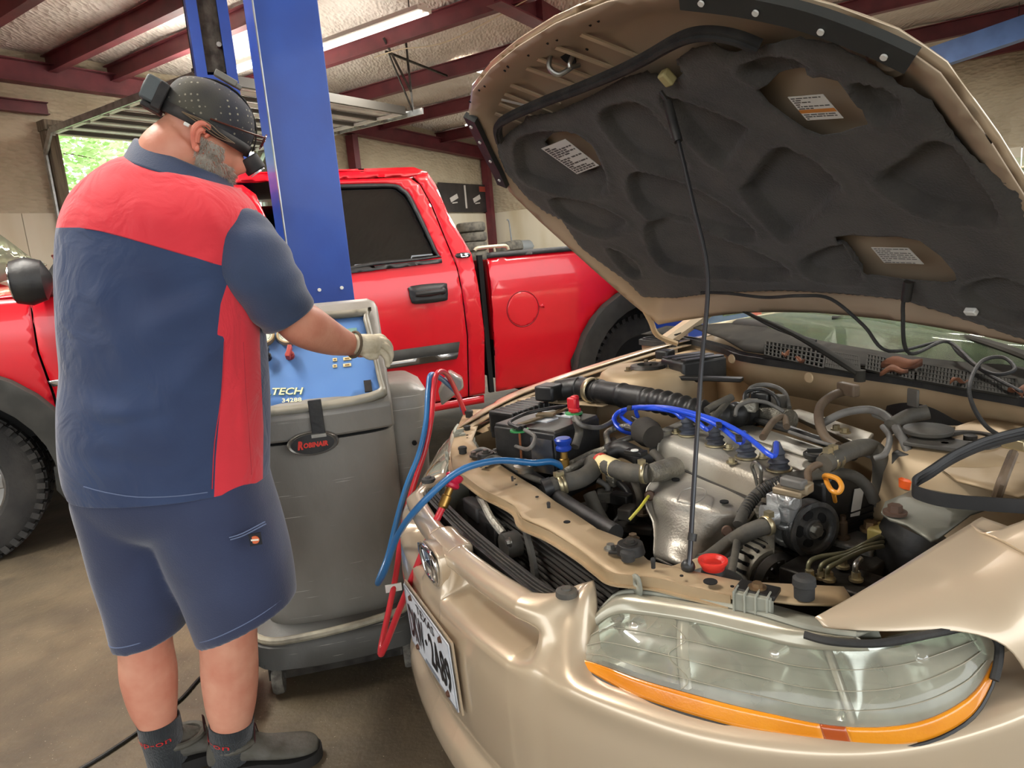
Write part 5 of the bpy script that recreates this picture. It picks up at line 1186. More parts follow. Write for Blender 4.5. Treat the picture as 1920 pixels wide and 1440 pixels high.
def headlight(sx_):
    T = (lambda p: p) if sx_ > 0 else mir
    hl = thing('headlight', '', '', (0, 0, 0)); del hl['label']; del hl['category']; hl.parent = saloon
    g = lambda u0, u1, v0, v1, o, nu, nv: [[T(lens(u0+(u1-u0)*i/nu, v0+(v1-v0)*j/nv, o)) for j in range(nv+1)] for i in range(nu+1)]
    L = B().loft(g(0, 1, .20, 1, 0, 90, 14), ringclosed=False, caps=False).build('lens', LENS, hl, ang=180)
    B().loft(g(0.0, .60, 0, .20, .0015, 60, 4), ringclosed=False, caps=False).build('amber_strip', AMB, hl, ang=180, solid=.004)
    B().loft(g(.60, .645, 0, .20, .0015, 8, 4), ringclosed=False, caps=False).build('amber_joint', AMBD, hl, ang=180, solid=.004)
    B().loft(g(.645, .985, 0, .20, .0015, 50, 4), ringclosed=False, caps=False).build('amber_strip', AMB, hl, ang=180, solid=.004)
    # inside: main and dipped bowls with a rib between
    def inner(u, v, d): p = lens(u, v); return T(p+V((-.25, 1, 0)).normalized()*d if u < .66 else p+V((-.75, .65, 0)).normalized()*d)
    for u0, u1, dd in ((.03, .315, .085), (.345, .64, .10), (.67, .975, .07)):
        rows = []
        for i in range(25):
            a = i/24; r_ = []
            for j in range(15):
                c = .21+.77*j/14; e = (4*a*(1-a))**.6*(4*(j/14)*(1-j/14))**.6
                r_.append(inner(u0+(u1-u0)*a, c, .012+dd*e))
            rows.append(r_)
        o = B().loft(rows, ringclosed=False, caps=False).build('reflector_bowl', REFL, hl, ang=180)
        um = (u0+u1)/2; c = inner(um, .6, dd*.75); c2 = inner(um, .6, dd*.6)
        B().cyl(c, c2, .014, .011, 16).sph(c2, .011, 8).build('bulb_shield', CHROME, o)
    for u in (.33, .655):
        rows = [[inner(u+du, .2+.78*j/10, dz) for j in range(11)] for du, dz in ((-.014, .03), (-.008, .008), (.008, .008), (.014, .03))]
        B().loft(rows, ringclosed=False, caps=False).build('divider_rib', FRAMEM, hl, ang=180)
    B().tube([T(lens(.33+.02*math.sin(k), .22+.07*k, .001)) for k in range(11)], .0008, 4, 2).build('lens_line', FRAMEM, L)
    for v in (.36, .56, .78): B().tube([T(lens(.06+.9*k/12, v-.02*math.sin(k*.5), .0012)) for k in range(13)], .0007, 4, 4).build('lens_line', FRAMEM, L)
    # bezel under and round the outer end
    B().tube([T(lens(u, 0, .003)+V((0, 0, -.003))) for u in [k/40 for k in range(41)]], .0038, 8, 0).build('bezel_seal', BLKP, hl)
    # upper surround sloping back
    up1 = [HZ(*p) for p in ((1070, 1216, .612), (1095, 1180, .640), (1130, 1140, .675), (1172, 1114, .705), (1290, 1128, .715), (1400, 1150, .722), (1515, 1184, .730), (1600, 1196, .735))]
    k1 = curve(up1, 44); rows = []
    for i in range(45):
        a = lens(i/44*.74, 1.0); c = k1[i]; m_ = a.lerp(c, .5)+V((0, -.002, .008)); rows.append([T(p) for p in spline([a, m_, c], 3)])
    B().loft(rows, ringclosed=False, caps=False).build('upper_surround', FRAMEM, hl, ang=180, solid=.003)
    GH = mat('housing_grey', '9fa093', .55, col2='86877b', ns=10)
    B().tube([T(p+V((0, .006, .002))) for p in k1], .005, 8, 0).build('housing_flange', GH, hl)
    B().loft([[T(p+V((0, .006, 0))), T(p+V((-.01, .06, -.01))), T(p+V((-.01, .10, -.10)))] for p in k1], ringclosed=False, caps=False).build('housing_back', GH, hl, solid=.003)
    # tabs
    a = HZ(1183, 1112, .715); o = panel('mount_tab', rnd([(-.012, 0), (.012, 0), (.012, .022), (.006, .032), (-.006, .032), (-.012, .022)], 2), lambda x, z: T(a+V((x, .012, z-.004))), GH, hl, .02, [arc(0, .018, .004, 0, 330, 10)], .004)
    c = HZ(1412, 1130, .735); bx = B(); ax_ = (V((.86, .5, 0)), V((-.5, .86, 0)), V((0, 0, 1)))
    bx.box(T(c), (.055, .02, .03), ax_ if sx_ > 0 else None)
    for k in (-.024, -.008, .008, .024): bx.box(T(c+ax_[0]*k+V((0, -.002, .002))), (.003, .026, .034), ax_ if sx_ > 0 else None)
    bx.build('mount_bracket', GH, hl, bev=.002)
    return hl
headlight(1); headlight(-1)
B().tube([HZ(*p) for p in ((1508, 1190, .735), (1560, 1203, .733), (1650, 1206, .733), (1750, 1188, .736), (1815, 1176, .737), (1850, 1183, .732), (1872, 1205, .718), (1872, 1240, .70), (1864, 1275, .682))], .0055, 8, 6).build('fender_seal', RUB, saloon)
# ---- radiator support
SZ = .738
sup = [(872, 768), (906, 766), (894, 806), (886, 830), (905, 856), (934, 868), (1004, 913), (1043, 945), (1120, 996), (1177, 1016), (1215, 1050), (1287, 1066), (1392, 1088), (1492, 1094), (1582, 1100), (1600, 1128), (1562, 1134), (1492, 1131), (1445, 1124), (1370, 1118), (1292, 1100), (1225, 1084), (1151, 1076), (1120, 1057), (1087, 1032), (1030, 997), (979, 974), (966, 950), (937, 933), (905, 917), (869, 891), (848, 882), (846, 846), (858, 800)]
S2 = [(HZ(x, y, SZ).x, HZ(x, y, SZ).y) for x, y in sup]
supo = panel('radiator_support', S2, lambda x, y: V((x, y, SZ+.004*math.sin(x*9))), GOLDI, saloon, .03, [], .004)
fe = [HZ(x, y, SZ) for x, y in reversed(sup[19:33])]
strip([p+V((0, 0, -.008)) for p in fe], .003, .018, 'support_lip', GOLDI, supo)
strip([p+V((0, -.004, -.017)) for p in fe], .010, .003, 'support_lip', GOLDI, supo)
for px, py, r_ in ((1063, 979, .007), (1332, 1091, .011), (965, 898, .003), (968, 909, .003), (1007, 932, .004), (876, 816, .004), (876, 821, .002), (1278, 1080, .003), (1373, 1100, .003), (912, 877, .004)):
    c = HZ(px, py, SZ+.006); B().cyl(c, c+V((0, 0, .0012)), r_, n=16).build('panel_hole', DARKG, supo)
def bumpstop(px, py, r_, h_):
    c = HZ(px, py, SZ+.004); B().lathe([(r_*.9, 0), (r_*.92, h_*.55), (r_*1.05, h_*.6), (r_, h_*.9), (r_*.7, h_), (.0001, h_)], c, (0, 0, 1), 20).build('rubber_stop', RUB, supo)
for p in ((880, 782, .014, .024), (876, 806, .011, .014), (868, 850, .012, .02), (1178, 1050, .013, .018), (1508, 1120, .016, .034), (1225, 1065, .004, .018), (961, 902, .003, .012), (1029, 953, .004, .014)): bumpstop(*p)
BRM = mat('black_bracket', '2a2826', .5, .4)
for (px, py, px2, py2) in ((888, 854, 912, 858), (1145, 1030, 1182, 1032)):
    a, c = HZ(px, py, SZ+.01), HZ(px2, py2, SZ+.012)
    o = B().seg(a, c, .03, .005).cyl(c+V((0, 0, -.004)), c+V((0, 0, .014)), .026, .022, 20); o = o.build('radiator_mount', BRM, supo, bev=.001)
    B().hexnut(a, (0, 0, 1), .008, .010).build('bolt', STEEL, o); B().hexnut(c+V((0, 0, .014)), (0, 0, 1), .008, .008).build('bolt', DSTEEL, o)
c = HZ(1420, 1106, SZ+.01); o = B().box(c, (.06, .035, .008), rz=.5).build('lamp_bracket', BRM, supo, bev=.002); B().hexnut(c+V((0, 0, .003)), (0, 0, 1), .008, .009, 1.7).build('bolt', mat('bronze_bolt', '8a7154', .4, .7), o)
# radiator, condenser, fan shroud in the nose
rad = B().box((0, .255, .48), (.74, .03, .42)).build('radiator', DARKG, saloon, smooth=False)
for z in (.700, .29): B().box((0, .25, z), (.72, .045, .03)).build('radiator_tank', GRYP, rad, bev=.006)
CT = mat('condenser_tube', '6a6660', .4, .5)
for k in range(26): B().box((.10, .205, .375+.0135*k), (.62, .016, .005)).build('condenser_tube', CT, rad, smooth=False)
B().box((.10, .214, .54), (.62, .008, .37)).build('condenser_fins', mat('fins', '1b1a19', .6), rad, smooth=False)
SHM = mat('shroud_black', '232223', .55, col2='32302e', ns=12)
sh_ = B().box((-.08, .165, .615), (.17, .02, .17)).box((-.13, .165, .685), (.09, .03, .04)).box((-.02, .17, .665), (.06, .03, .05)).box((.03, .16, .60), (.05, .03, .08)).build('fan_shroud', SHM, saloon, bev=.005)
B().cyl((.06, .185, .665), (.06, .150, .665), .028, n=20).build('fan_motor', GRYP, sh_)
for k in range(5): B().seg((-.24, .20, .52), (-.24+.13*math.cos(1.2566*k+.3), .20, .52+.13*math.sin(1.2566*k+.3)), .03, .004, up=(0, 1, 0)).build('fan_blade', SHM, sh_)
strip([(.085, .19, .725), (.12, .18, .70), (.155, .172, .665), (.165, .168, .625), (.145, .165, .575), (.115, .165, .545)], .020, .008, 'fan_bracket', mat('ring_grey', '6d6b66', .4, .4), sh_, up_=(0, 1, 0))
B().lathe([(.145, -.008), (.150, -.008), (.150, .008), (.145, .008), (.145, -.008)], (-.24, .20, .52), (0, 1, 0), 40).build('fan_ring', mat('ring_grey', '5d5c58', .45, .4), sh_)
for x, z in ((.10, .69), (.135, .60), (.05, .62)): B().hexnut((x, .15, z), (0, -1, 0), .007, .01).build('bolt', STEEL, sh_)
B().tube([(-.16, .19, .70), (-.08, .17, .71), (-.02, .16, .70), (.03, .165, .68)], .009, 8).build('ac_pipe', ALU, sh_)
B().box((0, .19, .31), (1.0, .10, .12)).box((.44, .30, .5), (.05, .16, .44)).box((-.44, .30, .5), (.05, .16, .44)).build('front_crossmember', GOLDI, saloon, smooth=False, bev=.01)
B().seg((.075, .215, .73), (.075, .205, .66), .035, .008, up=(0, 1, 0)).build('latch_brace', GOLDI, saloon, smooth=False)
# ---- under tray, engine well, firewall
B().box((0, .85, .20), (1.68, 1.35, .02)).build('under_tray', DARKG, saloon, smooth=False)
# strut towers
def tower(sx_, c, z):
    rings = [[V((c.x+sx_*0+r_*math.cos(a)*1.05, c.y+r_*math.sin(a), zz)) for a in [2*PI*i/36 for i in range(36)]] for r_, zz in ((.19, .45), (.165, z-.05), (.15, z-.012), (.13, z), (.06, z+.002))]
    o = B().loft(rings, caps=False).build('strut_tower', GOLDI, saloon, ang=60)
    B().lathe([(.06, .0), (.055, .008), (.035, .010), (.033, -.004), (.012, -.004), (.012, .012), (.0001, .012)], (c.x, c.y, z+.003), (0, 0, 1), 24).build('strut_bearing', DSTEEL, o)
    for k in range(3):
        a = 2*PI*k/3+.5; B().hexnut((c.x+.075*math.cos(a), c.y+.075*math.sin(a), z), (0, 0, 1), .008, .014, 1.6).build('strut_nut', mat('old_nut', '6f6048', .5, .6), o)
tower(-1, HZ(1215, 690, .875), .875); tower(1, HZ(1800, 826, .83)+V((.02, 0, 0)), .83)
# passenger-side black brace and fuse box
B().seg(HZ(1188, 705, .86), HZ(1392, 712, .86), .03, .012).build('strut_brace', BRM, saloon, bev=.003)
fb = HZ(1300, 690, .87); o = B().box(fb, (.13, .16, .07), rz=-.1).build('fuse_box', BLKP, saloon, bev=.008)
for k in range(3): B().box(fb+V((-.045+.045*k, 0, .037)), (.03, .14, .006), rz=-.1).build('lid_rib', BLKP, o, bev=.002)
B().box(HZ(1247, 664, .90), (.05, .05, .03), rz=.3).build('relay_cap', BLKP, saloon, bev=.006)
# side shelf on the driver side
sp_ = [(1690, 790), (1760, 770), (1920, 775), (1990, 830), (1990, 960), (1850, 930), (1800, 905), (1740, 880), (1690, 850)]
S3 = [(HZ(x, y, .815).x, HZ(x, y, .815).y) for x, y in sp_]
panel('side_shelf', [(.50, .86), (.60, .80), (.70, .80), (.715, .9), (.72, 1.12), (.45, 1.12), (.44, .98)], lambda x, y: V((x, y, .815+.03*max(0, min(1, (y-.8)/.3)))), GOLDI, saloon, .05, (), .004)
panel('side_shelf', [(-.40, .70), (-.68, .55), (-.715, .75), (-.72, 1.12), (-.45, 1.12)], lambda x, y: V((x, y, .80+.05*max(0, min(1, (y-.7)/.4)))), GOLDI, saloon, .05, (), .004)
# ---- cowl
sealp = [(1203, 641), (1250, 636), (1296, 640), (1357, 656), (1396, 671), (1527, 690), (1620, 703), (1720, 717), (1820, 735), (1920, 752), (2000, 768)]
sl = [HZ(x, y, .89) for x, y in sealp]
sl = [V((-.73, sl[0].y+.03, .89))]+sl+[V((.74, sl[-1].y-.02, .89))]
B().loft([[p+V((0, a, -c)) for a, c in ((.0, .0), (.004, .05), (.02, .075), (.06, .11), (.09, .4), (.09, .65))] for p in spline(sl, 3)], ringclosed=False, caps=False).build('firewall', GOLDI, saloon, solid=.003)
o = strip(sl, .022, .02, 'cowl_seal', RUB); strip([p+V((0, .01, .012)) for p in sl], .008, .006, 'seal_lip', RUB, o)
CW = mat('cowl_plastic', '2c2b28', .85, col2='3a3833', ns=7, spec=.1)
def cowl(x, y): return V((x, y, .89+.22*max(0, y-1.08)))
cy0 = [(p.x, p.y) for p in sl]
WB_ = [HF.pl(x, y, V((0, 1.08, .89)), V((0, -.22, 1))) for x, y in ((1280, 592), (1334, 594), (1400, 606), (1470, 624), (1542, 640), (1642, 658), (1735, 672), (1830, 682), (1920, 690))]
WB_ = [p for p in WB_ if -.74 < p.x < .74]
WB_ = [V((-.74, WB_[0].y-.06, .95))]+WB_+[V((.74, WB_[-1].y-.08, .95))]
WB_ = spline(WB_, 3)
cpoly = cy0+[(p.x, p.y) for p in reversed(WB_)]
cpo = panel('cowl_panel', cpoly, cowl, CW, saloon, .04, (), .004)
def CW_(px, py, o=0):
    # intersection with the cowl plane
    return HF.pl(px, py, V((0, 1.08, .89)), V((0, -.22, 1)), o)
def DC(px, py, k=.05): return CD(px, py, dep(CW_(px, py))-k)
VB = mat('vent_bar', '34332f', .85, spec=.1); VD = mat('vent_dark', '0e0e0e', .8)
for quad in (((1436, 643), (1548, 661), (1543, 694), (1434, 668)), ((1553, 662), (1610, 672), (1612, 704), (1548, 692)), ((1627, 668), (1713, 686), (1712, 716), (1624, 696)), ((1724, 686), (1815, 702), (1812, 733), (1720, 716)), ((1820, 703), (1905, 716), (1908, 748), (1817, 733))):
    A, Bq, C_, D_ = [CW_(x, y, .004) for x, y in quad]
    vo_ = B().add([A, Bq, C_, D_], [(0, 1, 2, 3)]).build('vent_opening', VD, cpo, smooth=False)
    bars = B(); L_ = lambda u, v: A.lerp(Bq, u).lerp(D_.lerp(C_, u), v)+V((0, 0, .004))
    for v in (0, .27, .52, .77, 1): bars.seg(L_(0, v), L_(1, v), .006, .005)
    for i in range(15): bars.seg(L_(i/14, 0), L_(i/14, 1), .005, .005)
    bars.build('vent_bars', VB, vo_, smooth=False, kind='stuff')
# windscreen, wipers, cabin
WSG = bpy.data.materials.new('windscreen_glass'); WSG.use_nodes = True; b = WSG.node_tree.nodes['Principled BSDF']
b.inputs['Base Color'].default_value = s2l('7f9573'); b.inputs['Roughness'].default_value = .02; b.inputs['Alpha'].default_value = .22; b.inputs['Coat Weight'].default_value = 0; b.inputs['Specular IOR Level'].default_value = .5  # green reflection put into the base colour
W = B().loft([[V((p.x*(1-.24*t), p.y+.78*t+.02*math.sin(t*PI)*-1, .89+.22*max(0, p.y-1.08)+.50*t+.02*math.sin(t*PI))) for t in (0, .15, .3, .5, .75, 1)] for p in WB_], ringclosed=False, caps=False).build('windscreen', WSG, saloon, ang=180, solid=.004)
def wiper(base, tip, nm):
    a, c = V(base), V(tip); o = B().tube([a, a.lerp(c, .25)+V((0, -.01, .015)), a.lerp(c, .6)+V((0, 0, .012)), c], [.016, .016, .011, .006], 8, 5, flat=.5).build('wiper_arm', CW, saloon)
    B().cyl(a+V((0, 0, -.02)), a+V((0, 0, .008)), .013, n=14).build('wiper_pivot', CW, o)
    return o
wo = wiper(CW_(1612, 700, .02), CD(1395, 585, dep(CW_(1612, 700))+.32), 'a')
B().tube([CD(1395, 583, 2.15), CD(1460, 617, 2.1), CD(1530, 640, 2.02)], .006, 6).build('wiper_blade', RUB, wo)
wo = wiper(CW_(2000, 700, .02), CD(1700, 605, 1.95), 'b'); B().tube([CD(1560, 596, 2.1), CD(1650, 600, 2.02), CD(1850, 655, 1.8)], .006, 6).build('wiper_blade', RUB, wo)
B().tube([DC(1480, 580, .02), DC(1600, 590, .03), DC(1730, 604, .04), DC(1842, 628, .05)], .009, 8).build('wiper_frame', mat('dusty_bar', '8b8068', .5), wo)
B().box((0, 1.78, .925), (1.2, .8, .10)).build('dashboard', mat('dash', '2b2a28', .8), saloon, bev=.02)
sk('roof', [[(-.56, 2.2, 1.40), (0, 2.3, 1.42), (.56, 2.2, 1.40)], [(-.6, 2.9, 1.43), (0, 2.9, 1.46), (.6, 2.9, 1.43)], [(-.55, 3.5, 1.36), (0, 3.5, 1.40), (.55, 3.5, 1.36)]], GOLD_, saloon)
for sx_ in (-1, 1):
    B().tube([(sx_*.77, 1.22, .90), (sx_*.64, 1.85, 1.24), (sx_*.57, 2.22, 1.40)], [.028, .026, .024], 8, 4).build('windscreen_pillar', GOLD_, saloon)
    panel('door_side', [(1.52, .22), (3.9, .22), (4.4, .5), (4.6, .9), (3.9, .98), (1.52, .92)], lambda s, z, q=sx_: V((q*(.905+.01*math.sin(z*3)), s, z)), GOLD_, saloon, .15, (), .01)
    panel('side_glass', [(1.6, .95), (3.9, 1.0), (3.5, 1.36), (2.25, 1.40)], lambda s, z, q=sx_: V((q*(.88-.62*(z-.95)), s, z)), GLASSD, saloon, .12, (), .006)
sk('boot_lid', [[(-.55, 3.5, 1.36), (0, 3.5, 1.40), (.55, 3.5, 1.36)], [(-.8, 4.0, 1.02), (0, 4.05, 1.05), (.8, 4.0, 1.02)], [(-.85, 4.75, .95), (0, 4.8, .98), (.85, 4.75, .95)], [(-.85, 4.8, .3), (0, 4.85, .3), (.85, 4.8, .3)]], GOLD_, saloon)
B().box((0, 3.0, .25), (1.7, 2.9, .1)).build('floor_pan', DARKG, saloon, smooth=False)
for sx_ in (-.78, .78):
    for y in (1.0, 3.71):
        o = B().lathe(tyre_prof(.31, .2), (sx_, y, .31), (1, 0, 0), 40).build('tyre', TIRE, saloon); B().lathe([(.18, -.08), (.18, .08), (.16, .07), (.05, .05), (.0001, .06)], (sx_, y, .31), (1 if sx_ > 0 else -1, 0, 0), 30).build('wheel_rim', WHEELM, o)
# ---- bonnet
HP0 = V((0, 1.2, .97)); HD = V((0, -.78, .70)).normalized(); HN = V((1, 0, 0)).cross(HD)
def hq(u, v, h=0): return HP0+V((u, 0, 0))+HD*v+HN*h
def hpx(px, py, off=0):
    q = HF.pl(px, py, HP0, HN, 0); return (q.x, (q-HP0).dot(HD))
def c2(x, y): return hpx(860+x/1.811, y/1.811)
def crown(u, v): return .055*(abs(u)/.7)**2.2+.085*max(0, (v-.80)/.35)**2
HO = [(0, 1.150), (.15, 1.145), (.30, 1.125), (.44, 1.075), (.52, 1.01), (.60, .93), (.66, .86), (.695, .79), (.705, .65), (.705, .4), (.70, .2), (.685, .06), (.5, .075), (.25, .10), (0, .11)]
HOf = HO+[(-x, y) for x, y in reversed(HO[1:-1])]
def edge_h(u, v):
    e = min(min((u-a[0])**2+(v-a[1])**2 for a in HD2), 1)**.5
    return crown(u, v)-.018-.034*min(1, max(0, (e-.03)/.06))
HD2 = dense(HOf, .02)
bon = panel('bonnet', HOf, lambda u, v: hq(u, v, edge_h(u, v)-.008), GOLD_, saloon, .035, (), .003)
def inner_h(u, v):
    return edge_h(u, v)+.006
def inner_old(u, v):
    e = min(min((u-a[0])**2+(v-a[1])**2 for a in HD2), 1)**.5
    return crown(u, v)-.016-.028*min(1, max(0, (e-.035)/.05))
HD2 = dense(HOf, .02)
bi = panel('inner_frame', [(x*.992, .11+(y-.11)*.99+.002) for x, y in HOf], lambda u, v: hq(u, v, inner_h(u, v)), GOLDU, bon, .022, (), .003)
# liner: padded sheet with moulded recesses
LINER = mat('liner_felt', '46433f', .95, col2='383634', ns=9, bump=.35, bs=220, sheen=.15)
lin = [c2(*p) for p in ((150, 460), (190, 425), (232, 398), (240, 380), (330, 378), (450, 325), (560, 262), (640, 238), (700, 262), (735, 275), (762, 250), (745, 195), (800, 150), (880, 128), (935, 165), (985, 150), (1060, 128), (1180, 90), (1300, 108), (1400, 158), (1500, 215), (1640, 285), (1710, 390), (1790, 470), (1920, 560), (1960, 590), (1990, 800), (1985, 1120), (1920, 1128), (1700, 1072), (1500, 1022), (1300, 1010), (1100, 1000), (850, 1000), (740, 1002), (640, 985), (590, 935), (480, 850), (430, 808), (365, 722), (310, 690), (250, 640), (180, 560), (155, 500))]
pads = {'a': (.012, [(222, 450), (330, 438), (440, 482), (505, 640), (400, 648), (250, 590), (214, 520)]),
 'b': (.012, [(485, 385), (560, 350), (640, 370), (770, 560), (735, 592), (610, 560), (520, 470)]),
 'c': (.014, [(690, 330), (760, 345), (960, 420), (975, 450), (905, 560), (850, 545), (740, 420)]),
 'd': (.012, [(590, 592), (700, 608), (860, 680), (998, 785), (975, 818), (850, 790), (650, 735), (585, 650)]),
 'e': (.012, [(650, 752), (760, 765), (960, 840), (1108, 912), (1090, 948), (900, 940), (720, 910), (650, 820)]),
 'f': (.014, [(1080, 502), (1180, 520), (1290, 602), (1280, 660), (1125, 812), (1075, 790), (968, 660), (985, 620)]),
 'g': (.012, [(990, 190), (1100, 162), (1200, 180), (1195, 230), (1070, 262), (985, 240)]),
 'i': (.012, [(1370, 240), (1500, 255), (1540, 305), (1470, 375), (1400, 330)]),
 'j': (.014, [(1560, 485), (1620, 430), (1720, 440), (1870, 660), (1800, 695), (1600, 685), (1440, 592)]),
 'l': (.012, [(1270, 835), (1310, 850), (1365, 930), (1340, 955), (1200, 945), (1165, 890)]),
 'm': (.010, [(330, 652), (420, 665), (562, 735), (555, 775), (490, 780), (385, 720)]),
 'n': (.010, [(522, 822), (600, 865), (632, 918), (590, 905)]),
 'o': (.010, [(1720, 960), (1850, 900), (1960, 930), (1960, 1050), (1800, 1040)])}
cuts = {'h': [(1022, 290), (1180, 228), (1315, 232), (1360, 290), (1420, 372), (1370, 400), (1245, 442), (1130, 388)], 'k': [(1278, 802), (1420, 792), (1580, 792), (1700, 895), (1665, 940), (1390, 930), (1340, 880)], 'q': [(285, 492), (370, 462), (478, 575), (400, 592)]}
def segd(p, a, c):
    ab = (c[0]-a[0], c[1]-a[1]); L2 = ab[0]**2+ab[1]**2+1e-12; t = max(0, min(1, ((p[0]-a[0])*ab[0]+(p[1]-a[1])*ab[1])/L2)); return math.hypot(p[0]-a[0]-t*ab[0], p[1]-a[1]-t*ab[1])
PD = []
for k, (d, P) in pads.items():
    Q_ = rnd([c2(*p) for p in P], 3); PD.append((d, Q_, min(p[0] for p in Q_)-.03, max(p[0] for p in Q_)+.03, min(p[1] for p in Q_)-.03, max(p[1] for p in Q_)+.03))
def liner_h(u, v):
    h = crown(u, v)-.006
    for d, Q_, x0, x1, y0, y1 in PD:
        if x0 < u < x1 and y0 < v < y1:
            dd = min(segd((u, v), Q_[i], Q_[(i+1) % len(Q_)]) for i in range(len(Q_)))
            sd = dd if inpoly(u, v, Q_) else -dd
            t = max(0, min(1, (sd+.004)/.012)); h -= d*1.9*t*t*(3-2*t)
            if -.02 < sd < -.003: h += .003
    e = min((u-a.x)**2+(v-a.y)**2 for a in LB)**.5; h -= .010*max(0, 1-e/.018)
    return h
LB = dense(lin, .015)
cutP = [rnd([c2(*p) for p in P], 2) for P in cuts.values()]
linr = panel('insulation_liner', lin, lambda u, v: hq(u, v, liner_h(u, v)), LINER, bon, .0095, cutP, .003, ang=180)
STK = mat('sticker', 'c9c8c2', .45); SKO = mat('sticker_orange', 'c07b35', .5); SKI = mat('sticker_ink', '4c4a47', .6)
def sticker(quad, lines, orange=None, nm='warning_sticker'):
    A, Bq, C_, D_ = [hq(*c2(*p), crown(*c2(*p))-.010) for p in quad]
    L_ = lambda u, v, o=0: A.lerp(Bq, u).lerp(D_.lerp(C_, u), v)+HN*o
    s = B().add([L_(0, 0), L_(1, 0), L_(1, 1), L_(0, 1)], [(0, 1, 2, 3)]).build(nm, STK, bon, smooth=False); s_ = s.modifiers.new('s', 'SOLIDIFY'); s_.thickness = .001
    random.seed(lines); ln = B()
    for i in range(lines):
        v = .08+.86*i/(lines-1); x = .05
        if orange and orange[0] < v < orange[1]: continue
        while x < .9:
            w = random.uniform(.05, .2); w = min(w, .95-x); h = .022
            ln.add([L_(x, v-h, .0012), L_(x+w, v-h, .0012), L_(x+w, v+h, .0012), L_(x, v+h, .0012)], [(0, 1, 2, 3)]); x += w+.025
            if random.random() < .12: break
    ln.build('sticker_print', SKI, s, smooth=False, kind='stuff')
    if orange: v0, v1 = orange; B().add([L_(0, v0, .0012), L_(1, v0, .0012), L_(1, v1, .0012), L_(0, v1, .0012)], [(0, 1, 2, 3)]).build('sticker_band', SKO, s, smooth=False)
sticker(((1125, 318), (1252, 296), (1322, 376), (1190, 396)), 11, (.55, .70))
sticker(((286, 496), (362, 472), (474, 566), (404, 588)), 15)
sticker(((1402, 838), (1534, 830), (1587, 884), (1446, 890)), 8)
# edge rubbers at the two front corners, front seal, ribs, latch
def hstrip(pts, w, nm, m_, off=.01, th=.008, par=bon, base=crown):
    P = [hq(*p, base(*p)+off) for p in pts]; return strip(P, w, th, nm, m_, par, up_=HN)
for sg in (-1, 1):
    o = hstrip([(sg*x, y) for x, y in ((.43, 1.062), (.50, 1.005), (.57, .94), (.63, .87), (.67, .82))], .036, 'edge_rubber', mat('edge_rubber', '2c2f2e', .5, bump=.1), -.004, .016)
    for x, y in ((.46, 1.04), (.52, .985), (.585, .915), (.645, .845)): c = hq(sg*x, y, crown(x, y)+.006); B().cyl(c, c+HN*.003, .005, n=12).build('rubber_clip', WHITE, o)
    c = hq(sg*.60, .80, edge_h(.6, .8)+.008); B().lathe([(.035, -.004), (.028, .004), (.016, .004), (.012, 0), (.0001, 0)], c, HN, 28).build('stop_dimple', GOLDU, bon)
slp = [c2(*p) for p in ((165, 440), (162, 395), (185, 365), (300, 318), (420, 275), (560, 215), (660, 160), (760, 95), (830, 62), (900, 55), (980, 72), (1055, 108))]
o = hstrip(slp, .020, 'front_seal', RUB, .0, .014); hstrip(slp, .007, 'seal_ridge', RUB, .010, .006, o)
for k, x in enumerate((-.40, -.345, -.29, -.23, -.115, -.05, .03, .12)):
    a, c = (x-.0, 1.085-.10*x*x*4), (x+.02, .965-.10*x*x*4); hstrip([a, c], .012, 'stamped_rib', mat('rib_paint', 'c4b296', .4, .3), .0085, .004, base=edge_h)
hstrip([(-.315, 1.045), (-.285, .965)], .010, 'label_strip', STK, .012, .001, base=edge_h)
lc_ = hpx(1062, 104); c = hq(lc_[0], lc_[1], edge_h(*lc_)+.009)
B().lathe([(.026, -.001), (.026, .0015), (.0001, .0015)], c, HN, 28, sx=.75).build('latch_hole', DARKG, bon)
o = B().tube([c+HN*.003+V((-.026, 0, 0))+HD*.024, c+HN*.03+V((-.028, 0, 0))+HD*.010, c+HN*.032+V((-.018, 0, 0))-HD*.014, c+HN*.003+V((-.006, 0, 0))-HD*.026], .0055, 10, 6)
o.tube([c+HN*.003+V((.022, 0, 0))-HD*.006, c+HN*.026+V((.024, 0, 0))-HD*.012, c+HN*.004+V((.016, 0, 0))-HD*.03], .005, 10, 5).build('bonnet_striker', STEEL, bon)
for px, py in ((1145, 5), (1128, 15), (1052, 44), (1067, 41), (1015, 68), (980, 86), (972, 96), (935, 124), (925, 131), (907, 154), (1098, 96), (1031, 129)):
    q = hpx(px, py); c = hq(*q, edge_h(*q)+.0075); B().cyl(c, c+HN*.0012, .0035, n=10).build('panel_hole', DARKG, bon)
# rod holder, washer hose, clips
q = hpx(1258, 135); c = hq(*q, crown(*q)); B().box(c, (.022, .03, .02), (V((1, 0, 0)), HD, HN)).build('rod_holder', mat('yellowed_clip', 'a59a6c', .6), bon, bev=.004)
q = hpx(1832, 564); B().box(hq(*q, crown(*q)+.004), (.022, .014, .012), (V((1, 0, 0)), HD, HN)).build('white_clip', WHITE, bon, bev=.002)
for sg in (-1, 1):   # hinges
    B().tube([(sg*.70, 1.22, .90), (sg*.705, 1.14, .94), (sg*.69, 1.10, 1.0), (sg*.68, 1.05, 1.075)], .010, 6, 4).build('bonnet_hinge', GOLDI, bon)
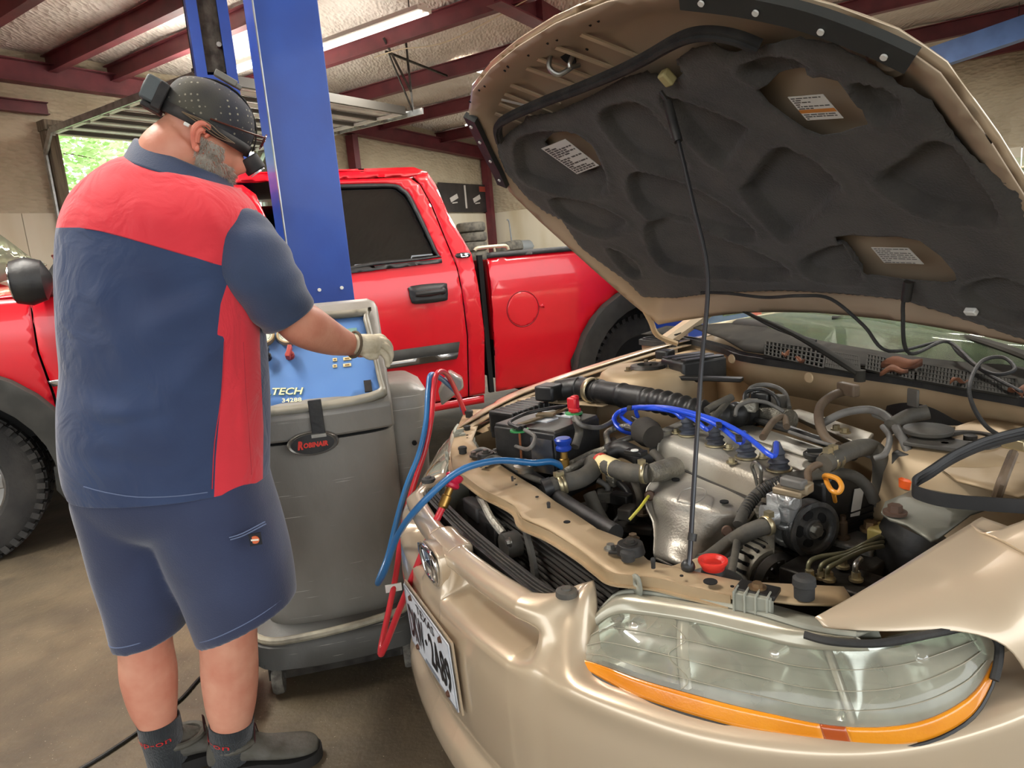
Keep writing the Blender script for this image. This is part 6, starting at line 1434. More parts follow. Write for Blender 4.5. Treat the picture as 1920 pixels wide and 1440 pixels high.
# prop rod
ra, rb = HZ(1290, 1062, .742), hq(*hpx(1254, 150), .03); d0, d1 = dep(ra), dep(rb)
rp = [ra, HZ(1293, 1050, .755)]
for px, py, t in ((1300, 930, .13), (1314, 700, .38), (1327, 520, .57), (1300, 385, .72), (1272, 265, .86)): rp.append(CD(px, py, d0+(d1-d0)*t))
rod = B().tube(rp, .0042, 10, 4).build('prop_rod', mat('rod_grey', '4a4b4e', .3, .8), saloon)
e0, e1 = rp[-1], CD(1258, 215, d0+(d1-d0)*.92)
B().tube([e0, e1, CD(1252, 190, d0+(d1-d0)*.95)], [.0085, .009, .008], 12, 4).build('rod_grip', BLKP, rod); B().tube([CD(1252, 192, d0+(d1-d0)*.95), rb], .0045, 8, 4).build('rod_tip', BLKP, rod)
B().cyl(CD(1299, 1000, d0+.006), CD(1297, 1014, d0+.004), .0075, n=12).build('rod_collar', BLKP, rod)
B().sph(ra, .012, 8).build('rod_pivot', BLKP, rod)
# washer tubing from the bonnet to the cowl
def DH(px, py, k=.03): q = hpx(px, py); return hq(q[0], q[1], crown(*q)+k)
hs = [hq(*c2(860, 935), .06), hq(*c2(950, 935), .06), hq(*c2(1080, 945), .06), hq(*c2(1200, 935), .06)]+[DH(1570, 540), DH(1640, 575, .05), DH(1700, 600, .08)]+[DC(1770, 640, .10), DC(1800, 665, .06), DC(1850, 700, .05), DC(1915, 735, .05)]
B().tube(hs, .004, 8, 6).build('washer_hose', RUB, bon)
B().tube([DH(1708, 522, .01), DH(1714, 550, .04), DH(1740, 600, .08), DC(1775, 640, .12), DC(1830, 685, .07), DC(1870, 702, .06), DC(1903, 692, .07), DC(1880, 670, .09), DC(1840, 678, .09), DC(1818, 720, .07), DC(1824, 760, .08), HZ(1850, 800, .87), HZ(1885, 822, .86)], .0042, 8, 8).build('washer_hose', RUB, bon)
B().cyl(DH(1710, 518, .0), DH(1714, 536, .025), .010, n=12).build('hose_clip', BLKP, bon)
# ================================================================== engine bay contents
E_ = HF.z
def T_(pts, r, nm, m_, par, n=10, sm=6, **k): return B().tube([E_(*p) for p in pts], r, n, sm, **k).build(nm, m_, par, ang=60)
HOSE = mat('hose_rubber', '45423c', .7, col2='585349', ns=18, bump=.15)
HOSEB = mat('hose_brown', '554536', .6, col2='6a5a48', ns=14, bump=.1)
WIREG = mat('wire_grey', '6e6c68', .55, col2='57544e', ns=20)
CLAMP = mat('clamp', 'b9ad8c', .35, .8)
BLK = mat('engine_dark', '25221f', .8, col2='3a352e', ns=8, bump=.3)
eng = B().box((.08, .74, .45), (.62, .40, .36)).box((-.22, .62, .40), (.34, .36, .26)).build('engine_block', BLK, saloon, bev=.02)
def clamp(px, py, z, px2, py2, z2, r, par=eng, w=.010):
    a, c = E_(px, py, z), E_(px2, py2, z2); d = (c-a).normalized(); B().cyl(a, a+d*w, r, n=18, caps=False).box(a+V((0, 0, r+.003)), (.012, .012, .010)).build('hose_clamp', CLAMP, par, solid=.002)
# valve cover: axes from its measured corners
vA, vB, vC, vD = E_(1243, 822, .785), E_(1462, 905, .785), E_(1572, 846, .785), E_(1350, 776, .785)
VCM = mat('valve_cover_alloy', 'bcb8ac', .40, .45, col2='9a9283', ns=4, bump=.1, bs=180, rvar=.08)
def VQ(u, v, h=0): return vA.lerp(vB, u).lerp(vD.lerp(vC, u), v)+V((0, 0, h))
def q4(u0, u1, v0, v1, h): return [VQ(u0, v0, h), VQ(u1, v0, h), VQ(u1, v1, h), VQ(u0, v1, h)]
def rq(u0, u1, v0, v1, h, r=.05): return [VQ(u, v, h) for u, v in rnd([(u0+r, v0), (u1-r, v0), (u1, v0+r*2), (u1, v1-r*2), (u1-r, v1), (u0+r, v1), (u0, v1-r*2), (u0, v0+r*2)], 2)]
vc = B().loft([rq(-.01, 1.0, -.06, 1.02, -.05), rq(-.005, 1.0, -.04, 1.01, -.02), rq(0, 1.0, .0, 1.0, -.004), rq(.01, .99, .03, .97, 0)]).build('valve_cover', VCM, eng, ang=40)
B().loft([rq(-.02, 1.01, -.09, 1.03, -.056, .04), rq(-.02, 1.01, -.09, 1.03, -.048, .04)]).build('cover_gasket', BLKP, eng); B().loft([rq(-.02, .97, -.10, 1.03, -.20, .04), rq(-.02, .99, -.12, 1.03, -.056, .04)]).build('cylinder_head', ALU, eng)
B().loft([rq(.03, .97, .16, .56, .0), rq(.04, .96, .19, .53, .006)]).build('plug_ridge', VCM, vc) if False else None
B().prism([VQ(.0, .62, .002), VQ(.9, .62, .002), VQ(.9, .70, .002), VQ(0, .70, .002)], (0, 0, .004)).build('raised_rib', VCM, eng, bev=.001)
B().tube([VQ(-.04, .98, .012), VQ(.4, .99, .016), VQ(1.0, .98, .014), VQ(1.12, .96, .0)], .008, 10, 5).build('wiring_rail', BLKP, eng)
B().tube([VQ(.0, 1.08, .006), VQ(.5, 1.09, .008), VQ(1.05, 1.06, .0)], .010, 10, 5).build('fuel_rail', BLKP, eng)
BOOTM = mat('plug_boot', '454a55', .7, col2='3b3c41', ns=15)
WB = mat('plug_wire', '2450d8', .35, coat=.3)
plugs = [(1291, 815), (1342, 834), (1400, 857), (1461, 880)]; pc_ = []
for (px, py) in plugs:
    c = E_(px, py, .787); pc_.append(c)
    o = B().lathe([(.022, 0), (.022, .005), (.018, .008), (.018, .013), (.022, .016), (.019, .020), (.014, .022), (.013, .030), (.016, .034), (.011, .044), (.007, .058), (.0001, .06)], c, (-.12, 0, 1), 24).build('plug_boot', BOOTM, eng)
    B().lathe([(.026, 0), (.026, .003), (.02, .005)], c, (0, 0, 1), 24).build('boot_seat', CLAMP, o)
ends = [(1196, 792), (1186, 800), (1202, 806), (1212, 798)]
paths = [[(1278, 783, .85), (1262, 772, .86), (1220, 766, .85), (1170, 768, .82), (1150, 786, .80), (1164, 806, .78), (1192, 815, .76)],
 [(1325, 805, .85), (1300, 785, .86), (1260, 769, .86), (1210, 763, .85), (1160, 772, .81), (1154, 792, .79), (1180, 808, .77)],
 [(1388, 830, .85), (1350, 800, .86), (1300, 778, .87), (1240, 765, .86), (1185, 764, .83), (1165, 780, .80), (1186, 796, .79)],
 [(1448, 855, .85), (1400, 818, .86), (1350, 791, .87), (1290, 772, .87), (1240, 763, .86), (1195, 765, .84), (1196, 782, .81)]]
for c, P in zip(pc_, paths): B().tube([c+V((-.007, 0, .055))]+[E_(*p) for p in P], .0055, 10, 6).build('plug_wire', WB, eng)
for p in ((1180, 765, .845), (1385, 822, .865), (1348, 797, .868)): B().box(E_(*p), (.012, .03, .008), rz=.9).build('wire_comb', BLKP, eng, bev=.001)
# end cap and distributor
B().loft([rq(-.13, -.01, -.1, .75, -.10, .03), rq(-.12, -.01, -.05, .72, -.02, .03), rq(-.09, -.02, .02, .66, .010, .03)]).build('cam_end_cap', mat('bright_alloy', 'c4c3bd', .35, .6, col2='a5a39b', ns=8, bump=.2), eng, bev=.003)
dc = E_(1206, 806, .80); B().lathe([(.03, -.05), (.036, -.03), (.036, 0), (.030, .01), (.026, .02), (.0001, .022)], dc, (-1, .1, .15), 20).build('distributor', BLK, eng)
for k in range(4): B().cyl(dc+V((-.02, .02*math.cos(k*1.57), .02*math.sin(k*1.57))), dc+V((-.045, .024*math.cos(k*1.57), .024*math.sin(k*1.57))), .006, n=10).build('distributor_tower', BLKP, eng)
# oil filler cap, cover studs, lifting eye
oc = E_(1532, 858, .792); o = B().lathe([(.026, 0), (.028, .004), (.028, .010), (.024, .013), (.022, .010), (.0001, .010)], oc, (0, 0, 1), 30).build('oil_cap', BLKP, eng)
B().lathe([(.016, .011), (.018, .0112), (.018, .0116), (.016, .0116)], oc, (0, 0, 1), 24).build('cap_mark', WIREG, o); B().box(oc+V((0, 0, .016)), (.040, .007, .010), rz=.8).build('cap_grip', BLKP, o, bev=.002)
for p in ((1372, 868, .787), (1430, 858, .787), (1268, 812, .787), (1310, 798, .787), (1366, 842, .787)): B().hexnut(E_(*p), (0, 0, 1), .007, .012, 1.7).build('cover_nut', CLAMP, eng)
a = E_(1424, 893, .785); B().tube([a+V((0, 0, -.04)), a+V((-.008, -.004, .0)), a+V((-.012, -.008, .02)), a+V((0, -.01, .032)), a+V((.012, -.008, .02)), a+V((.008, -.004, 0)), a+V((.002, 0, -.04))], .004, 8, 6).build('lifting_eye', STEEL, eng)
B().prism([a+V((-.012, 0, -.05)), a+V((.012, 0, -.05)), a+V((.010, -.004, -.005)), a+V((-.010, -.004, -.005))], (0, .004, 0)).build('lifting_plate', STEEL, eng)
# heat shield
HSM = mat('heat_shield', 'b9b6ac', .42, .6, col2='9c958a', ns=5, lo=.4, hi=.7, bump=.12, bs=200)
n = HSM.node_tree; b = n.nodes['Principled BSDF']; src = b.inputs['Base Color'].links[0].from_socket
t = n.nodes.new('ShaderNodeTexCoord'); q = n.nodes.new('ShaderNodeTexNoise'); q.inputs['Scale'].default_value = 11; q.inputs['Detail'].default_value = 5; n.links.new(t.outputs['Object'], q.inputs[0])
r = n.nodes.new('ShaderNodeValToRGB'); r.color_ramp.elements[0].position = .60; r.color_ramp.elements[0].color = (0, 0, 0, 1); r.color_ramp.elements[1].position = .74; n.links.new(q.outputs[0], r.inputs[0])
x = n.nodes.new('ShaderNodeMix'); x.data_type = 'RGBA'; n.links.new(r.outputs[0], x.inputs[0]); n.links.new(src, x.inputs[6]); x.inputs[7].default_value = s2l('8a6642'); n.links.new(x.outputs[2], b.inputs['Base Color'])
hrows = [[(1256, 893, .745), (1278, 878, .748), (1330, 893, .748), (1375, 912, .748), (1414, 931, .748), (1424, 944, .745)],
 [(1222, 905, .73), (1262, 905, .745), (1320, 915, .748), (1366, 930, .748), (1408, 948, .74), (1420, 956, .73)],
 [(1212, 928, .71), (1250, 930, .74), (1306, 942, .745), (1352, 955, .742), (1390, 968, .73), (1406, 974, .72)],
 [(1214, 952, .69), (1250, 958, .715), (1300, 968, .72), (1346, 978, .72), (1380, 988, .70), (1392, 992, .69)],
 [(1226, 978, .67), (1256, 986, .69), (1298, 995, .695), (1335, 1003, .69), (1362, 1010, .675), (1376, 1014, .66)],
 [(1229, 1008, .65), (1256, 1016, .665), (1292, 1026, .665), (1322, 1030, .66), (1345, 1030, .65), (1354, 1030, .64)],
 [(1228, 1036, .63), (1252, 1046, .645), (1280, 1056, .645), (1302, 1058, .64), (1322, 1050, .63), (1334, 1044, .62)],
 [(1232, 1046, .62), (1254, 1056, .63), (1280, 1066, .63), (1300, 1068, .625), (1314, 1062, .62), (1324, 1056, .61)]]
hr_ = [spline([E_(p[0], p[1], p[2]-.014) for p in r_], 5) for r_ in hrows]
hs_ = B().loft(zipl(hr_, 5), ringclosed=False, caps=False).build('heat_shield', HSM, eng, ang=180, solid=.003)
edge = [r_[0] for r_ in hr_]+hr_[-1][1:]; B().tube(edge, .004, 8, 2).build('rolled_edge', HSM, hs_)
B().tube(hr_[0], .004, 8, 2).build('rolled_edge', HSM, hs_)
def tonorm(px, py, z): return E_(px, py, z), (HF.loc(CO)-E_(px, py, z)).normalized()
for px, py, z in ((1267, 901, .734), (1358, 943, .736)): c, nn = tonorm(px, py, z); B().cyl(c+V((0, 0, .001)), c+V((0, 0, .004)), .009, n=20).build('shield_hole', DARKG, hs_)
for px, py, z in ((1218, 929, .708), (1364, 996, .692)): c, nn = tonorm(px, py, z); B().lathe([(.012, -.004), (.012, .006), (.009, .009), (.0001, .009)], c, nn, 16).build('shield_bolt', mat('rust_bolt', '5f4a3e', .6, .4), hs_)
c_, _n = tonorm(1300, 925, .752); B().tube([E_(1270, 940, .747), E_(1278, 922, .750), E_(1300, 914, .752), E_(1322, 918, .752), E_(1320, 932, .750), E_(1298, 944, .750), E_(1270, 940, .747)], .002, 6, 5).build('stamped_mark', HSM, hs_)
# radiator hose with sticker
o = T_([(1035, 912, .735), (1062, 905, .74), (1092, 896, .745), (1112, 880, .75), (1112, 868, .755), (1128, 868, .76), (1150, 878, .76), (1180, 886, .76), (1216, 888, .76)], .0215, 'radiator_hose', HOSE, eng, 20)
clamp(1046, 910, .738, 1056, 907, .74, .0235); clamp(1052, 908, .738, 1062, 905, .74, .0235); clamp(1204, 887, .76, 1216, 888, .76, .0235)
B().tube([E_(1128, 868, .76), E_(1140, 873, .76), E_(1154, 879, .76)], .0222, 20, 4, caps=False).build('hose_label', mat('hose_label', 'e2cf9a', .5), o, solid=.001)
B().tube([E_(1125, 866, .76), E_(1131, 869, .76)], .0224, 20, 0, caps=False).build('label_band', mat('label_red', 'c23a2c', .5), o, solid=.001)
B().tube([E_(1216, 888, .76), E_(1236, 884, .755), E_(1262, 880, .74)], [.02, .024, .03], 18, 4).build('water_outlet', ALU, eng)
T_([(1020, 918, .73), (1036, 912, .735)], .024, 'hose_neck', BLKP, eng, 18, 0)
# radiator top tank seen behind the support, cap
B().tube([E_(925, 860, .715), E_(970, 880, .715), E_(1022, 912, .715), E_(1072, 950, .715), E_(1155, 1000, .715)], .018, 12, 5).build('radiator_top_tank', BLKP, saloon)
rc = E_(985, 876, .755); o = B().lathe([(.020, -.012), (.020, 0), (.028, 0), (.029, .006), (.014, .010), (.0001, .011)], rc, (0, 0, 1), 24).build('radiator_cap', STEEL, saloon)
B().box(rc+V((0, 0, .009)), (.062, .022, .004), rz=.4).build('cap_wing', STEEL, o, bev=.004); B().cyl(rc+V((0, 0, .0115)), rc+V((0, 0, .0125)), .017, n=20).build('cap_label', mat('cap_red', 'c4504a', .5, col2='e6d8d0', ns=60), o)
# battery
b0, b1, b2 = E_(938, 800, .80), E_(1040, 862, .80), E_(1030, 752, .80)
bu, bv_ = V((.17*.0+.0, 0, 0)), None
bux = (b1-b0); bux.z = 0; bux.normalize(); bvx = V((-bux.y, bux.x, 0)); LBt, WBt = .235, .172
BR = math.radians(23); bc0 = V((-.285, .45, .82)); bux = V((math.cos(BR), math.sin(BR), 0)); bvx = V((-bux.y, bux.x, 0)); LBt, WBt = .21, .195
o = B().box(bc0+V((0, 0, -.09)), (LBt, WBt, .18), rz=math.atan2(bux.y, bux.x)-.0)
bat = o.build('battery', BLKP, saloon, bev=.004)
BR = math.atan2(bux.y, bux.x)
def bt_(a, c, h=0): return bc0+bux*(a*LBt/2)+bvx*(c*WBt/2)+V((0, 0, h))
B().box(bt_(0, 0, .002), (LBt*.98, WBt*.96, .012), rz=BR).build('battery_lid', mat('lid_black', '2b2a2a', .4, col2='4a4540', ns=16), bat, bev=.003)
B().box(bt_(.0, -.1, .010), (.06, .05, .004), rz=BR).build('battery_label', mat('label_white', 'cfd4d8', .4), bat, smooth=False)
B().box(bt_(-.2, .45, .010), (.09, .025, .004), rz=BR).box(bt_(.3, .5, .010), (.05, .03, .004), rz=BR).build('battery_label', mat('label_white', 'cfd4d8', .4), bat, smooth=False)
B().seg(bt_(-.05, -1.05, .016), bt_(.0, 1.05, .016), .018, .006).box(bt_(0, 0, .02), (.05, .03, .008), rz=BR+.4).build('hold_down', mat('corroded_bracket', '7d6a4c', .6, .4, col2='4f4636', ns=20), bat, bev=.002)
B().cyl(bt_(-.05, -1.08, .02), bt_(-.05, -1.1, -.15), .003, n=8).build('hold_rod', mat('rusty_rod', '8a4f28', .7), bat)
GRN = mat('green_washer', '2f8a4a', .6)
for (px, py, m_) in ((974, 808, DSTEEL), (1076, 776, None)):
    c = E_(px, py, .831); B().lathe([(.020, 0), (.024, 0), (.024, .004), (.012, .004)], c, (0, 0, 1), 20).build('terminal_washer', GRN, bat)
    o = B().cyl(c, c+V((0, 0, .018)), .009, .008, 14).box(c+V((.006, 0, .012)), (.03, .018, .010), rz=.6).build('terminal', m_ or mat('terminal_red', 'c9202a', .4), bat, bev=.002)
    if m_ is None: B().box(c+V((0, 0, .03)), (.028, .024, .034), rz=.5).box(c+V((.004, .004, .045)), (.02, .018, .014), rz=.5).build('red_boot', mat('terminal_red', 'c9202a', .4), bat, bev=.005)
T_([(974, 803, .845), (955, 792, .85), (985, 776, .845), (1030, 766, .85), (1060, 762, .84)], .005, 'battery_cable', BLKP, bat)
T_([(984, 806, .845), (1003, 820, .84), (990, 842, .82), (960, 836, .76), (925, 845, .75)], .005, 'battery_cable', WIREG, bat)
T_([(1078, 782, .86), (1090, 797, .85), (1120, 802, .82), (1140, 795, .80), (1160, 780, .78)], .006, 'battery_cable', WIREG, bat)
T_([(1080, 785, .86), (1086, 810, .82), (1078, 838, .79)], .011, 'ribbed_conduit', HOSE, bat)
B().box(bt_(.6, -1.03, -.06), (.07, .004, .09), rz=BR).build('side_label', mat('label_dark', '3b3f48', .5, col2='6e6455', ns=20), bat)
# air box and ribbed intake tube
a, c = E_(938, 776, .80), E_(1050, 738, .80); o = B()
for k in range(12): o.seg(a.lerp(c, k/12)+V((0, 0, -.03)), a.lerp(c, (k+.7)/12)+V((0, 0, -.03)), .10, .07)
o.seg(a+V((0, 0, -.04)), c+V((0, 0, -.04)), .092, .08); o.build('air_box', BLKP, saloon, bev=.004)
tb2 = [(1045, 733, .83), (1085, 727, .84), (1120, 733, .84), (1160, 740, .84), (1210, 748, .84), (1260, 758, .84), (1310, 772, .83), (1370, 778, .82), (1420, 775, .80)]
TP = spline([E_(*p) for p in tb2], 20); o = B(); 
N_ = len(TP); rad_ = []
for i in range(N_):
    f = i/N_; r_ = .034
    if f > .5: r_ = .031+.0035*math.sin(f*150)
    elif i % 21 in (0, 1) and f > .12: r_ = .037
    rad_.append(r_)
o.tube(TP, rad_, 28, 0).build('intake_tube', BLKP, saloon)
B().cyl(E_(1108, 731, .84), E_(1116, 733, .84), .0385, n=28, caps=False).build('tube_clamp', CLAMP, saloon, solid=.003)
B().box(E_(1030, 735, .835), (.07, .07, .05), rz=.5).build('sensor_housing', BLKP, saloon, bev=.008)
Ep = lambda px, py, z: HF.z(px, py, z+.035)
# pump, pulley
px_ = .40; pcn = Ep(1524, 992, .665)
PUL = mat('pulley_black', '4a4a49', .38, .5, col2='666461', ns=20, bump=.2)
ax_p = V((1, -.12, 0)).normalized()
o = B().lathe([(.045, -.026), (.055, -.024), (.052, -.021), (.055, -.017), (.052, -.014), (.055, -.010), (.052, -.007), (.055, -.003), (.052, 0), (.0565, .004), (.0565, .008), (.048, .010), (.046, .0), (.040, -.004), (.022, -.002), (.020, .004), (.012, .006), (.0001, .006)], pcn, ax_p, 48); pul = o.build('pump_pulley', PUL, eng, ang=50)
x_, y_, _ = basis(ax_p)
for k in range(5):
    a_ = 2*PI*k/5; u_ = x_*math.cos(a_)+y_*math.sin(a_); w_ = ax_p.cross(u_)
    P = [pcn+u_*(.029+.009*math.cos(t_))+w_*(.012*math.sin(t_))+ax_p*-.001 for t_ in [2*PI*i/14 for i in range(14)]]; B().prism(P, ax_p*-.008).build('pulley_hole', DARKG, pul)
B().hexnut(pcn+ax_p*.006, ax_p, .011, .012, 1.5).build('pulley_nut', STEEL, pul)
PM = mat('pump_alloy', 'b4b5b4', .4, .65, col2='94948f', ns=10, bump=.25, bs=150)
o = B().cyl(pcn-ax_p*.035, pcn-ax_p*.085, .034, .030, 20).box(Ep(1470, 948, .715), (.05, .045, .05), rz=.2).cyl(Ep(1455, 930, .735), Ep(1492, 945, .735), .014, n=14).cyl(Ep(1473, 925, .75), Ep(1470, 1026, .60), .016, .015, 16).cyl(Ep(1472, 975, .685), Ep(1472, 983, .675), .021, n=16).cyl(Ep(1471, 1000, .65), Ep(1471, 1010, .635), .021, n=16)
pump = o.build('steering_pump', PM, eng, bev=.003)
B().cyl(Ep(1430, 968, .70), Ep(1456, 966, .70), .022, .020, 18).build('pump_inlet', PM, pump)
B().box(Ep(1482, 920, .77), (.055, .035, .014), rz=.3).box(Ep(1495, 912, .78), (.05, .03, .02), rz=.3).build('pump_bracket', mat('tan_alloy', '8f8068', .5, .4), pump, bev=.004)
B().box(Ep(1488, 905, .79), (.045, .022, .018), rz=.2).build('connector', WIREG, pump, bev=.004)
o = T_([(1442, 984, .735), (1405, 997, .72), (1370, 1018, .69), (1335, 1045, .68), (1302, 1068, .67)], .016, 'return_hose', HOSE, eng, 16); clamp(1442, 984, .735, 1434, 987, .734, .018)
T_([(1385, 985, .72), (1400, 950, .74), (1425, 922, .76), (1462, 902, .78), (1505, 892, .79), (1560, 888, .79), (1598, 892, .79), (1625, 912, .77), (1640, 940, .74)], .0115, 'wiring_loom', HOSE, eng, 12)
for k in range(16):
    f = k/16; P = [E_(1393, 965, .73), E_(1412, 936, .75), E_(1440, 914, .77), E_(1475, 899, .785)]; S_ = spline(P, 6); i = int(f*(len(S_)-1)); B().cyl(S_[i], S_[i]+(S_[min(i+1, len(S_)-1)]-S_[i-1 if i else 0]).normalized()*.003, .0128, n=12).build('loom_tape', BLKP, eng)
T_([(1508, 925, .79), (1516, 905, .80), (1515, 885, .81), (1530, 872, .82), (1552, 868, .825)], .007, 'steel_pipe', HOSEB, eng)
T_([(1545, 870, .825), (1575, 854, .83), (1604, 842, .83), (1634, 840, .82), (1652, 862, .80), (1653, 905, .75), (1650, 945, .70)], .018, 'steering_hose', HOSE, eng, 16)
clamp(1552, 866, .825, 1562, 861, .826, .020); clamp(1562, 861, .826, 1572, 856, .828, .020); clamp(1651, 928, .72, 1650, 938, .71, .021)
# timing cover, label, dipstick
tcv = [E_(*p) for p in ((1546, 905, .76), (1560, 892, .77), (1590, 886, .77), (1620, 896, .76), (1640, 925, .73), (1648, 980, .66), (1646, 1030, .59), (1560, 1030, .59))]
xm = sum(p.x for p in tcv)/len(tcv)
TC0 = E_(1600, 950, .71)
P = [HX(px, py, TC0.x) for px, py in ((1545, 910), (1562, 893), (1592, 886), (1620, 896), (1640, 925), (1650, 980), (1650, 1040), (1560, 1040), (1545, 980))]
tim = B().prism(P, (-.06, 0, 0)).build('timing_cover', BLKP, eng, bev=.005)
for k in range(9):
    z = P[5].z+.045-.013*k; B().box((TC0.x+.002, TC0.y+.0, z), (.006, .11, .003)).build('cover_rib', BLKP, tim)
LBp = [HX(px, py, TC0.x+.003) for px, py in ((1602, 917), (1620, 914), (1611, 966), (1594, 969))]; B().prism(LBp, (.001, 0, 0)).build('paper_label', mat('paper_label', 'd3d3cf', .5), tim, smooth=False)
o = B().tube([E_(1549, 900, .80), E_(1546, 893, .81), E_(1553, 892, .82), E_(1570, 898, .82), E_(1578, 912, .81), E_(1572, 923, .80), E_(1560, 920, .80), E_(1552, 908, .80)], .0048, 10, 6, closed=True).tube([E_(1562, 921, .80), E_(1566, 940, .75)], .004, 8, 0); o.build('dipstick_loop', mat('orange_ring', 'd8902c', .4), eng)
B().lathe([(.012, -.03), (.014, 0), (.009, .004), (.009, .03), (.006, .034), (.006, .044), (.0001, .045)], E_(1580, 1005, .66), (0, 0, 1), 14).build('engine_stud', HOSEB, eng)
B().box(E_(1600, 1020, .64), (.10, .08, .03), rz=.3).build('engine_mount', PM, eng, bev=.005); B().hexnut(E_(1632, 995, .67), (0, 0, 1), .013, .02).build('mount_bolt', mat('bronze_bolt', '8a7154', .4, .7), eng)
# alternator
alt = B().lathe([(.03, -.05), (.058, -.045), (.062, -.03), (.062, .02), (.055, .04), (.02, .045)], E_(1420, 1066, .60), (1, -.1, 0), 30).build('alternator', mat('alternator_alloy', '9c988c', .5, .5, col2='7d776a', ns=12, bump=.3), eng)
for k in range(10):
    a_ = PI*(.1+.8*k/9); B().box(E_(1420, 1066, .60)+V((.012, -.062*math.cos(a_), .060*math.sin(a_))), (.035, .006, .006)).build('cooling_slot', DARKG, alt)
B().lathe([(.018, 0), (.05, .002), (.055, .010), (.045, .022), (.02, .024)], E_(1450, 1082, .60), (1, -.1, 0), 30).build('alternator_pulley', PUL, alt)
for k in range(14): a_ = 2*PI*k/14; B().box(E_(1450, 1082, .60)+V((.024, -.036*math.cos(a_), .036*math.sin(a_))), (.004, .016, .005), rot=Matrix.Rotation(-a_, 3, 'X')).build('fan_fin', BLKP, alt)
# coolant reservoir neck with red cap
c = E_(1337, 1066, .735); B().lathe([(.0001, -.04), (.05, -.04), (.048, -.02), (.02, -.006), (.018, .0)], c, (0, 0, 1), 24).build('washer_tank', BLKP, saloon)
B().lathe([(.018, 0), (.020, .006), (.024, .012), (.024, .016), (.019, .016), (.014, .011), (.0001, .010)], c, (0, 0, 1), 28).build('red_cap', mat('cap_bright_red', 'e03a30', .35), saloon)
# manifold area behind the cover
man = B().loft([[E_(*p) for p in q_] for q_ in (((1470, 772, .80), (1500, 766, .80), (1640, 812, .80), (1622, 838, .80)), ((1478, 782, .76), (1505, 780, .76), (1640, 830, .76), (1618, 850, .76)))]).build('intake_manifold', VCM, eng, bev=.006)
B().tube([E_(1400, 770, .80), E_(1440, 780, .80), E_(1480, 790, .80)], .03, 16, 4).build('throttle_body', ALU, eng)
for p in ((1585, 812, .81), (1568, 806, .81)): B().hexnut(E_(*p), (0, 0, 1), .008, .012).build('manifold_bolt', CLAMP, eng)
for pts, r_, m_ in (
 ([(1587, 733, .87), (1560, 742, .87), (1538, 762, .86), (1536, 790, .84), (1548, 820, .82), (1570, 836, .81)], .0105, HOSEB),
 ([(1400, 745, .85), (1410, 726, .87), (1440, 722, .87), (1470, 735, .86), (1480, 765, .83)], .006, WIREG),
 ([(1378, 780, .83), (1384, 762, .85), (1410, 752, .86), (1440, 756, .85), (1470, 772, .83)], .005, WIREG),
 ([(1395, 752, .85), (1400, 735, .87), (1430, 730, .87), (1455, 745, .86), (1462, 768, .83)], .005, BLKP),
 ([(1540, 795, .83), (1580, 775, .85), (1625, 768, .86), (1655, 776, .86), (1680, 800, .85), (1700, 840, .83), (1710, 890, .78), (1712, 930, .72)], .009, WIREG),
 ([(1640, 776, .85), (1670, 790, .85), (1690, 820, .84), (1730, 865, .80), (1768, 905, .76)], .008, WIREG),
 ([(1655, 800, .84), (1690, 812, .84), (1712, 850, .82), (1740, 880, .79)], .006, WIREG),
 ([(1480, 810, .83), (1540, 830, .83), (1600, 845, .82), (1640, 860, .80)], .004, WIREG),
 ([(1670, 800, .85), (1700, 782, .86), (1740, 772, .87)], .016, HOSE),
 ([(1325, 770, .85), (1345, 758, .86), (1372, 745, .87)], .010, HOSE), ([(1330, 790, .84), (1350, 770, .85), (1365, 752, .86)], .008, HOSE),
 ([(1430, 820, .83), (1450, 790, .84), (1470, 782, .84), (1475, 800, .83)], .008, HOSEB),
 ([(1640, 860, .82), (1660, 850, .83), (1668, 820, .84), (1655, 800, .85)], .006, WIREG),
 ([(1105, 925, .70), (1120, 960, .66), (1145, 1000, .60), (1155, 1015, .56)], .016, HOSE),
 ([(1160, 905, .68), (1180, 930, .66), (1165, 965, .62), (1150, 985, .6)], .009, BLKP),
 ([(1190, 905, .68), (1200, 940, .66), (1180, 985, .6), (1160, 1010, .56)], .010, HOSE),
 ([(1120, 900, .70), (1140, 915, .68), (1125, 935, .65), (1115, 950, .62)], .007, WIREG),
 ([(1060, 885, .74), (1090, 868, .75), (1135, 850, .75), (1150, 825, .75)], .009, ALU),
 ([(1070, 870, .745), (1110, 850, .75), (1140, 838, .76), (1138, 812, .77), (1170, 800, .78), (1215, 802, .78)], .0085, ALU),
 ([(1135, 838, .77), (1180, 822, .78), (1225, 815, .78)], .0075, STEEL),
 ([(1140, 850, .76), (1165, 842, .77), (1195, 855, .76), (1210, 868, .76)], .022, BLKP),
 ([(1225, 850, .76), (1240, 870, .75), (1215, 880, .74)], .012, HOSE),
 ([(1370, 1080, .70), (1378, 1040, .70), (1384, 1000, .70)], .007, HOSE),
 ([(1310, 1050, .66), (1350, 1040, .66), (1385, 1020, .67)], .012, HOSE),
 ([(900, 872, .75), (925, 858, .755), (950, 868, .75), (985, 890, .74), (1030, 908, .73)], .008, HOSE),
 ([(885, 850, .75), (905, 842, .755), (930, 852, .75)], .006, WIREG)):
    T_(pts, r_, 'engine_hose', m_, eng)
o = T_([(1180, 975, .68), (1200, 952, .70), (1216, 930, .71)], .0035, 'yellow_dipstick', mat('yellow_tube', 'c9c24a', .4), eng)
T_([(1160, 842, .79), (1200, 828, .79)], .0, 'x', BLKP, eng) if False else None
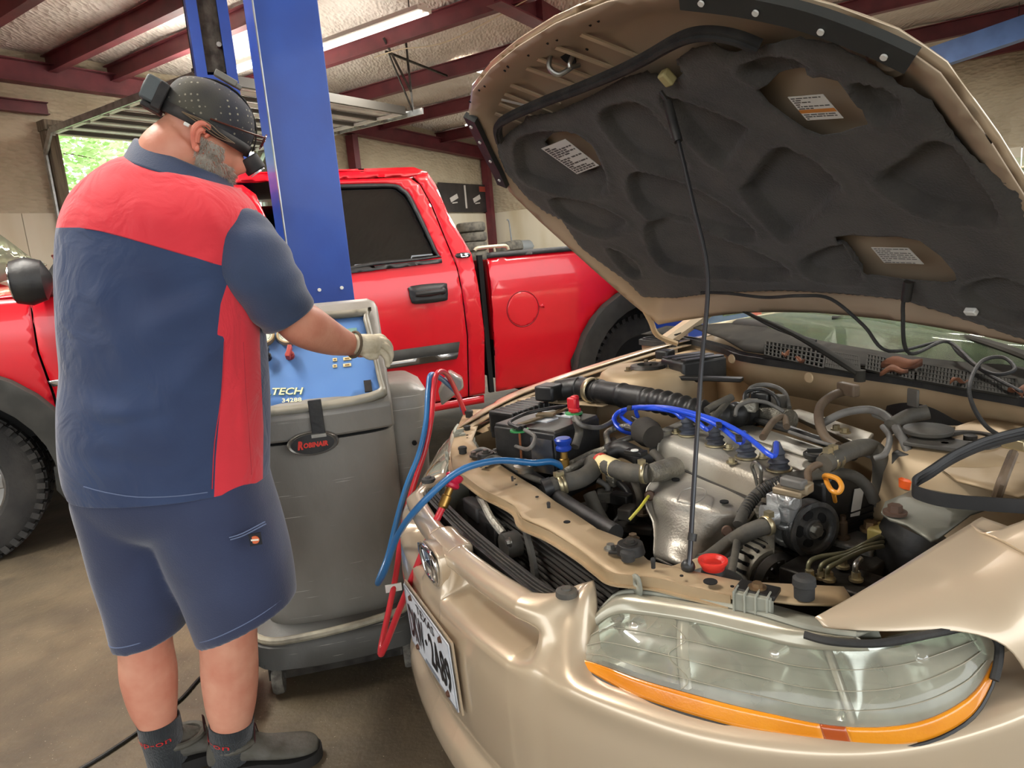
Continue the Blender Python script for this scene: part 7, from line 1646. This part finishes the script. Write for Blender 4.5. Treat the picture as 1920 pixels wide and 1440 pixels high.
for p, d, rz_, m_ in (((1165, 935, .66), (.05, .03, .03), .4, BLKP), ((1135, 930, .66), (.04, .035, .03), 1.0, HOSE), ((1178, 960, .64), (.035, .05, .03), .5, WIREG), ((1150, 900, .68), (.03, .03, .03), .2, ALU), ((1120, 945, .64), (.05, .04, .03), .9, BLK), ((1195, 985, .60), (.10, .07, .02), .6, BLK),
 ((1430, 745, .85), (.05, .04, .03), .3, BLKP), ((1405, 760, .84), (.04, .04, .03), .6, ALU), ((1460, 755, .84), (.03, .03, .04), .1, GRYP), ((1335, 770, .84), (.03, .02, .02), .2, ALU), ((1590, 730, .88), (.06, .02, .03), -.2, HOSEB), ((1712, 746, .90), (.03, .006, .04), -.2, GRYP),
 ((1520, 1050, .62), (.14, .08, .05), .3, DSTEEL), ((1600, 1062, .62), (.10, .08, .04), .2, BLK), ((1655, 1010, .66), (.04, .05, .05), .2, mat('yellowed_valve', 'b7a560', .5))):
    B().box(E_(*p), d, rz=rz_).build('bracket', m_, eng, bev=.004)
for p in ((1205, 965, .64), (1196, 1040, .60), (1187, 1012, .62)): B().hexnut(E_(*p), (0, 0, 1), .010, .014).build('gearbox_bolt', HOSEB, eng)
# hose label on the upper small hose
B().box(E_(1192, 848, .79), (.05, .028, .012), rz=.3).build('belt_sticker', mat('sticker_black', '1a1a1a', .4), eng, bev=.002); B().lathe([(.006, 0), (.009, 0), (.009, .002), (.006, .002)], E_(1190, 845, .798), (0, 0, 1), 16).build('sticker_ring', WHITE, eng)
# brake pipes and modulator at the driver side
BP = mat('brake_pipe', '6f6d55', .45, .5)
for k, (x0, y0) in enumerate(((1517, 1082), (1540, 1082), (1553, 1086))):
    T_([(x0, y0, .66), (x0, 1056+5*k, .685), (x0+20, 1044+5*k, .69), (1590, 1035+5*k, .69), (1625, 1018+6*k, .69), (1655, 1008+8*k, .68)], .0042, 'brake_pipe', BP, saloon)
T_([(1580, 1060, .66), (1582, 1040, .68), (1610, 1025, .69), (1650, 1005, .69)], .004, 'brake_pipe', BP, saloon)
T_([(1605, 1085, .66), (1604, 1060, .69), (1614, 1048, .69)], .005, 'brake_pipe', STEEL, saloon)
mod = B().box(E_(1560, 1096, .63), (.16, .09, .05), rz=.2).build('brake_modulator', DSTEEL, saloon, bev=.004)
for p in ((1518, 1084, .66), (1541, 1084, .66), (1554, 1088, .66), (1605, 1088, .66), (1580, 1064, .66)): B().hexnut(E_(*p), (0, 0, 1), .008, .016).build('pipe_nut', CLAMP, mod)
# fluid reservoir and orange cap
B().lathe([(.0001, 0), (.045, .002), (.048, .03), (.046, .06), (.03, .072), (.0001, .074)], E_(1710, 925, .70), (0, 0, 1), 24).build('fluid_reservoir', GOLDI, saloon)
B().lathe([(.026, 0), (.026, .016), (.022, .020), (.0001, .020)], E_(1712, 912, .765), (0, 0, 1), 24).build('orange_cap', mat('orange_cap', 'f0642a', .35), saloon)
B().box(E_(1696, 870, .80), (.04, .03, .05), rz=.3).build('fuse_link', GRYP, saloon, bev=.004)
mc = B().lathe([(.02, 0), (.044, .004), (.046, .014), (.030, .018), (.0001, .019)], E_(1740, 815, .845), (0, 0, 1), 28); mc.box(E_(1755, 832, .84), (.10, .06, .008), rz=.3).build('brake_reservoir_lid', GRYP, saloon, bev=.002)
# cruise/canister bracket at the driver side
GB = mat('grey_bracket', '77776c', .5, .3, col2='62635b', ns=6, bump=.15)
bp_ = [(1652, 962), (1660, 942), (1690, 930), (1740, 905), (1790, 905), (1840, 925), (1875, 935), (1865, 950), (1820, 965), (1760, 1010), (1745, 1015), (1700, 985), (1668, 975)]
panel('grey_bracket', [(E_(x, y, .775).x, E_(x, y, .775).y) for x, y in bp_], lambda x, y: V((x, y, .775)), GB, saloon, .03, (), .004)
B().hexnut(E_(1678, 963, .78), (0, 0, 1), .012, .016, 1.6).build('bracket_bolt', mat('rust_bolt', '5f4a3e', .6, .4), saloon)
B().lathe([(.06, -.08), (.075, -.06), (.08, 0), (.075, .05), (.05, .06)], E_(1720, 1035, .64), (.2, .3, 1), 28).build('horn_housing', BLKP, saloon)
# brake servo behind
B().lathe([(.0001, .05), (.06, .05), (.12, .03), (.125, 0), (.12, -.03), (.06, -.05)], E_(1780, 785, .80)+V((-.03, .0, -.03)), (0, -1, 0), 36).build('brake_servo', BLKP, saloon)
B().tube([(HF.z(1900, 850, .86)), HF.z(1880, 900, .84), HF.z(1868, 935, .80)], .008, 8).build('seal_bead', HOSEB, saloon)
B().box(E_(1905, 832, .87), (.04, .02, .02)).build('shelf_clip', CLAMP, saloon, bev=.003)
# firewall pressings
for p in ((1377, 672, .92), (1522, 707, .90)): B().lathe([(.014, 0), (.012, .003), (.0001, .003)], E_(*p)+V((0, -.01, 0)), (0, -1, 0), 16).build('firewall_plug', GOLDI, saloon)
# ------------------------------------------------------------------ loose things lying on the car
BELT = mat('belt_rubber', '1f1f20', .6, col2='2c2c2d', ns=14)
bp2 = [(1990, 800, .90), (1920, 812, .895), (1850, 830, .885), (1790, 856, .87), (1745, 885, .855), (1718, 902, .84), (1712, 912, .835), (1720, 924, .83), (1770, 938, .83), (1850, 945, .835), (1930, 950, .84), (2000, 955, .845)]
P = spline([E_(*p) for p in bp2], 8); b = B(); rings = []
for i, p in enumerate(P):
    t = (P[min(i+1, len(P)-1)]-P[max(i-1, 0)]).normalized(); w = V((0, 0, 1)); o_ = t.cross(w).normalized(); f = i/len(P); h = .011
    rings.append([p+w*h+o_*.002, p-w*h+o_*.002, p-w*h-o_*.002, p-w*h*.5-o_*.0035, p-w*h*.3-o_*.001, p-o_*.0035, p+w*h*.3-o_*.001, p+w*h*.5-o_*.0035, p+w*h-o_*.002])
belt = B(); belt.loft([[HF.w(q) for q in r] for r in rings]); tag(belt.build('drive_belt', BELT, smooth=True, ang=30), 'new black ribbed drive belt looped over the bay beside the driver-side fender', 'belt')
# leaves on the cowl
LF = mat('dry_leaf', '7a4e35', .85, col2='573626', ns=20)
for i, (px, py, s_, lab, cr_) in enumerate(((1690, 690, .045, 'large curled brown leaf on the middle of the cowl vents', .5), (1473, 667, .018, 'small upright brown leaf on the left cowl vent', 1.2), (1500, 678, .020, 'small flat brown leaf right of the upright one', .2), (1798, 718, .020, 'thin pale leaf scrap on the right cowl vent', .1), (1905, 738, .03, 'orange-brown leaf at the right end of the cowl', .2), (1676, 700, .03, 'brown leaf fragment under the large curled one', .3))):
    c = CW_(px, py, .012); b = B(); a_ = .4+i*1.3; ux = V((math.cos(a_), math.sin(a_), .1)); uy = V((-math.sin(a_), math.cos(a_), cr_)).normalized()
    P = []
    for j in range(9):
        t = j/8; w = math.sin(t*PI)**.8*.42+.02
        P.append([c+ux*(s_*(t-.5)*2)+uy*(s_*w*q)+V((0, 0, s_*.35*abs(q)+.006*math.sin(t*7+i))) for q in (-1, -.5, 0, .5, 1)])
    b.loft([[HF.w(q) for q in r] for r in P], ringclosed=False, caps=False); tag(b.build('dry_leaf', LF, solid=.0006), lab, 'leaf')
